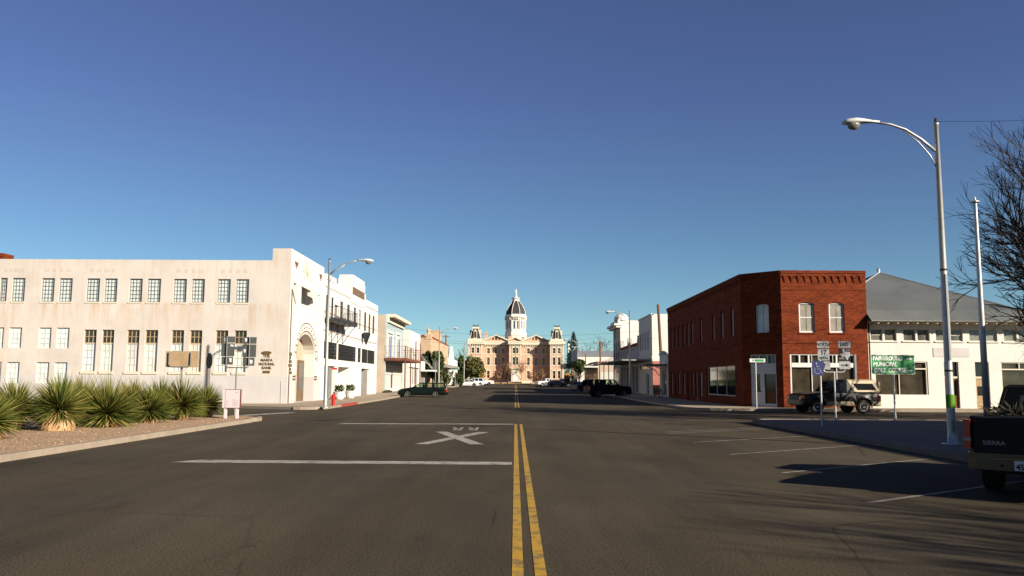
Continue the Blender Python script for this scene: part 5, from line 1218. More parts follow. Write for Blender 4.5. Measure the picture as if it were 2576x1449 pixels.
prof2 = [(.48, 0), (.44, .5), (.38, 1.0), (.38, 1.35), (.46, 1.75), (.38, 2.0), (.15, 2.12), (.14, 2.2), (.22, 2.32), (.21, 2.5), (.05, 2.6)]
g.lathe([(r_ * S_, zb_ + z_ * S_) for r_, z_ in prof2], (*DC, 0), 10, 0, 1, .75)
g.path([(DC[0] - .3 * S_, DC[1], zb_ + 1.85 * S_), (DC[0] - .42 * S_, DC[1] - .25, zb_ + 1.45 * S_), (DC[0] - .3 * S_, DC[1] - .3, zb_ + 1.25 * S_)], [.13 * S_, .11 * S_, .08 * S_], 6)
g.path([(DC[0] + .3 * S_, DC[1], zb_ + 1.85 * S_), (DC[0] + .40 * S_, DC[1] - .2, zb_ + 1.45 * S_), (DC[0] + .25 * S_, DC[1] - .45, zb_ + 1.6 * S_)], [.13 * S_, .11 * S_, .08 * S_], 6)
st_ = g.build('statue', 'bank_white', None, smooth=True); tag(st_, 'white robed figure standing on top of the courthouse dome', 'statue')
g = MB(); 
for x_ in (-14, -8, 8, 14): g.box(x_ - 5.5 + (2 if abs(x_) < 9 else 0) * (1 if x_ > 0 else -1), x_ + 5.5, 255.7, 255.95, gz(255), gz(255) + .5)
yw = g.build('garden_wall', 'ornament_tan'); tag(yw, 'low tan wall along the front of the courthouse lawn', 'wall')

# ================================================================== STREET LAMPS, POLES, SIGNS
def lamp(label, x, y, rot, h=8.62):
    t = thing('street_lamp', label, 'street lamp', (x, y, gz(y) + .12), rot, group='cobra head street lamps along the road')
    g = MB(); g.lathe([(.18, 0), (.18, .03), (.12, .05), (.11, .3), (.10, 1.5), (.088, 4), (.058, h), (.07, h + .01), (.07, h + .06), (.02, h + .08)], n=14); g.box(-.19, .19, -.19, .19, -.02, .025)
    g.build('pole', 'galvanized', t, smooth=True, local=True)
    g = MB(); g.tube((0, 0, h + .06), (0, 0, h + .2), .05, .04, 8); g.build('photocell', 'dark_trim', t, local=True)
    pts = [(-.06, 0, h - .72), (-.45, 0, h - .38), (-.85, 0, h - .12), (-1.25, 0, h + .02), (-1.7, 0, h + .08)]
    g = MB(); g.path([Vector(p) for p in pts], [.045, .04, .038, .034, .032], 8); g.path([(-.06, 0, h - 1.15), (-.2, 0, h - .85), (-.5, 0, h - .48), (-.9, 0, h - .16)], .018, 6)
    g.build('arm', 'galvanized', t, smooth=True, local=True)
    g = MB(); i = 0; sec = [(-1.55, .045, .045, .08), (-1.75, .07, .06, .085), (-1.98, .13, .09, .09), (-2.2, .17, .12, .085), (-2.42, .16, .11, .065), (-2.56, .07, .06, .04)]
    for sx, hw, up_, cz_ in sec:
        for k in range(8): a = 2 * PI * k / 8; g.v.append(Vector((sx, hw * math.cos(a), h + cz_ + (up_ if math.sin(a) > 0 else up_ * .45) * math.sin(a))))
    for j in range(len(sec) - 1):
        for k in range(8): g.f.append((j * 8 + k, j * 8 + (k + 1) % 8, j * 8 + 8 + (k + 1) % 8, j * 8 + 8 + k))
    g.f.append(tuple(range(8))); g.f.append(tuple(range(40, 48)))
    hd = g.build('lamp_head', 'pole_paint', t, smooth=True, local=True)
    g = MB(); g.lathe([(.02, -.17), (.09, -.145), (.13, -.06), (.14, .02)], (-2.26, 0, h + .03), 12, 0, 1.35, 1); g.build('lens', 'lamp_glass', hd, smooth=True, local=True)
    return t
L1 = lamp('tallest grey street lamp beside the black pickup, green tape round its pole', 11.5, 22.3, 0)
g = MB(); g.tube((0, 0, .95), (0, 0, 1.3), .108, .106, 14, False); g.build('tape_band', 'tape_green', L1, local=True)
lamp('street lamp in front of the bank beside the red hydrant', -10.85, 48.1, PI, 8.4)
dup(L1, (11.9, 87, gz(87) + .12), 0, 'street lamp on the shaded pavement behind the parked black suv', 'cobra head street lamps along the road')
for (x, y, r_, lb) in ((-10.8, 118.7, PI, 'street lamp standing behind the dark green estate car'), (-10.8, 177, PI + 1.1, 'slim street lamp in front of the big green tree near the courthouse'),
                       (11.3, 152, 0, 'street lamp next to the vertical cinema sign'), (11.4, 208, .9, 'slim far street lamp rising in front of the courthouse tower beside the cinema')):
    dup(L1, (x, y, gz(y) + .12), r_, lb, 'cobra head street lamps along the road')
g = MB()
for z in (1.9, 4.6): g.tube((0, 0, z), (0, 0, z + .05), .115 - z * .005, .115 - z * .005, 14, False)
g.build('strap_band', 'dark_trim', L1, local=True)
g = MB(); g.box(-.05, .05, -.125, -.09, .35, .62); g.build('access_plate', 'steel_grey', L1, local=True)
g = MB(); g.box(-.02, .02, -.12, -.095, 2.2, 4.5); g.build('conduit', 'steel_grey', L1, local=True)
for o in list(S.objects):
    if o.name.startswith('tape_band.'): bpy.data.objects.remove(o)

t = thing('flagpole', 'bare silver flagpole with dark lower half behind the street lamp', 'flagpole', (16.75, 30, .12))
MB().lathe([(.11, 0), (.105, 3.2), (.10, 3.6), (.085, 5), (.06, 8.1), (.06, 8.12)], n=12).build('pole', 'galvanized', t, smooth=True, local=True)
MB().lathe([(.06, 8.12), (.15, 8.16), (.15, 8.2), (.04, 8.24), (.02, 8.36)], n=10).build('cap', 'galvanized', t, local=True)

def u_frame(par, w_, z0, z1, zb, mat='galvanized'):
    g = MB(); g.tube((0, 0, 0), (0, 0, zb), .035, .035, 8); r = .1
    pts = [(-w_ / 2, .0, z1), (-w_ / 2, 0, zb + r), (-w_ / 2 + r * .4, 0, zb + r * .3), (-w_ / 2 + r, 0, zb), (w_ / 2 - r, 0, zb), (w_ / 2 - r * .4, 0, zb + r * .3), (w_ / 2, 0, zb + r), (w_ / 2, 0, z1)]
    g.path(pts, .03, 8); g.lathe([(.09, 0), (.09, .03), (.05, .05), (.045, .25)], n=8); return g.build('post', mat, par, local=True)
def flat(par, name, mat, x0, x1, z0, z1, y=-.05, th=.012, child=None, bev=.02):
    g = MB(); b = bev; pts = [(x0 + b, z0), (x1 - b, z0), (x1, z0 + b), (x1, z1 - b), (x1 - b, z1), (x0 + b, z1), (x0, z1 - b), (x0, z0 + b)]
    g.prism(pts, 'y', y - th, y); return g.build(name, mat, par, local=True)
LF = Fac((0, 0), (1, 0))
def ltext(par, txt, x, z, size, mat, y=-.066, sx=1.0, bold=0, fl=1):
    vs, fs = text_geo(txt, size, .002, bold); g = MB(); g.add([(x + v[0] * sx * fl, y - v[2], z + v[1]) for v in vs], fs); return g.build('lettering', mat, par, local=True)
# route signs
t = thing('route_sign', 'cluster of grey route signs reading NORTH 17 TEXAS and EAST on a U shaped frame', 'route sign', (13.57, 35.75, .12))
sc = 35.75 / 38.4
u_frame(t, .92, 0, 3.0, 2.03)
def s3(x, y): p = at(x, y, 35.7); return p.x - 13.57, p.z - .12
def panel(nm, mat, x0, y0, x1, y1): a = s3(x0, y0); b = s3(x1, y1); return flat(t, nm, mat, a[0], b[0], b[1], a[1]), ((a[0] + b[0]) / 2, (a[1] + b[1]) / 2, b[0] - a[0], a[1] - b[1])
p, q = panel('sign_panel', 'sign_grey', 2054.6, 858.6, 2085.5, 875.8); ltext(p, 'NORTH', q[0], q[1], .2, 'ink_black', sx=.78, bold=.003)
p, q = panel('sign_panel', 'sign_grey', 2056.5, 877.4, 2086.5, 907.4); ltext(p, '17', q[0], q[1] + .09, .27, 'ink_black', sx=.95, bold=.008); ltext(p, 'TEXAS', q[0], q[1] - .15, .14, 'ink_black', sx=.95, bold=.004)
g = MB(); 
for a, b, c, d in ((q[0] - q[2] / 2, q[0] + q[2] / 2, q[1] + q[3] / 2 - .012, q[1] + q[3] / 2), (q[0] - q[2] / 2, q[0] + q[2] / 2, q[1] - q[3] / 2, q[1] - q[3] / 2 + .012)): g.box(a, b, -.068, -.062, c, d)
g.build('border', 'ink_black', p, local=True)
p, q = panel('sign_panel', 'sign_grey', 2060, 909, 2089, 929.5)
g = MB(); g.prism([(q[0] - .05, q[1] - .09), (q[0], q[1] - .09), (q[0], q[1] + .02), (q[0] + .05, q[1] + .02), (q[0] - .025, q[1] + .11), (q[0] - .10, q[1] + .02), (q[0] - .05, q[1] + .02)], 'y', -.066, -.062); g.build('arrow', 'ink_black', p, local=True)
p, q = panel('sign_panel', 'sign_grey', 2108, 858.2, 2139.5, 875.3); ltext(p, 'EAST', q[0], q[1], .2, 'ink_black', sx=.85, bold=.006)
p, q = panel('sign_panel', 'ink_black', 2109, 876.8, 2140, 907.2)
tx = [(.34, .98), (.50, .98), (.50, .78), (.62, .74), (.78, .72), (.93, .72), (.97, .55), (.98, .42), (.90, .35), (.80, .22), (.75, .05), (.68, .03), (.62, .15), (.52, .32), (.44, .36), (.38, .28), (.30, .27), (.22, .38), (.12, .50), (.04, .57), (.34, .58)]
g = MB(); g.prism([(q[0] - q[2] / 2 + u * q[2], q[1] - q[3] / 2 + v * q[3]) for u, v in tx], 'y', -.067, -.0625); g.build('state_outline', 'sign_grey', p, local=True)
g = MB(); g.box(q[0] - .04, q[0] + .12, -.071, -.0675, q[1] - .02, q[1] + .07); g.build('number_smudge', 'ink_grey', p, local=True)
ltext(p, 'FARM', q[0] + .13, q[1] + .19, .07, 'sign_white'); ltext(p, 'ROAD', q[0] - .13, q[1] - .17, .07, 'sign_white')
p, q = panel('sign_panel', 'sign_grey', 2110.5, 909, 2139.5, 928.5)
g = MB(); g.prism([(q[0] - .16, q[1] - .022), (q[0] + .05, q[1] - .022), (q[0] + .05, q[1] - .07), (q[0] + .17, q[1]), (q[0] + .05, q[1] + .07), (q[0] + .05, q[1] + .022), (q[0] - .16, q[1] + .022)], 'y', -.066, -.062); g.build('arrow', 'ink_black', p, local=True)
# green guide sign
t = thing('guide_sign', 'green sign reading FAIRGROUND, MUNICIPAL GOLF COURSE with arrows on one post', 'guide sign', (16.15, 35.9, .12))
g = MB(); g.tube((0, 0, 0), (0, 0, 2.75), .04, .04, 8); g.lathe([(.1, 0), (.1, .03), (.05, .06), (.05, .2)], n=8); g.build('post', 'galvanized', t, local=True)
a = at(2191, 892, 35.85); b = at(2302, 942, 35.85); x0, x1, z0, z1 = a.x - 16.15, b.x - 16.15, b.z - .12, a.z - .12
p = flat(t, 'sign_panel', 'letter_white', x0, x1, z0, z1, bev=.04); q = flat(p, 'sign_face', 'sign_green', x0 + .02, x1 - .02, z0 + .02, z1 - .02, -.0625, .004, bev=.03)
W_, H_ = x1 - x0, z1 - z0
def left_text(par, s, xl, z, size, mat, sx, bold=0):
    vs, fs = text_geo(s, size, .002, bold); mn = min(v[0] for v in vs); g = MB(); g.add([(xl + (v[0] - mn) * sx, -.07 - v[2], z + v[1]) for v in vs], fs); g.build('lettering', mat, par, local=True)
left_text(q, 'FAIRGROUND', x0 + .07, z0 + H_ * .80, .25, 'letter_white', .80, .006); left_text(q, 'MUNICIPAL', x0 + .08, z0 + H_ * .50, .25, 'letter_white', .80, .006); left_text(q, 'GOLF  COURSE', x0 + .09, z0 + H_ * .19, .25, 'letter_white', .80, .006)
for zz in (.79, .19):
    zc_ = z0 + H_ * zz; g = MB(); g.prism([(x1 - .34, zc_ - .015), (x1 - .2, zc_ - .015), (x1 - .2, zc_ - .06), (x1 - .1, zc_), (x1 - .2, zc_ + .06), (x1 - .2, zc_ + .015), (x1 - .34, zc_ + .015)], 'y', -.073, -.069); g.build('arrow', 'sign_white', q, local=True)
# accessible parking sign
t = thing('parking_sign', 'blue accessible parking sign with wheelchair symbol on a thin post', 'parking sign', (11.22, 30.9, .12))
g = MB(); g.tube((0, 0, 0), (0, 0, 2.4), .035, .035, 8); g.build('post', 'galvanized', t, local=True)
a = at(2042, 908, 30.85); b = at(2073, 944, 30.85); x0, x1, z0, z1 = a.x - 11.22, b.x - 11.22, b.z - .12, a.z - .12
p = flat(t, 'sign_panel', 'sign_blue', x0, x1, z0, z1); W_, H_ = x1 - x0, z1 - z0; cx_ = x0 + W_ * .42; cz_ = z0 + H_ * .32
g = MB(); R = W_ * .25
pts = [(cx_ + R * math.cos(math.radians(a_)), -.067, cz_ + R * math.sin(math.radians(a_))) for a_ in range(120, 376, 15)]
g.path(pts, .010, 5); g.path([(cx_ - .02, -.067, cz_ + H_ * .42), (cx_ - .0, -.067, cz_ + .06), (cx_ + .11, -.067, cz_ + .05), (cx_ + .15, -.067, cz_ - .08), (cx_ + .20, -.067, cz_ - .07)], .012, 5)
g.path([(cx_ - .01, -.067, cz_ + .15), (cx_ + .10, -.067, cz_ + .14)], .011, 5); g.tube((cx_ - .02, -.064, cz_ + H_ * .50), (cx_ - .02, -.072, cz_ + H_ * .50), .028, .028, 10)
g.build('wheelchair_symbol', 'sign_blue_ink', p, local=True)
# street name sign on the brick corner
t = thing('street_sign', 'green and white street name sign on a post by the brick corner', 'street sign', (14.55, 50.8, .12))
g = MB(); g.tube((0, 0, 0), (0, 0, 2.85), .035, .035, 8); g.build('post', 'galvanized', t, local=True)
g = MB(); g.box(-.36, .58, -.03, -.01, 2.78, 3.0); p = g.build('sign_panel', 'sign_white', t, local=True)
g = MB(); g.box(-.06, .50, -.034, -.0305, 2.82, 2.96); g.build('name_band', 'sign_green', p, local=True)
ltext(p, 'N', -.16, 2.89, .15, 'sign_green', y=-.033, bold=.006)
# far signs
for (x, y, lb) in ((-10.7, 149.5, 'small street name sign on a thin post in front of the clipped hedge'),):
    t = thing('street_sign', lb, 'street sign', (x, y, gz(y) + .1)); g = MB(); g.tube((0, 0, 0), (0, 0, 3.2), .04, .04, 6); g.build('post', 'galvanized', t, local=True)
    g = MB(); g.box(-.5, .5, -.02, .02, 3.2, 3.42); g.build('sign_panel', 'sign_green', t, local=True)
t = thing('road_sign', 'grey back of a road sign beyond the dark green estate car', 'road sign', (-11.6, 122, gz(122) + .12)); g = MB(); g.tube((0, 0, 0), (0, 0, 3.9), .04, .04, 6); g.build('post', 'galvanized', t, local=True)
g = MB(); g.box(-.42, .32, -.02, .02, 2.9, 4.1); g.build('sign_panel', 'sign_back', t, local=True)

# backs of signs on the left island
c4b = lambda x, y: (411.4 + x / 6.229, 831.8 + y / 6.229)
def local_pt(o, x, y, Y): p = at(x, y, Y); return p.x - o[0], p.z - o[2]
YS = 36.15
O = (at(455, 950, YS).x, YS, .12); t = thing('sign_back', 'unpainted plywood back of a wide sign above the spiky plants', 'road sign', O)
c = local_pt(O, *c4b(100, 330), YS); d = local_pt(O, *c4b(430, 570), YS)
g = MB(); g.tube((0, .06, 0), (0, .06, d[1]), .04, .04, 8); g.path([(c[0], -.06, c[1] - .02), (c[0], -.06, d[1] + .1), (c[0] + .1, -.06, d[1]), (d[0] - .1, -.06, d[1]), (d[0], -.06, d[1] + .1), (d[0], -.06, c[1] - .02)], .028, 8); g.build('post', 'steel_grey', t, local=True)
a = local_pt(O, *c4b(38, 322), YS); b = local_pt(O, *c4b(540, 575), YS); g = MB(); g.box(a[0], b[0], 0, .03, b[1], a[1]); g.build('sign_panel', 'plywood', t, local=True)
O = (at(527, 950, YS).x, YS, .12); t = thing('stop_sign', 'dark back of an octagonal stop sign seen nearly edge on', 'stop sign', O)
a = local_pt(O, 525, 888.5, YS); b = local_pt(O, 525, 926.5, YS); zc_ = (a[1] + b[1]) / 2; R = (a[1] - b[1]) / 2 / math.cos(PI / 8)
g = MB(); g.tube((0, 0, 0), (0, 0, a[1] - .04), .03, .03, 8); g.build('post', 'steel_grey', t, local=True)
M_ = Matrix.Rotation(math.radians(-48), 3, 'Z'); g = MB(); pts = [(R * math.cos(PI / 8 + k * PI / 4), R * math.sin(PI / 8 + k * PI / 4)) for k in range(8)]
vs = [M_ @ Vector((p[0], yy, 0)) + Vector((-.02, -.05, zc_ + p[1])) for yy in (-.01, .01) for p in pts]; g.add(vs, [tuple(range(8)), tuple(range(15, 7, -1))] + [(k, (k + 1) % 8, (k + 1) % 8 + 8, k + 8) for k in range(8)]); g.build('sign_panel', 'sign_back', t, local=True)
O = (at(595, 950, YS).x, YS, .12); t = thing('sign_back', 'cluster of eight grey sign backs on a U shaped frame, scraps of paper stuck on', 'road sign', O)
c = local_pt(O, *c4b(1005, 95), YS); d = local_pt(O, *c4b(1338, 580), YS)
g = MB(); g.tube((0, -.05, 0), (0, -.05, d[1]), .035, .035, 8); g.path([(c[0], -.05, c[1]), (c[0], -.05, d[1] + .08), (c[0] + .08, -.05, d[1]), (d[0] - .08, -.05, d[1]), (d[0], -.05, d[1] + .08), (d[0], -.05, c[1])], .026, 8); g.build('post', 'steel_grey', t, local=True)
for x0, y0, x1, y1, scrap in ((915, 90, 1120, 188, (955, 110, 990, 180)), (908, 198, 1108, 402, (1045, 215, 1100, 250)), (912, 410, 1085, 532, (1030, 425, 1068, 495)), (1245, 100, 1455, 206, (1275, 115, 1310, 175)), (1242, 215, 1445, 415, (1255, 285, 1290, 345)), (1242, 422, 1420, 550, (1350, 455, 1395, 520))):
    a = local_pt(O, *c4b(x0, y0), YS); b = local_pt(O, *c4b(x1, y1), YS); g = MB(); g.box(a[0], b[0], 0, .012, b[1], a[1]); p = g.build('sign_panel', 'sign_back', t, local=True)
    a = local_pt(O, *c4b(*scrap[:2]), YS); b = local_pt(O, *c4b(*scrap[2:]), YS); g = MB(); g.poly([(a[0], -.004, a[1]), (b[0], -.004, a[1] - .02), (b[0] - .01, -.004, b[1]), (a[0] + .02, -.004, b[1] + .01)]); g.build('paper_scrap', 'sign_white', p, local=True)
# information board
O = (at(577, 1053, 34.1).x, 34.1, .12); YI = 34.1
t = thing('information_board', 'square pinkish white notice board with brown edge on two short legs', 'notice board', O)
a = local_pt(O, 567, 979.5, YI); b = local_pt(O, 603, 1027, YI)
g = MB(); g.box(a[0], b[0], 0, .16, b[1], a[1]); p = g.build('board', 'sign_frame_brown', t, local=True)
g = MB(); g.box(a[0] + .015, b[0] - .012, -.006, -.001, b[1] + .02, a[1] - .02); f_ = g.build('board_face', 'sign_lilac', p, local=True)
g = MB(); g.box(a[0] - .10, a[0] - .003, .0, .16, b[1] + .01, a[1] - .01); g.build('board_edge', 'sign_lilac', p, local=True)
for x in (a[0] - .03, b[0] - .17): g = MB(); g.box(x, x + .10, .02, .13, 0, b[1] - .003); g.build('leg', 'sign_lilac', t, local=True)
g = MB(); W_ = b[0] - a[0]; H_ = a[1] - b[1]; rr = random.Random(5)
for k in range(7):
    z = b[1] + H_ * (.12 + .055 * k); g.box(a[0] + W_ * .48, a[0] + W_ * (.48 + rr.uniform(.25, .42)), -.009, -.007, z, z + .012)
for k in range(5): z = b[1] + H_ * (.12 + .07 * k); g.box(a[0] + W_ * .08, a[0] + W_ * (.08 + rr.uniform(.08, .2)), -.009, -.007, z, z + .014)
g.box(a[0] + W_ * .6, a[0] + W_ * .92, -.009, -.007, b[1] + H_ * .83, b[1] + H_ * .85); g.build('small_print', 'ink_grey', f_, local=True)

# hydrant
t = thing('fire_hydrant', 'red fire hydrant on the kerb beside the street lamp', 'fire hydrant', (-11.12, 51.5, .12))
g = MB(); g.lathe([(.17, 0), (.17, .05), (.11, .06), (.105, .42), (.15, .43), (.15, .48), (.12, .50), (.115, .56), (.135, .57), (.135, .60), (.11, .66), (.06, .71), (.035, .72), (.035, .78)], n=14); g.build('barrel', 'hydrant_red', t, smooth=False, local=True)
g = MB(); g.tube((-.2, 0, .48), (.2, 0, .48), .05, .05, 8); g.build('hose_outlet', 'hydrant_red', t, local=True); g = MB(); g.tube((0, 0, .40), (0, -.2, .40), .07, .07, 10); g.tube((0, -.2, .40), (0, -.23, .40), .045, .03, 8); g.build('pump_outlet', 'hydrant_red', t, local=True)
# bench
t = thing('bench', 'dark bench on the shaded pavement beside the brick building', 'bench', (13.4, 77.5, gz(77.5) + .12), PI / 2 + .3)
g = MB()
for k in range(4): g.box(-.75, .75, -.2 + k * .11, -.12 + k * .11, .43, .46)
g.build('seat', 'dark_trim', t, local=True); g = MB()
for k in range(3): g.box(-.75, .75, .24 + k * .03, .27 + k * .03, .55 + k * .12, .63 + k * .12)
g.build('backrest', 'dark_trim', t, local=True)
for x in (-.7, .7): g = MB(); g.path([(x, -.22, 0), (x, -.2, .42), (x, .22, .44), (x, .36, .95)], .035, 5); g.path([(x, .2, .43), (x, .34, 0)], .035, 5); g.build('leg', 'black_iron', t, local=True)
# wooden poles
def wpole(label, x, y, ztop, lean=(0, 0), r=.16, arms=0):
    t = thing('utility_pole', label, 'utility pole', (x, y, gz(y)))
    g = MB(); g.tube((0, 0, -.2), (lean[0], lean[1], ztop - gz(y)), r, r * .72, 10); g.build('pole', 'wood_pole', t, local=True)
    if arms:
        g = MB(); g.box(lean[0] - .9, lean[0] + .9, lean[1] - .2, lean[1] - .08, ztop - gz(y) - .6, ztop - gz(y) - .45)
        for dx in (-.8, -.3, .3, .8): g.tube((lean[0] + dx, lean[1] - .14, ztop - gz(y) - .45), (lean[0] + dx, lean[1] - .14, ztop - gz(y) - .25), .05, .05, 6)
        g.build('crossarm', 'wood_pole', t, local=True)
    return t
yp = 88.6; pT = at(1655.5, 766, yp); pB = at(1664, 905, yp)
wpole('tall leaning brown wooden pole behind the low shop next to the brick building', pB.x + .15, yp, pT.z, (pT.x - pB.x - .15, 0), .2)
p = at(1510, 858, 165); wpole('brown utility pole with crossarm behind the pinkish corner shop', p.x, 165, p.z, (0, 0), .2, 0)
t = bpy.data.objects['utility_pole.001']; g = MB(); zt = p.z - gz(165); g.box(-.35, .35, -.12, .12, zt - .5, zt - .3); g.build('crossarm', 'wood_pole', t, local=True)
p = at(1473, 890, 195); wpole('short rust brown pole behind the small dark street tree', p.x, 195, p.z, (0, 0), .16)
p = at(1122, 842, 205); wpole('wooden pole with crossarm behind the tan theatre', p.x, 205, p.z, (0, 0), .22, 1)
def wire(label, a, b, sag, r=.012):
    g = MB(); a = Vector(a); b = Vector(b); n = 18; pts = [a.lerp(b, k / n) - Vector((0, 0, sag * 4 * (k / n) * (1 - k / n))) for k in range(n + 1)]
    o = g.path(pts, r, 3).build('overhead_wire', 'dark_trim'); tag(o, label, 'wire', 'overhead wires across the street')
wire('upper overhead wire crossing the street from the leaning pole', (pT.x + .1, yp, 7.2), (LX + .02, 97, 7.9), .9)
wire('lower overhead wire crossing the street from the leaning pole', (pT.x + .2, yp, 6.3), (LX + .02, 96, 6.5), .8)
wire('far overhead wire crossing in front of the courthouse roofs', (RX, 155, 9.6), (LX, 152, 9.0), .7, .018)
wire('thin wire running from the top of the street lamp with green tape', (11.5, 22.3, 8.85), (24, 20, 9.5), .35, .006)

# ================================================================== PLANTS
def sotol(name, label, x, y, seed, R=1.05, th=.5, n=1500, tk=1.0):
    rr = random.Random(seed); t = thing(name, label, 'plant', (x, y, .12), group='spiky sotol plants in the gravel bed')
    g = MB(); c = Vector((0, 0, th + .05))
    for k in range(n):
        el = math.asin(rr.uniform(-.45, .99)); az = rr.uniform(0, 2 * PI); L = R * rr.uniform(.55, 1.22) * (1.0 if el > 0 else .85)
        d = Vector((math.cos(az) * math.cos(el), math.sin(az) * math.cos(el), math.sin(el))); s = d.cross(Vector((0, 0, 1))).normalized() if abs(d.z) < .98 else Vector((1, 0, 0))
        s = Matrix.Rotation(rr.uniform(-.9, .9), 3, d) @ s; w_ = rr.uniform(.010, .018); droop = rr.uniform(.02, .16) * (1 - abs(el) / 1.6)
        p0 = c + d * .06; p1 = c + d * L * .5 + Vector((0, 0, -droop * .25)); p2 = c + d * L + Vector((0, 0, -droop))
        g.poly([p0 - s * w_, p0 + s * w_, p1 + s * w_ * 1.0, p1 - s * w_ * 1.0]); g.poly([p1 - s * w_, p1 + s * w_, p2])
        g.v[-3:] = g.v[-3:]
    g.build('blades', 'sotol_blade', t, local=True); g = MB()
    for k in range(int(150 * (.5 + th))):
        az = rr.uniform(0, 2 * PI); z = rr.uniform(0.03, th + .1); r0 = (.16 + .10 * rr.random()) * tk * 1.25; d = Vector((math.cos(az), math.sin(az), -rr.uniform(.2, 1.4))).normalized(); s = Vector((-math.sin(az), math.cos(az), 0))
        p0 = Vector((math.cos(az) * r0 * .7, math.sin(az) * r0 * .7, z)); L = rr.uniform(.12, .38); p1 = p0 + d * L; p1.z = max(p1.z, .01); g.poly([p0 - s * .03, p0 + s * .03, p1 + s * .012, p1 - s * .012])
    g.build('dry_skirt', 'sotol_skirt', t, local=True); g = MB(); g.lathe([(.30 * tk, 0), (.30 * tk, .1), (.27 * tk, th * .6), (.2 * tk, th), (.1, th + .1)], n=12); g.build('trunk', 'sotol_skirt', t, local=True)
    return t
SOT = [(-13.7, 21.9, .45, 1.0, 'large spiky plant in front of the one with the straw trunk'), (-14.05, 25.9, .62, 1.0, 'spiky plant with the thickest straw coloured trunk'),
       (-13.5, 27.9, .42, 1.2, 'broadest spiky plant in the middle of the row'), (-13.3, 30.6, .4, 1.05, 'low spiky plant between the broadest one and the tall one under the plywood'),
       (-13.0, 32.9, .5, 1.15, 'tall spiky plant below the plywood sign back'), (-12.95, 35.3, .5, 1.0, 'last dark spiky plant beside the notice board'),
       (-15.3, 24.0, .6, 1.0, 'spiky plant filling the gap behind the thick straw trunk plant'), (-15.2, 28.2, .7, 1.0, 'spiky plant behind, its brown tips above the broadest plant'), (-14.6, 32.0, .6, 1.05, 'spiky plant in the back row below the sign backs'),
       (-13.2, 19.4, .5, 1.0, 'spiky plant cut off by the photo edge')]
SOT += [(-15.6, 26.2, .6, 1.1, 'back row spiky plant behind the straw coloured trunk'), (-15.4, 30.0, .6, 1.1, 'back row spiky plant between the broadest plant and the plywood sign'), (-14.4, 34.2, .55, 1.05, 'back row spiky plant directly below the stop sign')]
for k, (x, y, th_, R_, lb) in enumerate(SOT): sotol('spiky_plant', lb, x, y, 40 + k, R_ * (.93 + .16 * ((k * 7) % 5) / 4), th_ * .9, tk=(1.15, 1.65, 1.2, 1.1, .9, .8)[k] if k < 6 else 1)
rr = random.Random(99); g = MB()
for k in range(900):
    x = -10.75 - abs(rr.gauss(0, 1)) * 2.6; y = rr.uniform(14, 36); q = rr.uniform(.008, .02) * (1.6 if rr.random() < .06 else 1); c_ = Vector((x, y, .12))
    vs = [c_ + Vector((q * math.cos(a) * rr.uniform(.7, 1.2), q * math.sin(a) * rr.uniform(.7, 1.2), z)) for z in (0, q * .7) for a in (0, 1.6, 3.1, 4.7)]
    g.add(vs, [(0, 1, 5, 4), (1, 2, 6, 5), (2, 3, 7, 6), (3, 0, 4, 7), (4, 5, 6, 7)])
struct(g.build('loose_stones', 'gravel'), 'stuff', 'loose pale stones scattered over the gravel bed')
g = MB()
for k in range(900):
    px_, py_, *_r = rr.choice(SOT); a = rr.uniform(0, 6.28); r0 = rr.uniform(.3, 1.5); x, y = px_ + r0 * math.cos(a), py_ + r0 * math.sin(a)
    if x > -10.75: continue
    d = Vector((math.cos(a * 3), math.sin(a * 3), 0)) * rr.uniform(.05, .2); s_ = Vector((-d.y, d.x, 0)).normalized() * .012; p_ = Vector((x, y, .125 + rr.random() * .02)); g.poly([p_ - s_, p_ + s_, p_ + d + Vector((0, 0, .02))])
struct(g.build('dead_leaf_litter', 'sotol_skirt'), 'stuff', 'dry straw coloured leaf litter under the spiky plants')
# weeds at wall feet
for x, y, s in ((LX + .35, 96.5, .5),):
    o = leafball((x, y, gz(y) + .22), (.45, 1.6, .18), 300, .12, 9).build('weed_clump', 'leaf_mid'); tag(o, 'low green weeds in the gap beside the pale blue shop', 'weeds')

def branches(rr, g, tw, p, d, L, r, lvl, maxl, spread=.5, up=.12, droop=0, kids=(2, 3), thin=.7):
    n = 3; q = Vector(p); dd = Vector(d)
    for k in range(n):
        dd = (dd + Vector((rr.gauss(0, .13), rr.gauss(0, .13), rr.gauss(0, .13) + up * .3 - droop * .3))).normalized(); e = q + dd * L / n
        (g if lvl < 2 else tw).tube(q, e, r * (1 - .3 * k / n), r * (1 - .3 * (k + 1) / n), 7 if lvl < 2 else (4 if r > .012 else 3), False); q = e
        if lvl < maxl and k > 0 and rr.random() < .75:
            a = dd.orthogonal().normalized(); a = Matrix.Rotation(rr.uniform(0, 6.28), 3, dd) @ a; nd = (dd + a * spread * rr.uniform(.8, 1.5)).normalized()
            branches(rr, g, tw, q, nd, L * rr.uniform(.45, .7), r * .46, lvl + 1, maxl, spread, up, droop, kids, thin)
    if lvl < maxl:
        for _ in range(rr.choice(kids)):
            a = dd.orthogonal().normalized(); a = Matrix.Rotation(rr.uniform(0, 6.28), 3, dd) @ a; nd = (dd + a * spread * rr.uniform(.5, 1.1)).normalized()
            branches(rr, g, tw, q, nd, L * rr.uniform(.62, .85), r * .66, lvl + 1, maxl, spread, up, droop, kids, thin)
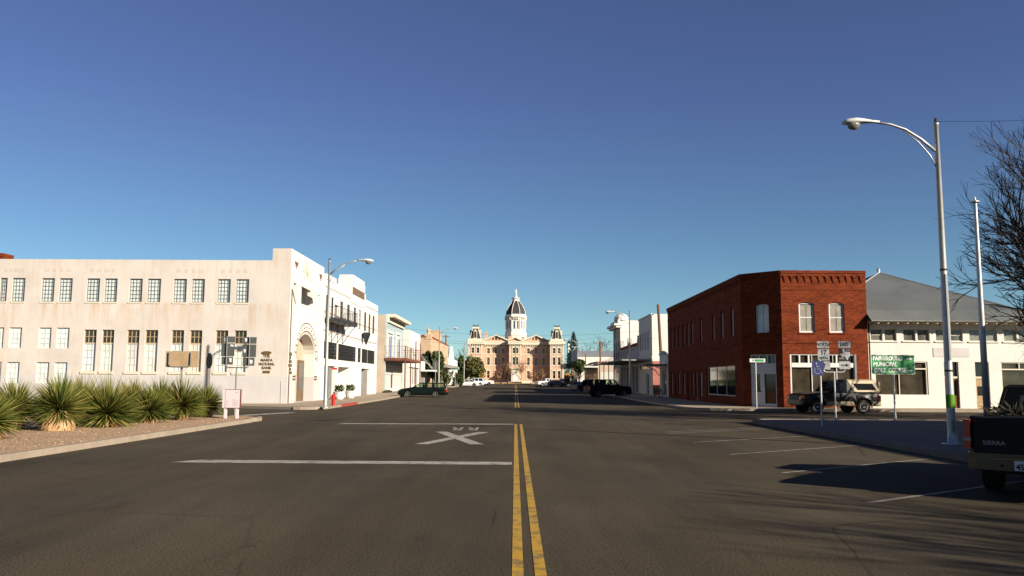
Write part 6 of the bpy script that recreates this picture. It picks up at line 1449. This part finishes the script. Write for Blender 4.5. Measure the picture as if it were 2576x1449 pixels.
def bare_tree(name, label, x, y, h, seed, maxl=5, mat='bark_dark', r=.2, trunk=.28, limbs=5, spread=.55, up=.15, droop=0, side=None, zb=None, cat='tree', twm=None, leaves=None):
    rr = random.Random(seed); z = gz(y) if zb is None else zb; t = thing(name, label, cat, (x, y, z)); g = MB(); tw = MB(); base = Vector((0, 0, 0)); top = Vector((0, 0, h * trunk))
    g.tube(base - Vector((0, 0, .1)), top, r, r * .8, 9, False)
    for k in range(limbs):
        a = 2 * PI * k / limbs + rr.uniform(-.4, .4); el = rr.uniform(.35, 1.2) if k else 1.45
        d = Vector((math.cos(a) * math.cos(el), math.sin(a) * math.cos(el), math.sin(el)))
        branches(rr, g, tw, top - Vector((0, 0, rr.uniform(0, h * .06))), d, h * .27 * rr.uniform(.85, 1.15), r * .55, 1, maxl, spread, up, droop)
    for (dx, dy, dz_, zz, L, rad) in (side or ()):
        branches(rr, g, tw, Vector((0, 0, zz)), Vector((dx, dy, dz_)).normalized(), L, rad, 1, maxl, .45, up, droop)
    g.build('trunk', mat, t, local=True); tw.build('crown', twm or mat, t, local=True); return t
# the bare tree whose branches reach in from the right edge
bare_tree('bare_tree', 'leafless tree reaching its dark branches across the flagpole', 26.5, 33.5, 11.2, 12, 6, 'bark_twig', .26, .24, 4, .48, .14,
          side=[(-1, -.1, .62, 4.6, 2.9, .09), (-1, .15, .38, 4.2, 2.9, .09), (-1, -.15, .3, 4.8, 2.6, .07), (-.8, .1, .95, 5.0, 2.9, .09), (-.7, -.3, 1.3, 6.0, 2.9, .09), (-1, .0, .7, 5.6, 3.0, .09), (-1, .2, 1.0, 6.2, 2.8, .08), (-1, .1, .06, 4.2, 2.5, .07), (-1, -.3, .12, 3.6, 2.4, .06)])
bare_tree('bare_tree', 'leafless tree beyond the flagpole that shades the cross street', 30.5, 37.5, 10.0, 19, 5, 'bark_dark', .26, .25, 6, .55, .12)
# leafless trees behind and beside the camera, known from their shadows on the asphalt
bare_tree('bare_tree', 'leafless tree outside the photo whose shadow streaks the near asphalt', 22.3, -3.2, 9.0, 23, 5, 'bark_dark', .2, .3, 5, .45, .12)
def leafy(name, label, x, y, h, r, seed, mat, n=3800, s=.34, tr=.35, zb=None, cat='tree', clumps=34, shape=None):
    z = gz(y) if zb is None else zb; t = thing(name, label, cat, (x, y, z)); rr = random.Random(seed); g = MB(); g.tube((0, 0, -.1), (0, 0, h * .5), .2, .12, 8)
    for k in range(6): a = k * 1.05; g.tube((0, 0, h * .3), (math.cos(a) * r * .6, math.sin(a) * r * .6, h * (.5 + .05 * (k % 3))), .09, .04, 5)
    g.build('trunk', 'bark', t, local=True); zc = h * (1 + tr) / 2 - .1; leafball((0, 0, zc), (r, r, h * (1 - tr) / 2 + .1), n, s, seed, clumps).build('crown', mat, t, local=True); return t
def px_tree(x0, x1, ytop, Y, **k):
    a = at(x0, 900, Y).x; b = at(x1, 900, Y).x; return (a + b) / 2, Y, at((x0 + x1) / 2, ytop, Y).z - gz(Y), (b - a) / 2
X_, Y_, h_, r_ = px_tree(1049, 1102, 872, 147); leafy('leafy_tree', 'dark green rounded tree in front of the tan theatre', X_ + 1.0, Y_, h_, r_, 3, 'leaf_dark', tr=.25)
X_, Y_, h_, r_ = px_tree(1085, 1112, 912, 153); leafy('leafy_tree', 'smaller dark green tree below the theatre windows', X_, Y_, h_, r_, 4, 'leaf_dark', n=1800, tr=.2)
X_, Y_, h_, r_ = px_tree(1155, 1220, 890, 236); leafy('leafy_tree', 'large rounded green tree with orange tinge partly covering the courthouse', X_, Y_, h_, r_, 6, 'leaf_mid', n=5200, tr=.1, clumps=50)
X_, Y_, h_, r_ = px_tree(1148, 1175, 893, 245); leafy('leafy_tree', 'narrow dark tree behind the slim lamp and the large rounded tree', X_, Y_, h_, r_, 7, 'leaf_dark', n=2200, tr=.1)
X_, Y_, h_, r_ = px_tree(1196, 1226, 925, 250); leafy('leafy_tree', 'orange brown autumn tree between the large green tree and the courthouse', X_, Y_, h_, r_, 8, 'leaf_orange', n=600, s=.26, tr=.1)
X_, Y_, h_, r_ = px_tree(1436, 1478, 900, 142); leafy('leafy_tree', 'small dark street tree in front of the canopy shops', X_ , Y_, h_, r_, 9, 'leaf_dark', n=1800, s=.2, tr=.5)
X_, Y_, h_, r_ = px_tree(1418, 1436, 935, 232); leafy('leafy_tree', 'small bright orange autumn tree under the cinema sign', X_, Y_, h_, r_, 10, 'leaf_orange', n=500, s=.25, tr=.2)
X_, Y_, h_, r_ = px_tree(1124, 1150, 921, 158); 
for k in range(3): leafy('hedge_bush', ['tallest clipped green hedge bush beside the theatre', 'middle green hedge bush behind the street name sign', 'shortest green hedge bush next to the white parked saloon'][k], X_ - .9 + k * 1.2, Y_ + k * 1.5, h_ - .3 * k, .95, 20 + k, 'leaf_dark', n=900, s=.16, tr=.02, cat='bush', clumps=16)
# conifer behind the cinema
p = at(1443, 833, 275); t = thing('conifer_tree', 'dark pointed conifer rising behind the cinema sign', 'tree', (p.x, 275, gz(275))); H_ = p.z - gz(275)
g = MB(); g.tube((0, 0, 0), (0, 0, H_ * .9), .3, .05, 8); g.build('trunk', 'bark', t, local=True); g = MB(); rr = random.Random(2)
for k in range(5200):
    f = rr.random() ** .6; f = 1 - f; lay = (f * 14) % 1; R_ = (1 - f) * 4.6 * (.6 + .5 * (1 - lay)) + .2; a = rr.uniform(0, 6.28); q = R_ * math.sqrt(rr.uniform(.3, 1)); c = Vector((q * math.cos(a), q * math.sin(a), H_ * (.12 + .88 * f) - q * .25))
    d = Vector((math.cos(a), math.sin(a), -.3)) * rr.uniform(.2, .42); s = Vector((-math.sin(a), math.cos(a), rr.uniform(-.3, .3))) * .14; g.poly([c - d - s, c + d * .2 - s * 1.3, c + d, c + d * .2 + s * 1.3])
g.build('crown', 'leaf_conifer', t, local=True)
# small bare trees before the courthouse and beyond the roofs
for k, (x, ytop, hw_, lb) in enumerate(((1252, 926, 15, 'bushy leafless tree beside the white pickup on the courthouse lawn'), (1278, 905, 12, 'tall leafless tree between the bushy one and the courthouse door'), (1311, 900, 13, 'tallest leafless tree beside the courthouse door'), (1340, 932, 17, 'round crowned leafless tree on the lawn between door and silver saloon'), (1363, 925, 9, 'thin leafless tree behind the white pickup near the silver saloon'))):
    Y_ = 252 + (k % 2) * 4; p = at(x, ytop, Y_); h_ = p.z - gz(Y_)
    bare_tree('bare_tree', lb, p.x, Y_, h_ * 1.02, 60 + k, 4, 'bark', .10 if k != 1 else .13, .18, 5, .55, .2, twm='twig_orange')
    rr = random.Random(70 + k); o = leafball((0, 0, h_ * .62), (hw_ * .12, hw_ * .12, h_ * .34), 420, .17, 71 + k, 18).build('dry_leaves', 'leaf_dry', bpy.data.objects[[q.name for q in S.objects if q.name.startswith('bare_tree')][-1]] if False else None, local=True)
    o.name = 'dry_leaves'; par = [q for q in S.objects if q.get('label') == lb][0]; o.parent = par
p = at(1145, 868, 300); bare_tree('bare_tree', 'grey leafless tree rising behind the stepped white gable', p.x, 300, p.z - 1, 80, 5, 'bark', .3, .25, 6, .6, .1)
p = at(1520, 872, 240); bare_tree('bare_tree', 'pale leafless tree top behind the metal roofed cinema', p.x, 262, p.z + .8, 81, 4, 'bark', .25, .5, 5, .6, .1)

# ================================================================== VEHICLES
def lerp_pts(P, x):
    if x <= P[0][0]: return P[0][1]
    for (a, za), (b, zb) in zip(P, P[1:]):
        if x <= b: return za + (zb - za) * (x - a) / (b - a)
    return P[-1][1]
def vehicle(label, cat, loc, rot, L, W, top, roof, wb, fo, wr, clr, col, glassm='car_glass', group=None, bed=None, sash=None, two_tone=None, name='parked_car', flare=0, pill=.07, bumper_mat=None, rim='rim_metal', tyre='tyre', rsc=.58):
    """+X is forward, origin on the ground at mid length. top: body top outline [(x, z)]; roof: [(x_belt, x_roof)] pillars front to back, with zbelt and zroof"""
    t = thing(name, label, cat, loc, rot, group=group); xf = L / 2; hw = W / 2
    ax = [xf - fo, xf - fo - wb]; ar = wr * 1.16
    xs = sorted(set([round(-xf + L * k / 28, 3) for k in range(29)] + [round(a + ar * math.cos(math.radians(d)), 3) for a in ax for d in range(0, 181, 18)] + [p[0] for p in top if -xf <= p[0] <= xf] + ([bed[0], bed[0] + .02, bed[1], bed[1] - .02] if bed else [])))
    rows = []
    for x in xs:
        zt = lerp_pts(top, x); zb = clr
        for a in ax:
            if abs(x - a) < ar - 1e-4: zb = max(zb, wr * .95 + math.sqrt(max(0, ar * ar - (x - a) ** 2)))
        e = max(0, (abs(x) - (xf - .38)) / .38); h = hw * (1 - .13 * e * e); zb += .06 * e * e; zb = min(zb, zt - .1)
        m1 = zb + (zt - zb) * .3; m2 = zb + (zt - zb) * .68; inb = bed and bed[0] < x < bed[1]
        fl = flare if any(abs(x - a) < ar * 1.12 for a in ax) else 0
        if inb: r = [(h * .96 + fl, zb), (h + fl, m1), (h, m2), (h * .985, zt - .02), (h * .97, zt), (h * .90, zt), (h * .89, bed[2]), (0, bed[2])]
        else: r = [(h * .96 + fl, zb), (h + fl, m1), (h, m2), (h * .965, zt - .06), (h * .90, zt - .012), (h * .82, zt), (h * .5, zt + .02), (0, zt + .028)]
        rows.append([(x, y, z) for y, z in r])
    g = MB(); n = len(rows[0])
    for r in rows: g.v += [Vector(p) for p in r] + [Vector((p[0], -p[1], p[2])) for p in r]
    for i in range(len(rows) - 1):
        a, b = i * 2 * n, (i + 1) * 2 * n
        for k in range(n - 1): g.f.append((a + k, a + k + 1, b + k + 1, b + k)); g.f.append((a + n + k, b + n + k, b + n + k + 1, a + n + k + 1))
    for a in (0, (len(rows) - 1) * 2 * n): g.f.append(tuple([a + k for k in range(n)] + [a + n + k for k in range(n - 2, -1, -1)]))
    body = g.build('body', col, t, smooth=False, local=True)
    g = MB(); g.box(-xf + .12, xf - .12, -hw * .72, hw * .72, clr + .02, clr + .3); g.box(-xf + .3, xf - .3, -hw * .80, hw * .80, clr + .28, clr + .55)
    g.build('underbody', 'underbody', t, local=True)
    # cabin
    zb_, zr_ = roof['zb'], roof['zr']; wb_, wr_ = hw * .94, hw * roof.get('tw', .78); P = roof['p']
    g = MB(); x0, x1 = P[0][1], P[-1][1]; q = .07
    g.add([(x0, s * wr_, zr_ - .05) for s in (-1, 1)] + [(x1, s * wr_, zr_ - .05) for s in (-1, 1)] + [(x0 - q, s * (wr_ - .08), zr_) for s in (-1, 1)] + [(x1 + q * .6, s * (wr_ - .08), zr_) for s in (-1, 1)] + [(x0, s * wr_, zr_ - .09) for s in (-1, 1)] + [(x1, s * wr_, zr_ - .09) for s in (-1, 1)],
          [(0, 1, 5, 4), (1, 3, 7, 5), (3, 2, 6, 7), (2, 0, 4, 6), (4, 5, 7, 6), (8, 10, 11, 9), (0, 2, 10, 8), (1, 9, 11, 3), (0, 8, 9, 1), (2, 3, 11, 10)])
    rcol = two_tone or col
    for s in (-1, 1):
        for k, (xb, xr) in enumerate(P):
            pw = roof['w'][k]
            def pp(xx, top_, off): return Vector((xx + off, s * (wr_ - .01 if top_ else wb_), zr_ - .07 if top_ else zb_ - .02))
            a, b, c, d = pp(xb, 0, -pw / 2), pp(xb, 0, pw / 2), pp(xr, 1, pw / 2), pp(xr, 1, -pw / 2); inn = Vector((0, -s * .05, 0))
            g.add([a, b, c, d, a + inn, b + inn, c + inn, d + inn], [(0, 1, 2, 3), (4, 5, 6, 7), (0, 1, 5, 4), (1, 2, 6, 5), (2, 3, 7, 6), (3, 0, 4, 7)])
    g.build('roof', rcol, t, local=True)
    for s in (-1, 1):
        for k in range(len(P) - 1):
            if k in roof.get('blind', ()): 
                continue
            (xb, xr), (xb2, xr2) = P[k], P[k + 1]; i_ = -s * .02
            g = MB(); g.poly([(xb, s * wb_ + i_, zb_ - .02), (xb2, s * wb_ + i_, zb_ - .02), (xr2, s * wr_ + i_, zr_ - .07), (xr, s * wr_ + i_, zr_ - .07)]); g.build('side_window', glassm, t, local=True)
    g = MB(); (xb, xr) = P[0]; g.poly([(xb - .02, -wb_ + .03, zb_), (xb - .02, wb_ - .03, zb_), (xr - .02, wr_ - .03, zr_ - .06), (xr - .02, -wr_ + .03, zr_ - .06)]); g.build('windscreen', glassm, t, local=True)
    g = MB(); (xb, xr) = P[-1]; g.poly([(xb + .02, -wb_ + .03, zb_), (xb + .02, wb_ - .03, zb_), (xr + .02, wr_ - .03, zr_ - .06), (xr + .02, -wr_ + .03, zr_ - .06)]); g.build('rear_window', glassm, t, local=True)
    g = MB(); xs_ = (P[0][0] + P[-1][0]) / 2
    for sy in (-1, 1):
        for xx in roof.get('seats', (P[0][0] - 1.15,)): g.box(xx - .12, xx + .06, sy * hw * .45 - .24, sy * hw * .45 + .24, zb_ - .3, zb_ + .1); g.box(xx - .1, xx, sy * hw * .45 - .13, sy * hw * .45 + .13, zb_ + .1, zb_ + .28)
    g.box(P[0][0] - .45, P[0][0] - .1, -wb_ + .1, wb_ - .1, zb_ - .2, zb_ + .03); g.build('seats', 'underbody', t, local=True)
    # wheels
    for a in ax:
        for s in (-1, 1):
            tw = .2 if wr < .34 else .25; y0, y1 = s * (hw - .02 + flare * .7), s * (hw - .02 - tw)
            g = MB(); g.lathe([(wr * .62, 0), (wr * .93, 0), (wr, .03), (wr, tw - .03), (wr * .93, tw), (wr * .62, tw)], n=22)
            M_ = Matrix.Translation((a, y0, wr)) @ Matrix.Rotation(s * PI / 2, 4, 'X')
            g.v = [M_ @ v for v in g.v]; wh_ = g.build('wheel', tyre, t, smooth=False, local=True)
            g = MB(); g.lathe([(.02, -.012), (wr * .16, -.012), (wr * .18, .006), (wr * (rsc - .12), .03), (wr * rsc, -.004), (wr * (rsc + .05), -.006), (wr * (rsc + .05), .03)], n=16); g.v = [M_ @ v for v in g.v]; g.build('rim', rim, wh_, local=True)
            g = MB()
            for k in range(5): an = k * 2 * PI / 5; c_ = M_ @ Vector((wr * .36 * math.cos(an), wr * .36 * math.sin(an), .0)); c2 = M_ @ Vector((wr * .36 * math.cos(an), wr * .36 * math.sin(an), -.006)); g.tube(c_, c2, wr * .085, wr * .085, 6)
            g.build('rim_hole', 'underbody', wh_, local=True)
    zf = lerp_pts(top, xf - .05); zre = lerp_pts(top, -xf + .05)
    bm_ = bumper_mat or col
    for s, nm in ((1, 'bumper'), (-1, 'bumper')):
        g = MB(); zb1 = clr + .12; g.prism([(s * (xf + .06), -hw * .82), (s * (xf + .06), hw * .82), (s * (xf - .05), hw * .97), (s * (xf - .15), hw * .97), (s * (xf - .08), 0), (s * (xf - .15), -hw * .97), (s * (xf - .05), -hw * .97)], 'z', zb1, zb1 + .2); g.build(nm, bm_, t, local=True)
    for s in (-1, 1):
        hz = min(zf - .14, roof.get('hz', 9)); g = MB(); g.box(xf - .06, xf + .012, s * hw * .55 - .0 if s > 0 else -hw * .84, hw * .84 if s > 0 else -hw * .55, hz - .09, hz + .05); g.build('headlight', 'headlamp', t, local=True)
        tz = zre - .2; g = MB(); g.box(-xf - .012, -xf + .2, s * hw * .80 if s > 0 else -hw * .955 , hw * .955 if s > 0 else -hw * .80, tz - .22, tz + .08); g.build('tail_light', 'tail_red', t, local=True)
        mx = P[0][0] - .28; g = MB(); g.box(mx - .06, mx + .08, s * (wb_ + .02) if s > 0 else -(wb_ + .2), wb_ + .2 if s > 0 else -(wb_ + .02), zb_ + .0, zb_ + .16); g.build('wing_mirror', col if not bumper_mat else bumper_mat, t, local=True)
    g = MB(); g.box(xf - .05, xf + .008, -hw * .5, hw * .5, zf - .24, zf - .10); g.build('grille', 'underbody', t, local=True)
    for s in (-1, 1):
        for k in roof.get('handles', (1,)):
            g = MB(); xh = P[k][0] + .18; g.box(xh - .08, xh + .08, s * hw - .0 if s > 0 else -hw - .02, hw + .02 if s > 0 else -hw, zb_ - .17, zb_ - .135)
            g.build('door_handle', 'rim_metal' if bumper_mat else col, t, local=True)
    # door seams
    g = MB()
    for s in (-1, 1):
        for (xb, _) in P[:-1] if not roof.get('one_door') else P[:2]:
            xx = xb if xb is not P[0][0] else xb - .02
            if all(abs(xx - a) > ar for a in ax): g.box(xx - .008, xx + .008, s * hw - .004 if s > 0 else -hw - .003, hw + .003 if s > 0 else -hw + .004, clr + .12, zb_ - .08)
    g.build('door_seam', 'underbody', t, local=True)
    return t
# near black pickup, rear left corner at (6.64, 12.5), heading 36 degrees
TA = math.radians(51); hd = Vector((math.cos(TA), math.sin(TA), 0)); ln = Vector((-hd.y, hd.x, 0)); corner = Vector((6.86, 12.95, 0)); Lp, Wp = 5.6, 1.96
c = corner + hd * Lp / 2 - ln * Wp / 2
truck = vehicle('black pickup truck cut off by the photo edge with chrome rear bumper', 'pickup truck', tuple(c), TA, Lp, Wp,
    [(-2.8, 1.19), (-2.72, 1.22), (-.62, 1.22), (-.5, 1.14), (1.35, 1.14), (1.6, 1.12), (2.6, 1.02), (2.8, .9)],
    dict(p=[(1.30, .68), (.28, .20), (-.52, -.42)], w=[.08, .09, .22], zb=1.13, zr=1.70, tw=.80, seats=(.1,)), 3.3, .95, .37, .36, 'paint_black', 'car_glass_dark', bed=(-2.70, -.72, .72), name='pickup_truck', bumper_mat='chrome')
def tp(o, ch, name, mat): return ch.build(name, mat, o, local=True)
g = MB()
for q in ([(-.575, -.90, 1.12), (-.575, .90, 1.12), (-.525, .86, 1.30), (-.525, -.86, 1.30)], [(-.525, -.86, 1.30), (-.525, -.56, 1.30), (-.46, -.52, 1.63), (-.46, -.78, 1.63)], [(-.525, .86, 1.30), (-.525, .56, 1.30), (-.46, .52, 1.63), (-.46, .78, 1.63)]): g.poly(q)
tp(truck, g, 'cab_back', 'paint_black')
g = MB(); g.box(-2.81, -2.79, -.80, .80, .60, 1.20); tg = tp(truck, g, 'tailgate', 'paint_black')
g = MB(); g.box(-2.83, -2.812, -.18, .18, 1.0, 1.07); tp(tg, g, 'handle', 'underbody')
FT_ = lambda y, z, x=-2.815: (x, y, z)
vs, fs = text_geo('SIERRA', .085, .002, .001); g = MB(); g.add([(-2.814 - v[2], -(v[0] * 1.15) + .58, .83 + v[1]) for v in vs], fs); tp(tg, g, 'lettering', 'ink_grey')
g = MB(); g.prism([(-2.80, -.85), (-2.80, .85), (-2.86, .93), (-3.0, .80), (-3.0, -.80), (-2.86, -.93)], 'z', .45, .60); rb = tp(truck, g, 'step_bumper', 'chrome')
g = MB(); g.box(-3.0, -2.86, -.62, .62, .601, .608); tp(rb, g, 'step_pad', 'underbody')
g = MB(); g.box(-3.006, -3.001, -.02, .30, .46, .597); pl = tp(rb, g, 'licence_plate', 'plate_white')
vs, fs = text_geo('458', .12, .002, .003); g = MB(); g.add([(-3.008 - v[2], -(v[0] * .9) + .20, .508 + v[1]) for v in vs], fs); tp(pl, g, 'lettering', 'ink_black')
vs, fs = text_geo('TEXAS', .03, .002); g = MB(); g.add([(-3.008 - v[2], -v[0] + .14, .58 + v[1]) for v in vs], fs); tp(pl, g, 'lettering', 'ink_black')
g = MB(); g.tube((-3.001, .46, .52), (-3.004, .46, .52), .022, .022, 10); tp(rb, g, 'tow_hole', 'underbody')
for s in (1, -1):
    g = MB(); g.box(-2.825, -2.70, .89 if s > 0 else -.985, .985 if s > 0 else -.89, .74, 1.17); tp(truck, g, 'tail_lamp', 'tail_red')
    g = MB(); g.box(-2.828, -2.69, .888 if s > 0 else -.988, .988 if s > 0 else -.888, .85, .90); tp(truck, g, 'reversing_lamp', 'ink_grey')
for o in list(truck.children):
    if o.name.startswith('tail_light'): bpy.data.objects.remove(o)
g = MB(); rr = random.Random(11); cb = Vector((.0, 0, 0))
for k in range(260):
    a = rr.uniform(0, 6.28); r0 = rr.uniform(0, .42); p = Vector((r0 * math.cos(a), r0 * math.sin(a), rr.uniform(0, .4))); d = Vector((math.cos(a) * rr.uniform(.2, 1), math.sin(a) * rr.uniform(.2, 1), rr.uniform(0, .8))).normalized(); L_ = rr.uniform(.12, .34)
    q = p + d * L_; g.tube(p, q, .006, .003, 3, False); s = d.orthogonal().normalized() * .025; m_ = (p + q) / 2; g.poly([m_ - s, q, m_ + s, p])
br = g.build('cut_brush', 'brush_dark'); br.location = c + hd * (-1.3) + ln * .45 + Vector((0, 0, .88)); tag(br, 'pile of dark cut brush lying in the black pickup bed', 'brush')

# black and tan two-door four wheel drive crossing on the side street
bronco = vehicle('black and tan boxy four wheel drive with orange indicator on the cross street', 'suv', (17.85, 48.3 - 1.0 + .0, .0), math.radians(186), 4.55, 1.98,
    [(-2.275, 1.05), (-2.2, 1.16), (.55, 1.20), (.75, 1.19), (2.1, 1.08), (2.275, .98)],
    dict(p=[(.62, .12), (-.55, -.60), (-2.20, -1.92)], w=[.09, .42, .24], zb=1.19, zr=1.86, tw=.83, seats=(-.2,), one_door=1, hz=.9), 2.66, .86, .375, .42, 'paint_black2', 'car_glass_dark', two_tone='paint_black2', flare=.05, bumper_mat='chrome', name='parked_suv', rim='rim_metal', tyre='tyre_worn', rsc=.55)
hw = .99; wr_ = hw * .83; wb_ = hw * .94
# tan hard top over the rear half: panel with a window opening, on both sides, plus tan roof
def band(par, pts, y0, z0, y1, z1, mat, name, off=.006):
    g = MB(); f = lambda z: y0 + (y1 - y0) * (z - z0) / (z1 - z0)
    for s in (-1, 1): g.poly([(x, s * (f(z) + off), z) for x, z in pts])
    return g.build(name, mat, par, local=True)
X0, X1, X2 = -.60, -.72, -2.24
ZB, ZR = 1.20, 1.82
outer = [(-.80, ZB), (-.44, ZR), (-1.98, ZR), (-2.26, ZB)]; inner = [(-.95, ZB + .10), (-.72, ZR - .16), (-1.86, ZR - .16), (-2.06, ZB + .10)]
g = MB(); f = lambda z: wb_ + (wr_ - wb_) * (z - ZB) / (ZR - ZB) + .008
for s in (-1, 1):
    for k in range(4):
        a, b, c_, d = outer[k], outer[(k + 1) % 4], inner[(k + 1) % 4], inner[k]; g.poly([(q[0], s * f(q[1]), q[1]) for q in (a, b, c_, d)])
g.add([(-.40, s * wr_ + s * .008, ZR) for s in (-1, 1)] + [(-2.0, s * wr_ + s * .008, ZR) for s in (-1, 1)] + [(-.46, s * (wr_ - .1), ZR + .07) for s in (-1, 1)] + [(-1.95, s * (wr_ - .1), ZR + .07) for s in (-1, 1)], [(0, 1, 5, 4), (1, 3, 7, 5), (3, 2, 6, 7), (2, 0, 4, 6), (4, 5, 7, 6)])
g.box(-2.29, -2.2, -.9, -.78, ZB, 1.75); g.box(-2.29, -2.2, .78, .9, ZB, 1.75)
ht_ = g.build('hard_top', 'paint_tan', bronco, local=True)
g = MB()
for s in (-1, 1): g.poly([(q[0], s * (f(q[1]) - .004), q[1]) for q in inner])
g.build('side_glass', 'glass_dark', bronco, local=True)
g = MB()
for s in (-1, 1):
    y = s * (hw + .004)
    for a, b in ((-.86 + .02, 1.0), (-2.26, -1.72)): g.poly([(a, y, .45), (b, y, .45), (b, y, .68), (a, y, .68)])
g.build('rocker_stripe', 'paint_tan', bronco, local=True)
g = MB()
for s in (-1, 1): g.box(2.1, 2.29, .80 if s > 0 else -.97, .97 if s > 0 else -.80, .82, .99)
g.build('indicator', 'indicator_orange', bronco, local=True)
g = MB(); M_ = Matrix.Translation((-2.33, .1, 1.25)) @ Matrix.Rotation(PI / 2, 4, 'Y'); g.lathe([(.12, -.1), (.33, -.1), (.36, -.06), (.36, .06), (.33, .1), (.12, .1)], n=18); g.v = [M_ @ v for v in g.v]; g.build('spare_wheel', 'paint_tan', bronco, local=True)
g = MB(); g.box(-2.75, -2.3, -.3, .3, .40, .47); g.build('tow_bar', 'galvanized', bronco, local=True)
g = MB()
for s in (-1, 1): g.box(.05, .9, s * .25 - .012, s * .25 + .012, 1.865, 1.88) if False else None
g.box(2.276, 2.30, -.6, .6, .78, .98); g.build('grille_bar', 'sign_back', bronco, local=True)

EST = dict(p=[(1.05, .35), (.02, -.05), (-.98, -.92), (-2.2, -1.98)], w=[.07, .07, .07, .14], zb=.93, zr=1.40, tw=.80, seats=(-.1, -1.0))
vehicle('dark green estate car parked nose to the kerb', 'car', (-8.95, 81.8, gz(81.8)), math.radians(184), 4.75, 1.76, [(-2.375, .86), (-2.3, .94), (1.0, .95), (1.2, .92), (2.2, .74), (2.375, .62)], EST, 2.66, .92, .31, .19, 'paint_green', rsc=.62)
SUVR = dict(p=[(1.0, .42), (.0, -.05), (-.95, -.92), (-2.2, -2.0)], w=[.08, .1, .12, .2], zb=1.08, zr=1.68, tw=.80, seats=(-.1, -1.0))
SUVR2 = dict(p=[(.95, .45), (.0, -.02), (-.95, -.92), (-2.27, -2.15)], w=[.12, .2, .45, .6], zb=1.2, zr=1.80, tw=.86, seats=(-.1, -1.0))
vehicle('black suv parked side on in deep shade in front of a street lamp', 'suv', (9.55, 86.6, gz(86.6)), math.radians(14), 4.6, 1.80, [(-2.3, 1.1), (-2.2, 1.2), (.95, 1.22), (1.15, 1.17), (2.15, 1.08), (2.3, .95)], SUVR2, 2.75, .85, .36, .28, 'paint_black', 'car_glass', name='parked_suv')
SAL = dict(p=[(.95, .30), (-.35, -.30), (-1.55, -1.0)], w=[.07, .07, .12], zb=.92, zr=1.36, tw=.76, seats=(.0, -.85))
TSAL = [(-2.35, .82), (-2.2, .93), (-1.5, .96), (.95, .93), (1.1, .90), (2.1, .72), (2.35, .6)]
sal = vehicle('white saloon car parked at the kerb near the clipped hedge', 'car', (-9.55, 167, gz(167)), math.radians(187), 4.75, 1.78, TSAL, SAL, 2.7, .98, .31, .18, 'paint_white', 'car_glass_dark', rsc=.66)
vehicle('pale blue grey suv parked just behind the white saloon', 'suv', (-8.9, 175.5, gz(175)), math.radians(215), 4.7, 1.8, [(-2.35, 1.0), (-2.25, 1.08), (.95, 1.10), (1.15, 1.06), (2.1, .98), (2.35, .85)], SUVR, 2.8, .9, .35, .26, 'paint_blueish', 'car_glass_dark', name='parked_suv')
PKR = dict(p=[(1.15, .60), (.25, .15), (-.55, -.45)], w=[.08, .09, .2], zb=1.08, zr=1.68, tw=.80, seats=(.1,))
TPK = [(-2.7, 1.05), (-.65, 1.08), (-.55, 1.10), (1.15, 1.10), (1.4, 1.06), (2.5, .98), (2.7, .85)]
vehicle('white pickup truck in sunlight behind the blue grey suv', 'pickup truck', (-7.9, 203, gz(203)), math.radians(190), 5.4, 1.9, TPK, PKR, 3.2, .95, .36, .34, 'paint_white', 'car_glass_dark', bed=(-2.6, -.75, .7), name='pickup_truck')
vehicle('silver saloon in the shade in front of the courthouse tower', 'car', (8.6, 177, gz(177)), math.radians(22), 4.6, 1.78, TSAL, SAL, 2.7, .98, .31, .18, 'paint_silver', 'car_glass_dark')
vehicle('white pickup truck partly hidden behind the silver saloon', 'pickup truck', (7.2, 190, gz(190)), math.radians(20), 5.2, 1.9, TPK, PKR, 3.1, .95, .36, .34, 'paint_white', 'car_glass_dark', bed=(-2.5, -.75, .7), name='pickup_truck')
vehicle('navy saloon with red tail lights behind the black suv', 'car', (10.0, 121, gz(121)), math.radians(40), 4.6, 1.78, TSAL, SAL, 2.7, .98, .31, .18, 'paint_navy', 'car_glass_dark')
vehicle('beige suv in sunlight below the cinema sign', 'suv', (13.3, 222, gz(222)), math.radians(60), 4.5, 1.8, [(-2.3, 1.0), (-2.2, 1.08), (.95, 1.10), (1.15, 1.06), (2.1, .98), (2.3, .85)], SUVR, 2.75, .85, .35, .26, 'paint_beige', 'car_glass_dark', name='parked_suv')
